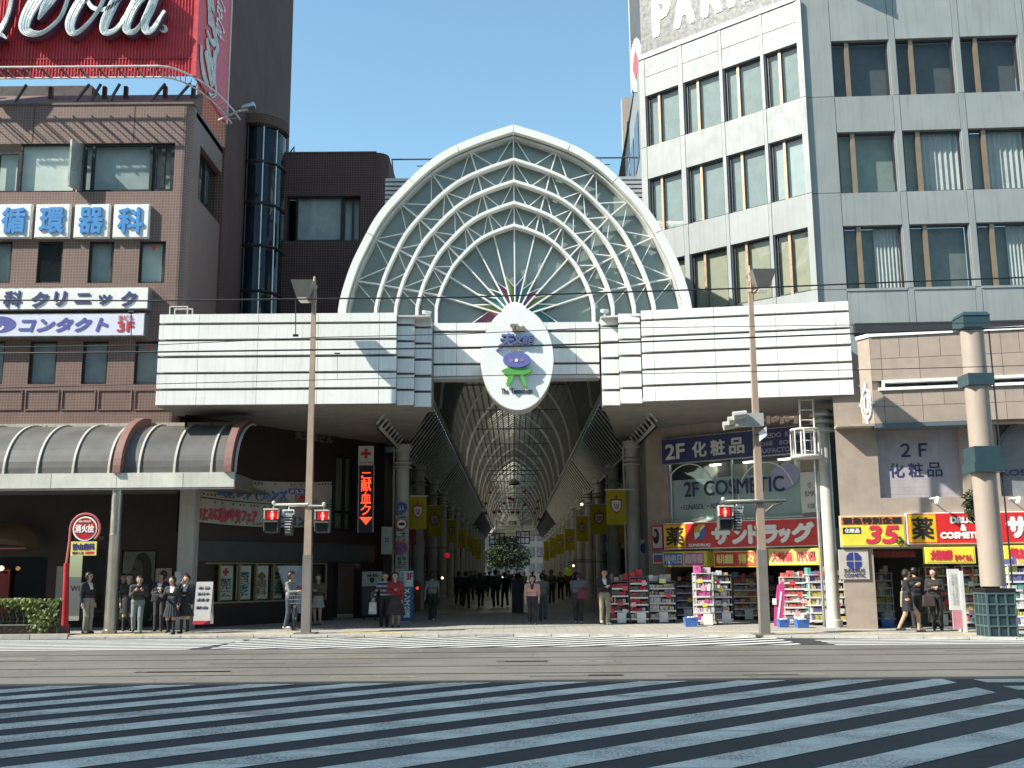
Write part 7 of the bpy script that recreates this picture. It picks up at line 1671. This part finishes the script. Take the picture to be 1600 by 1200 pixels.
def person(px, py, hgt, yaw, label, top=(.03, .03, .035), bottom=(.03, .03, .035), shoes=(.02, .02, .02), hair=(.014, .011, .01), arms=('down', 'down'), stride=0.0, lean=0.0, skirt=None, socks=None, long_hair=False, build=1.0, sleeve=True, bare_legs=False, tie=None, res=.014, Y=None, head_turn=0, head_tilt=0, stripes=None, group=None, skin=0):
    if Y is None: g = ground(px, py, PZ)
    else: g = at(px, py, Y); g.z = PZ
    k = hgt / 1.70; sk = SKINS[skin % 3]; yw = R(yaw)
    fw = Vector((sin(yw), -cos(yw), 0)); sd = Vector((cos(yw), sin(yw), 0))
    prims = []                                                            # (a, b, ra, rb, material)  0 skin 1 top 2 bottom 3 shoes 4 socks
    hipz, kneez, ankz = .90, .49, .085
    lf = lambda z: lean * max(0, z - .95)                                 # torso leans forward
    swy0 = random.uniform(-.05, .05)
    for s in (-1, 1):
        st = stride * s; hip = (s * .09, 0, hipz); an = (s * .09, st * .36, ankz + (.05 if st < 0 else 0)); kn = (s * .095 + swy0 * .3, st * .20 + .035 + abs(st) * .05 + (.045 if s * swy0 > 0 else 0), kneez + (.02 if st < 0 else 0))
        legm = 0 if bare_legs else 2
        prims += [(hip, kn, .088 * build, .062, legm), (kn, an, .060, .042, legm if not socks else 4)]
        if not bare_legs: prims[-2:] = [(hip, kn, .095 * build, .074, legm), (kn, an, .072, .062, legm)]
        prims.append(((an[0], an[1] - .05, an[2] - .045), (an[0] * 1.15, an[1] + .15, an[2] - .05), .040, .036, 3))
    swy = random.uniform(-.05, .05); T = lambda x, y, z: (x + swy * (z - .9) + .04 * swy / .05 * (.35 - abs(z - .95)) * (abs(z - .95) < .35), y + lf(z), z - .12 * lean * max(0, z - .95))
    w = build
    prims += [(T(-.07 * w, 0, .93), T(.07 * w, 0, .93), .115 * w, .115 * w, 2), (T(-.06 * w, .0, 1.06), T(.06 * w, .0, 1.06), .112 * w, .112 * w, 1), (T(-.09 * w, .0, 1.25), T(.09 * w, .0, 1.25), .115 * w, .115 * w, 1), (T(-.13 * w, -.01, 1.37), T(.13 * w, -.01, 1.37), .075 * w, .075 * w, 1), (T(0, 0, 1.40), T(0, .015, 1.50), .055, .05, 0)]
    ht = R(head_turn); hf = np.array((sin(ht), cos(ht), 0)); hs_ = np.array((cos(ht), -sin(ht), 0))
    hc = np.array(T(0, .03 + head_tilt * .04, 1.59 - head_tilt * .02))
    prims += [(hc + (0, 0, .025), hc + (0, 0, .03), .098, .094, 0), (hc + hf * .02 - (0, 0, .045), hc + hf * .025 - (0, 0, .065), .068, .05, 0), (hc + hf * .088 + (0, 0, -.0), hc + hf * .10 + (0, 0, -.025), .014, .018, 0)]
    for s in (-1, 1): prims.append((hc + hs_ * s * .086, hc + hs_ * s * .09 + (0, 0, -.03), .016, .012, 0))
    hands = []
    for s, pose in ((-1, arms[0]), (1, arms[1])):
        sh = np.array(T(s * .185 * w, -.01, 1.375)); e, hd = [np.array((v[0] * s, v[1], v[2])) for v in ARMS[pose]]
        el, ha = sh + e, sh + hd; prims += [(sh, el, .062 * w, .047, 1 if sleeve else 0), (el, ha, .046, .030, 1 if sleeve is True else 0)]
        d = (ha - el) / np.linalg.norm(ha - el); prims.append((ha + d * .015, ha + d * .075, .030, .034, 0)); hands.append((ha + d * .08, d, s))
    lo = np.min([np.minimum(p[0], p[1]) - max(p[2], p[3]) for p in prims], 0) - .04; hi = np.max([np.maximum(p[0], p[1]) + max(p[2], p[3]) for p in prims], 0) + .04
    n = np.ceil((hi - lo) / res).astype(int) + 1
    G_ = np.stack(np.meshgrid(*[lo[i] + res * np.arange(n[i]) for i in range(3)], indexing='ij'), -1)
    D = np.full(G_.shape[:3], 9.0); kk = .022
    for a, b_, ra, rb, mi in prims:
        d = capsule(G_, a, b_, ra, rb); q = np.clip(.5 + .5 * (D - d) / kk, 0, 1); D = D * (1 - q) + d * q - kk * q * (1 - q)
    v, fq = nets(D, lo, res)
    cen = v[fq].mean(1); dist = np.stack([capsule(cen, *p[:4]) for p in prims], 1); mi = np.array([p[4] for p in prims])[dist.argmin(1)]
    front = (cen - hc) @ hf; up = cen[:, 2] - hc[2]; side = (cen - hc) @ hs_; head = (np.abs(side) < .12) & (np.abs(up) < .16) & (np.abs(front) < .14)
    for s in (-1, 1): mi[head & (front > .05) & (np.abs(side - s * .035) < .016) & (np.abs(up - .012) < .010)] = 5
    mi[head & (front > .05) & (np.abs(side) < .028) & (np.abs(up + .055) < .009)] = 6
    chest = (cen[:, 1] - lf(1.3) > .03) & (np.abs(cen[:, 0]) < .05 * (1.5 - (1.45 - cen[:, 2]) * 3)) & (cen[:, 2] > 1.24) & (cen[:, 2] < 1.47)
    if tie is not None: mi[chest & (mi == 1)] = 7
    if stripes is not None: mi[(mi == 1) & (np.floor(cen[:, 2] / .07) % 2 == 0)] = 7
    if socks is not None: mi[(mi == 4) & (cen[:, 2] > .42)] = 0
    v = list(map(tuple, v)); fl = list(map(tuple, fq)); ml = list(mi)
    def loc(x, y, z): return g + (sd * x + fw * y + Vector((0, 0, z))) * k
    hb = MB()
    for c, d, s in hands:                                                 # five fingers, thumb from the side
        d = Vector(d); sx = Vector((s, 0, 0)); ac = d.cross(sx).normalized() if d.cross(sx).length > .1 else Vector((0, 1, 0))
        ac = d.cross(Vector((1, 0, 0))).normalized() if abs(d.x) < .9 else Vector((0, 1, 0)); inn = d.cross(ac).normalized() * (-s)
        for i, L in enumerate((.060, .072, .068, .052)):
            o = Vector(c) + ac * (.024 - .016 * i); m_ = o + d * L * .55 + inn * .006; e_ = m_ + d * L * .35 + inn * .026; hb.tube([o - d * .02, m_, e_], [.009, .0085, .006], 5)
        o = Vector(c) - d * .045 + ac * .028; hb.tube([o, o + ac * .022 + d * .025, o + ac * .024 + d * .055 + inn * .012], [.011, .010, .007], 5)
    base = len(v); v += hb.v; fl += [tuple(base + i for i in f_) for f_ in hb.f]; ml += [0] * len(hb.f)
    me = bpy.data.meshes.new('person'); me.from_pydata([tuple(loc(*p) - g) for p in v], [], fl)
    cl = lambda nm, c, r_=.8: M('cloth_%s_%.3f_%.3f_%.3f' % (nm, *c), c, r_, var=.18, scale=7)
    for m_ in (M('skin%d' % (skin % 3), sk, .55, var=.06), cl('top', top), cl('bottom', bottom), M('shoe_%.2f%.2f' % (shoes[0], shoes[2]), shoes, .5), cl('sock', socks or (.03, .03, .04)), M('eye_dark', (.02, .015, .012), .4), M('lip', (.32, .12, .10), .5), cl('tie', tie or stripes or (.6, .6, .6))): me.materials.append(m_)
    me.polygons.foreach_set('material_index', ml); me.polygons.foreach_set('use_smooth', [True] * len(fl)); me.update()
    o = bpy.data.objects.new('person', me); COL.objects.link(o); o.location = g; o['kind'] = 'thing'; tag(o, label, 'person', group)
    # hair: a shell round the skull that leaves the face free
    hr_ = .011 if res < .018 else .016; l0 = hc - np.array((.17, .17, .32 if long_hair else .17)); n = np.ceil((np.array((.34, .34, .50 if long_hair else .34))) / hr_).astype(int)
    G2 = np.stack(np.meshgrid(*[l0[i] + hr_ * np.arange(n[i]) for i in range(3)], indexing='ij'), -1)
    d1 = capsule(G2, hc + (0, 0, .03) - hf * .012, hc + (0, 0, .04) - hf * .012, .115, .112)
    if long_hair: d1 = np.minimum(d1, capsule(G2, hc - hf * .045, hc - hf * .055 - (0, 0, .20), .085, .062))
    else: d1 = np.minimum(d1, capsule(G2, hc - hf * .035 - (0, 0, .01), hc - hf * .035 - (0, 0, .05), .078, .06))
    L = G2 - hc; fr = L @ hf; face = np.maximum(.02 - fr + np.maximum(0, (L[..., 2] - .02)) * .9, -1) ; d1 = np.maximum(d1, -face if False else -(face * 1.0)) if False else np.maximum(d1, np.minimum(fr - .035, .9 * (fr - .035) - (L[..., 2] - .055) * 1.1))
    d1 = d1 + .006 * np.sin(G2[..., 0] * 90) * np.sin(G2[..., 2] * 60 + G2[..., 1] * 50)
    hv, hf_ = nets(d1, l0, hr_)
    if len(hf_):
        me2 = bpy.data.meshes.new('hair'); me2.from_pydata([tuple(loc(*p) - g) for p in hv], [], list(map(tuple, hf_))); me2.polygons.foreach_set('use_smooth', [True] * len(hf_)); link('hair', me2, o, M('hair_%.3f' % hair[0], hair, .45, var=.3, scale=30))
    if skirt is not None:
        z1, z0, r1, r0, col, pleat = skirt; b = MB(); N_ = 40
        rings_ = [(z1, r1), (z1 - .06, r1 * 1.05), ((z0 + z1) / 2, (r0 + r1) / 2 * 1.03), (z0, r0)]
        for (za, ra), (zb, rb) in zip(rings_, rings_[1:]):
            for i in range(N_):
                P = lambda i, z, r_: loc(r_ * cos(2 * pi * i / N_) * (1 + pleat * (i % 2) * (z1 - z) / (z1 - z0)), r_ * .8 * sin(2 * pi * i / N_) * (1 + pleat * (i % 2)) + lf(z), z)
                b.quad(P(i, za, ra), P(i + 1, za, ra), P(i + 1, zb, rb), P(i, zb, rb))
        b.build('skirt', cl('skirt', col), o, fix=False)
    o['hand_r'] = 0; del o['hand_r']
    o.update_tag()
    return o, [loc(*(h_[0] + h_[1] * .02)) for h_ in hands], loc
def bag(p, w, h, d, col, label, name='shoulder_bag', strap=None, soft=.15):
    t = thing(name, p - Vector((0, 0, h)), label, 'bag'); b = MB(); p0 = p - Vector((0, 0, h))
    b.hexa([p0 + Vector(v) for v in ((-w / 2 * (1 + soft), -d / 2, 0), (w / 2 * (1 + soft), -d / 2, 0), (w / 2 * (1 + soft), d / 2, 0), (-w / 2 * (1 + soft), d / 2, 0), (-w / 2, -d / 2 * .6, h), (w / 2, -d / 2 * .6, h), (w / 2, d / 2 * .6, h), (-w / 2, d / 2 * .6, h))]); o = b.build('pouch', M('bag_%.2f_%.2f_%.2f' % col, col, .6, var=.2, scale=8), t)
    bv = o.modifiers.new('soft edges', 'BEVEL'); bv.width = min(w, h, d) * .2; bv.segments = 2
    e = strap or p + Vector((0, 0, .14)); MB().tube([p + Vector((-w * .35, 0, -.02)), (p + Vector((-w * .2, 0, 0)) + e) / 2, e, (p + Vector((w * .2, 0, 0)) + e) / 2, p + Vector((w * .35, 0, -.02))], .010, 5).build('strap', M('bag_%.2f_%.2f_%.2f' % col, col), t)
    return t
NV = (.018, .02, .028); WH = (.62, .62, .60); GREYT = (.20, .205, .20)
SK = (1.02, .52, .135, .25, (.022, .024, .032), .10)
person(135, 990, 1.70, 60, 'schoolboy in black blazer and grey trousers beside the red hydrant pole', NV, (.23, .22, .19), tie=WH, arms=('down', 'down'), head_turn=10)
_, hd, _ = person(188, 984, 1.66, 40, 'student in dark jacket half hidden right of the steel post', NV, (.05, .05, .055), arms=('fwd', 'fwd'), skin=1, head_tilt=.5)
bag(hd[1] + Vector((.02, -.05, -.0)), .26, .32, .12, (.05, .12, .38), 'blue shopping bag held by the student at the steel post', 'shopping_bag'); bag(hd[0] + Vector((.1, -.02, -.30)), .22, .5, .14, (.04, .16, .06), 'green bag hanging below the blue one at the steel post', 'shopping_bag')
person(197, 986, 1.64, 25, 'student in long dark coat standing behind the phone user', (.03, .03, .035), (.03, .03, .03), skirt=(1.1, .55, .15, .21, (.03, .03, .035), .02), bare_legs=True, socks=(.02, .02, .02), skin=2)
person(213, 990, 1.63, 20, 'student bent over a phone, grey blue trousers', (.035, .037, .04), (.16, .19, .20), arms=('phone', 'phone'), lean=.28, head_tilt=1.2, stride=.35, build=1.08)
_, hd, _ = person(247, 986, 1.66, 5, 'student in black coat with dark shoulder bag behind the girls', NV, (.03, .03, .035), tie=WH, arms=('fold', 'down'), head_turn=-25, skin=1)
bag(hd[0] + Vector((-.05, -.08, -.08)), .34, .24, .12, (.02, .02, .025), 'black school bag held in front by the student behind the girls', 'school_bag')
person(267, 991, 1.56, -5, 'schoolgirl in black jacket, pleated skirt and knee socks, left of two', NV, NV, tie=WH, arms=('fwd', 'down'), skirt=SK, bare_legs=True, socks=(.02, .02, .025), stride=.1, head_turn=-20)
person(288, 990, 1.60, -8, 'schoolgirl in black blazer and skirt touching her cheek, right of two', NV, NV, tie=WH, arms=('cheek', 'down'), skirt=SK, bare_legs=True, socks=(.02, .02, .025), skin=2, stride=-.1)
cyc, hdc, _ = person(452, 985, 1.66, 75, 'cyclist in grey jacket and jeans standing over a bicycle beside the left pole', (.20, .21, .22), (.05, .06, .08), shoes=(.5, .5, .48), arms=('fwd', 'fwd'), skin=1, stride=.25)
person(496, 977, 1.58, -15, 'woman in brown top and pale skirt right of the left pole', (.10, .075, .055), (.4, .36, .3), hair=(.06, .035, .02), long_hair=True, arms=('fold', 'fold'), skirt=(1.0, .60, .15, .23, (.36, .32, .27), .06), bare_legs=True, shoes=(.10, .07, .05), skin=2)
_, hd, _ = person(600, 979, 1.62, 10, 'woman in striped dark knit with a white bag near the arcade', (.02, .022, .03), (.02, .02, .022), stripes=(.30, .31, .34), arms=('out', 'down'), hair=(.02, .015, .012), skin=0)
bag(hd[0] + Vector((0, -.04, -.02)), .22, .36, .1, (.55, .55, .53), 'white carrier bag held by the woman in stripes', 'shopping_bag')
person(618, 980, 1.63, 5, 'woman in red top with dark skirt beside the pillar sign', (.22, .015, .02), (.03, .022, .025), arms=('fold', 'down'), skirt=(1.02, .38, .15, .30, (.03, .02, .024), .06), bare_legs=True, shoes=(.02, .02, .02), skin=1)
person(675, 972, 1.62, 175, 'person in grey top and black trousers walking into the arcade on the left', (.17, .16, .155), (.02, .02, .022), shoes=(.4, .38, .36), stride=.3, arms=('front', 'back'))
person(832, 976, 1.50, 0, 'woman in pale pink jacket walking out of the arcade', (.56, .30, .26), (.025, .022, .03), hair=(.02, .016, .014), build=1.12, stride=.12, arms=('down', 'down'), shoes=(.05, .045, .05), tie=(.05, .04, .05))
person(848, 970, 1.56, 170, 'person in grey coat just behind the woman in pink', (.16, .165, .16), (.07, .085, .11), stride=.2, arms=('front', 'back'), skin=1)
_, hd, _ = person(904, 974, 1.60, 165, 'stooped person in grey jacket seen from behind with a maroon bag', (.12, .12, .125), (.035, .035, .04), build=1.25, lean=.35, arms=('fwd', 'fwd'), shoes=(.4, .4, .38), head_tilt=1.0, hair=(.03, .028, .026))
p = ground(904, 974, PZ); bag(Vector((p.x + .12, p.y - .26, 1.1)), .28, .28, .10, (.16, .02, .05), 'maroon bag worn on the back of the stooped person', 'back_bag')
person(945, 976, 1.68, 15, 'man in black and white jacket with khaki trousers beside the red racks', (.018, .018, .02), (.25, .22, .155), shoes=(.6, .6, .58), tie=(.6, .6, .6), arms=('fold', 'down'), skin=1, stride=.1)
_, hd, lc = person(1421, 988, 1.60, 75, 'woman in black suit striding right past the doorway', (.014, .014, .017), (.014, .014, .017), arms=('phone', 'phone'), skirt=(1.08, .58, .15, .20, (.015, .015, .018), .0), bare_legs=True, stride=.75, shoes=(.03, .025, .025), skin=0, tie=WH)
p = lc(.30, -.05, 1.12); bag(p, .14, .42, .26, (.34, .31, .24), 'beige canvas tote bag on the shoulder of the striding woman', 'tote_bag', p + Vector((0, .1, .28)))
_, hd, lc = person(1466, 985, 1.62, -20, 'woman in black coat and trousers standing by the tall racks', (.022, .019, .018), (.016, .016, .017), long_hair=True, arms=('fold', 'fold'), skin=2, head_turn=-35, shoes=(.02, .02, .02))
p = lc(-.2, .22, .98); bag(p, .30, .30, .12, (.05, .035, .035), 'dark brown handbag of the woman by the racks', 'hand_bag')
person(1434, 982, 1.66, 190, 'person in dark clothes entering the drugstore doorway', (.02, .02, .022), (.02, .02, .022), arms=('down', 'front'), res=.018, skin=1)
# people farther down the arcade
far = [(px_, py_, yw_, lb_, c1_, c2_) for px_, py_, yw_, lb_, c1_, c2_ in ((728, 950, 178, 'far walker in black coat left of centre, before the first shops', (.02, .02, .022), (.015, .015, .016)), (751, 949, 170, 'far walker in dark jacket, second from the left in the arcade', (.045, .045, .05), (.015, .015, .016)), (775, 949, 185, 'far walker in grey jacket near the arcade centre', (.07, .07, .07), (.02, .02, .022)), (789, 948, 176, 'far walker all in black near the arcade centre', (.02, .02, .02), (.012, .012, .014)), (862, 944, 5, 'far walker in olive jacket right of the woman in pink', (.16, .15, .09), (.04, .04, .04)), (765, 934, 180, 'small distant walker in dark clothes between two others', (.03, .03, .035), (.02, .02, .02)), (876, 938, 0, 'distant walker in navy right of centre', (.03, .035, .06), (.02, .02, .024)), (742, 930, 8, 'distant walker in grey far down the left side', (.12, .12, .12), (.03, .03, .03)), (820, 932, 0, 'distant walker in white shirt far down the arcade', (.35, .35, .34), (.03, .03, .04)), (888, 934, 178, 'distant walker in brown near the right shops', (.09, .06, .05), (.03, .03, .03)), (736, 940, 4, 'dim walker in dark green beside the left columns', (.03, .05, .04), (.02, .02, .02)), (758, 927, 178, 'tiny distant walker in black left of the planter', (.02, .02, .02), (.02, .02, .02)), (796, 926, 0, 'tiny distant walker in grey behind the planter', (.08, .08, .09), (.02, .02, .02)), (832, 928, 182, 'tiny distant walker in black right of the planter', (.025, .025, .03), (.02, .02, .02)), (850, 930, 0, 'tiny distant walker in maroon right of centre', (.10, .03, .04), (.02, .02, .02)), (716, 946, 185, 'dim walker in navy next to the left shops', (.02, .025, .045), (.015, .015, .02)), (900, 947, 2, 'dim walker in beige beside the right columns', (.16, .14, .11), (.03, .03, .03)), (780, 922, 0, 'tiny distant walker in white far behind', (.2, .2, .2), (.03, .03, .03)), (812, 921, 180, 'tiny distant walker in brown far behind', (.06, .045, .035), (.02, .02, .02)))]
for i, (px, py, yw, lab, tc, bc_) in enumerate(far): person(px, py, (1.66, 1.58, 1.72, 1.6, 1.69)[i % 5], yw + (-18, 9, 0, 25, -8)[i % 5], lab, tc, bc_, stride=(-.3, .35, .15, .45, -.2)[i % 5], build=(1, 1.1, .95, 1.05)[i % 4], long_hair=i % 3 == 1, arms=(('front', 'back'), ('down', 'down'), ('fold', 'down'), ('back', 'front'))[i % 4], res=.02, skin=i, group='walkers down the arcade')
g = ground(809, 957, PZ); t = thing('planter_box', g, 'tall dark square planter box standing in the arcade centre', 'planter')
MB().box(g.x - .24, g.x + .24, g.y - .2, g.y + .2, PZ, 1.35).build('box', M('planter_dark', (.03, .028, .026), .6), t); MB().box(g.x - .27, g.x + .27, g.y - .23, g.y + .23, 1.35, 1.42).build('rim', M('planter_rim', (.05, .045, .04), .6), t); leaves(160, (g.x, g.y, 1.5), (.25, .22, .16), .06, 9).build('shrub', leafm, t, fix=False)
# bicycle, seen from the front
g = ground(459, 985, PZ); bk = thing('bicycle', g, 'city bicycle seen from the front beside the left pole', 'bicycle'); a = R(78); dv = Vector((-cos(a), sin(a), 0)); sv = Vector((sin(a), cos(a), 0)); r = .31
tyre = M('tyre', (.025, .025, .025), .8); chrome = M('chrome', (.6, .6, .58), .25, .9); bfr = M('bike_frame', (.16, .17, .18), .35, .4)
def wheel(c):
    w = MB(); w.tube([c + dv * (r * cos(q)) + Vector((0, 0, r * sin(q))) for q in np.linspace(0, 2 * pi, 28, endpoint=False)], .022, 8, closed=True, up=sv); o = w.build('wheel', tyre, bk, smooth=True)
    w = MB(); w.tube([c + dv * (.285 * cos(q)) + Vector((0, 0, .285 * sin(q))) for q in np.linspace(0, 2 * pi, 28, endpoint=False)], .012, 6, closed=True, up=sv); w.build('rim', chrome, o)
    w = MB()
    for q in np.linspace(0, 2 * pi, 16, endpoint=False): w.tube([c, c + dv * (.28 * cos(q)) + Vector((0, 0, .28 * sin(q)))], .0022, 3, cap=False)
    w.build('spokes', chrome, o); w = MB(); w.tube([c - sv * .05, c + sv * .05], .022, 8); w.build('hub', chrome, o)
c0 = g + Vector((0, 0, r + .022)); c1 = c0 + dv * 1.05; wheel(c0); wheel(c1)
hdp = c0 + dv * .18 + Vector((0, 0, .62)); bb = c0 + dv * .60 + Vector((0, 0, -.04)); st = c0 + dv * .72 + Vector((0, 0, .50))
b = MB(); b.tube([hdp, bb], .02, 8); b.tube([hdp - Vector((0, 0, .12)), st - Vector((0, 0, .15))], .018, 8); b.tube([bb, st], .018, 8); b.tube([bb, c1], .013, 6); b.tube([st - Vector((0, 0, .1)), c1], .011, 6); b.build('frame', bfr, bk, smooth=True)
b = MB()
for s in (-1, 1): b.tube([c0 + sv * .045 * s, c0 + sv * .045 * s + (hdp - c0) * .55, hdp - Vector((0, 0, .05))], .012, 6)
b.build('fork', chrome, bk)
b = MB(); b.tube([hdp - Vector((0, 0, .02)), hdp + Vector((0, 0, .12)) + dv * .03], .014, 6); t0 = hdp + Vector((0, 0, .12)) + dv * .03; b.tube([t0 - sv * .28 + dv * .16, t0 - sv * .22, t0, t0 + sv * .22, t0 + sv * .28 + dv * .16], .012, 6); b.build('handlebar', chrome, bk)
MB().tube([st + Vector((0, 0, .16)) + dv * .13, st + Vector((0, 0, .17)), st + Vector((0, 0, .165)) - dv * .14], [.075, .06, .025], 8).build('saddle', tyre, bk, smooth=True); MB().tube([st, st + Vector((0, 0, .15))], .013, 6).build('seat_post', chrome, bk)
b = MB(); kc = c0 - dv * .12 + Vector((0, 0, .45)); 
for z in (0, .11, .22): b.tube([kc + sv * sx * (.14 + .2 * z) + dv * sy * .11 + Vector((0, 0, z)) for sx, sy in ((-1, -1), (1, -1), (1, 1), (-1, 1))], .007, 5, closed=True)
for q in range(7):
    for sy in (-1, 1): b.tube([kc + sv * (-.14 + .047 * q) + dv * sy * .11, kc + sv * (-.14 + .047 * q) * 1.3 + dv * sy * .11 + Vector((0, 0, .22))], .004, 4)
b.build('basket', chrome, bk)
MB().tube([c0 - dv * .02 + Vector((0, 0, .36)), c0 - dv * .09 + Vector((0, 0, .36))], [.03, .045], 10).build('headlight', chrome, bk)
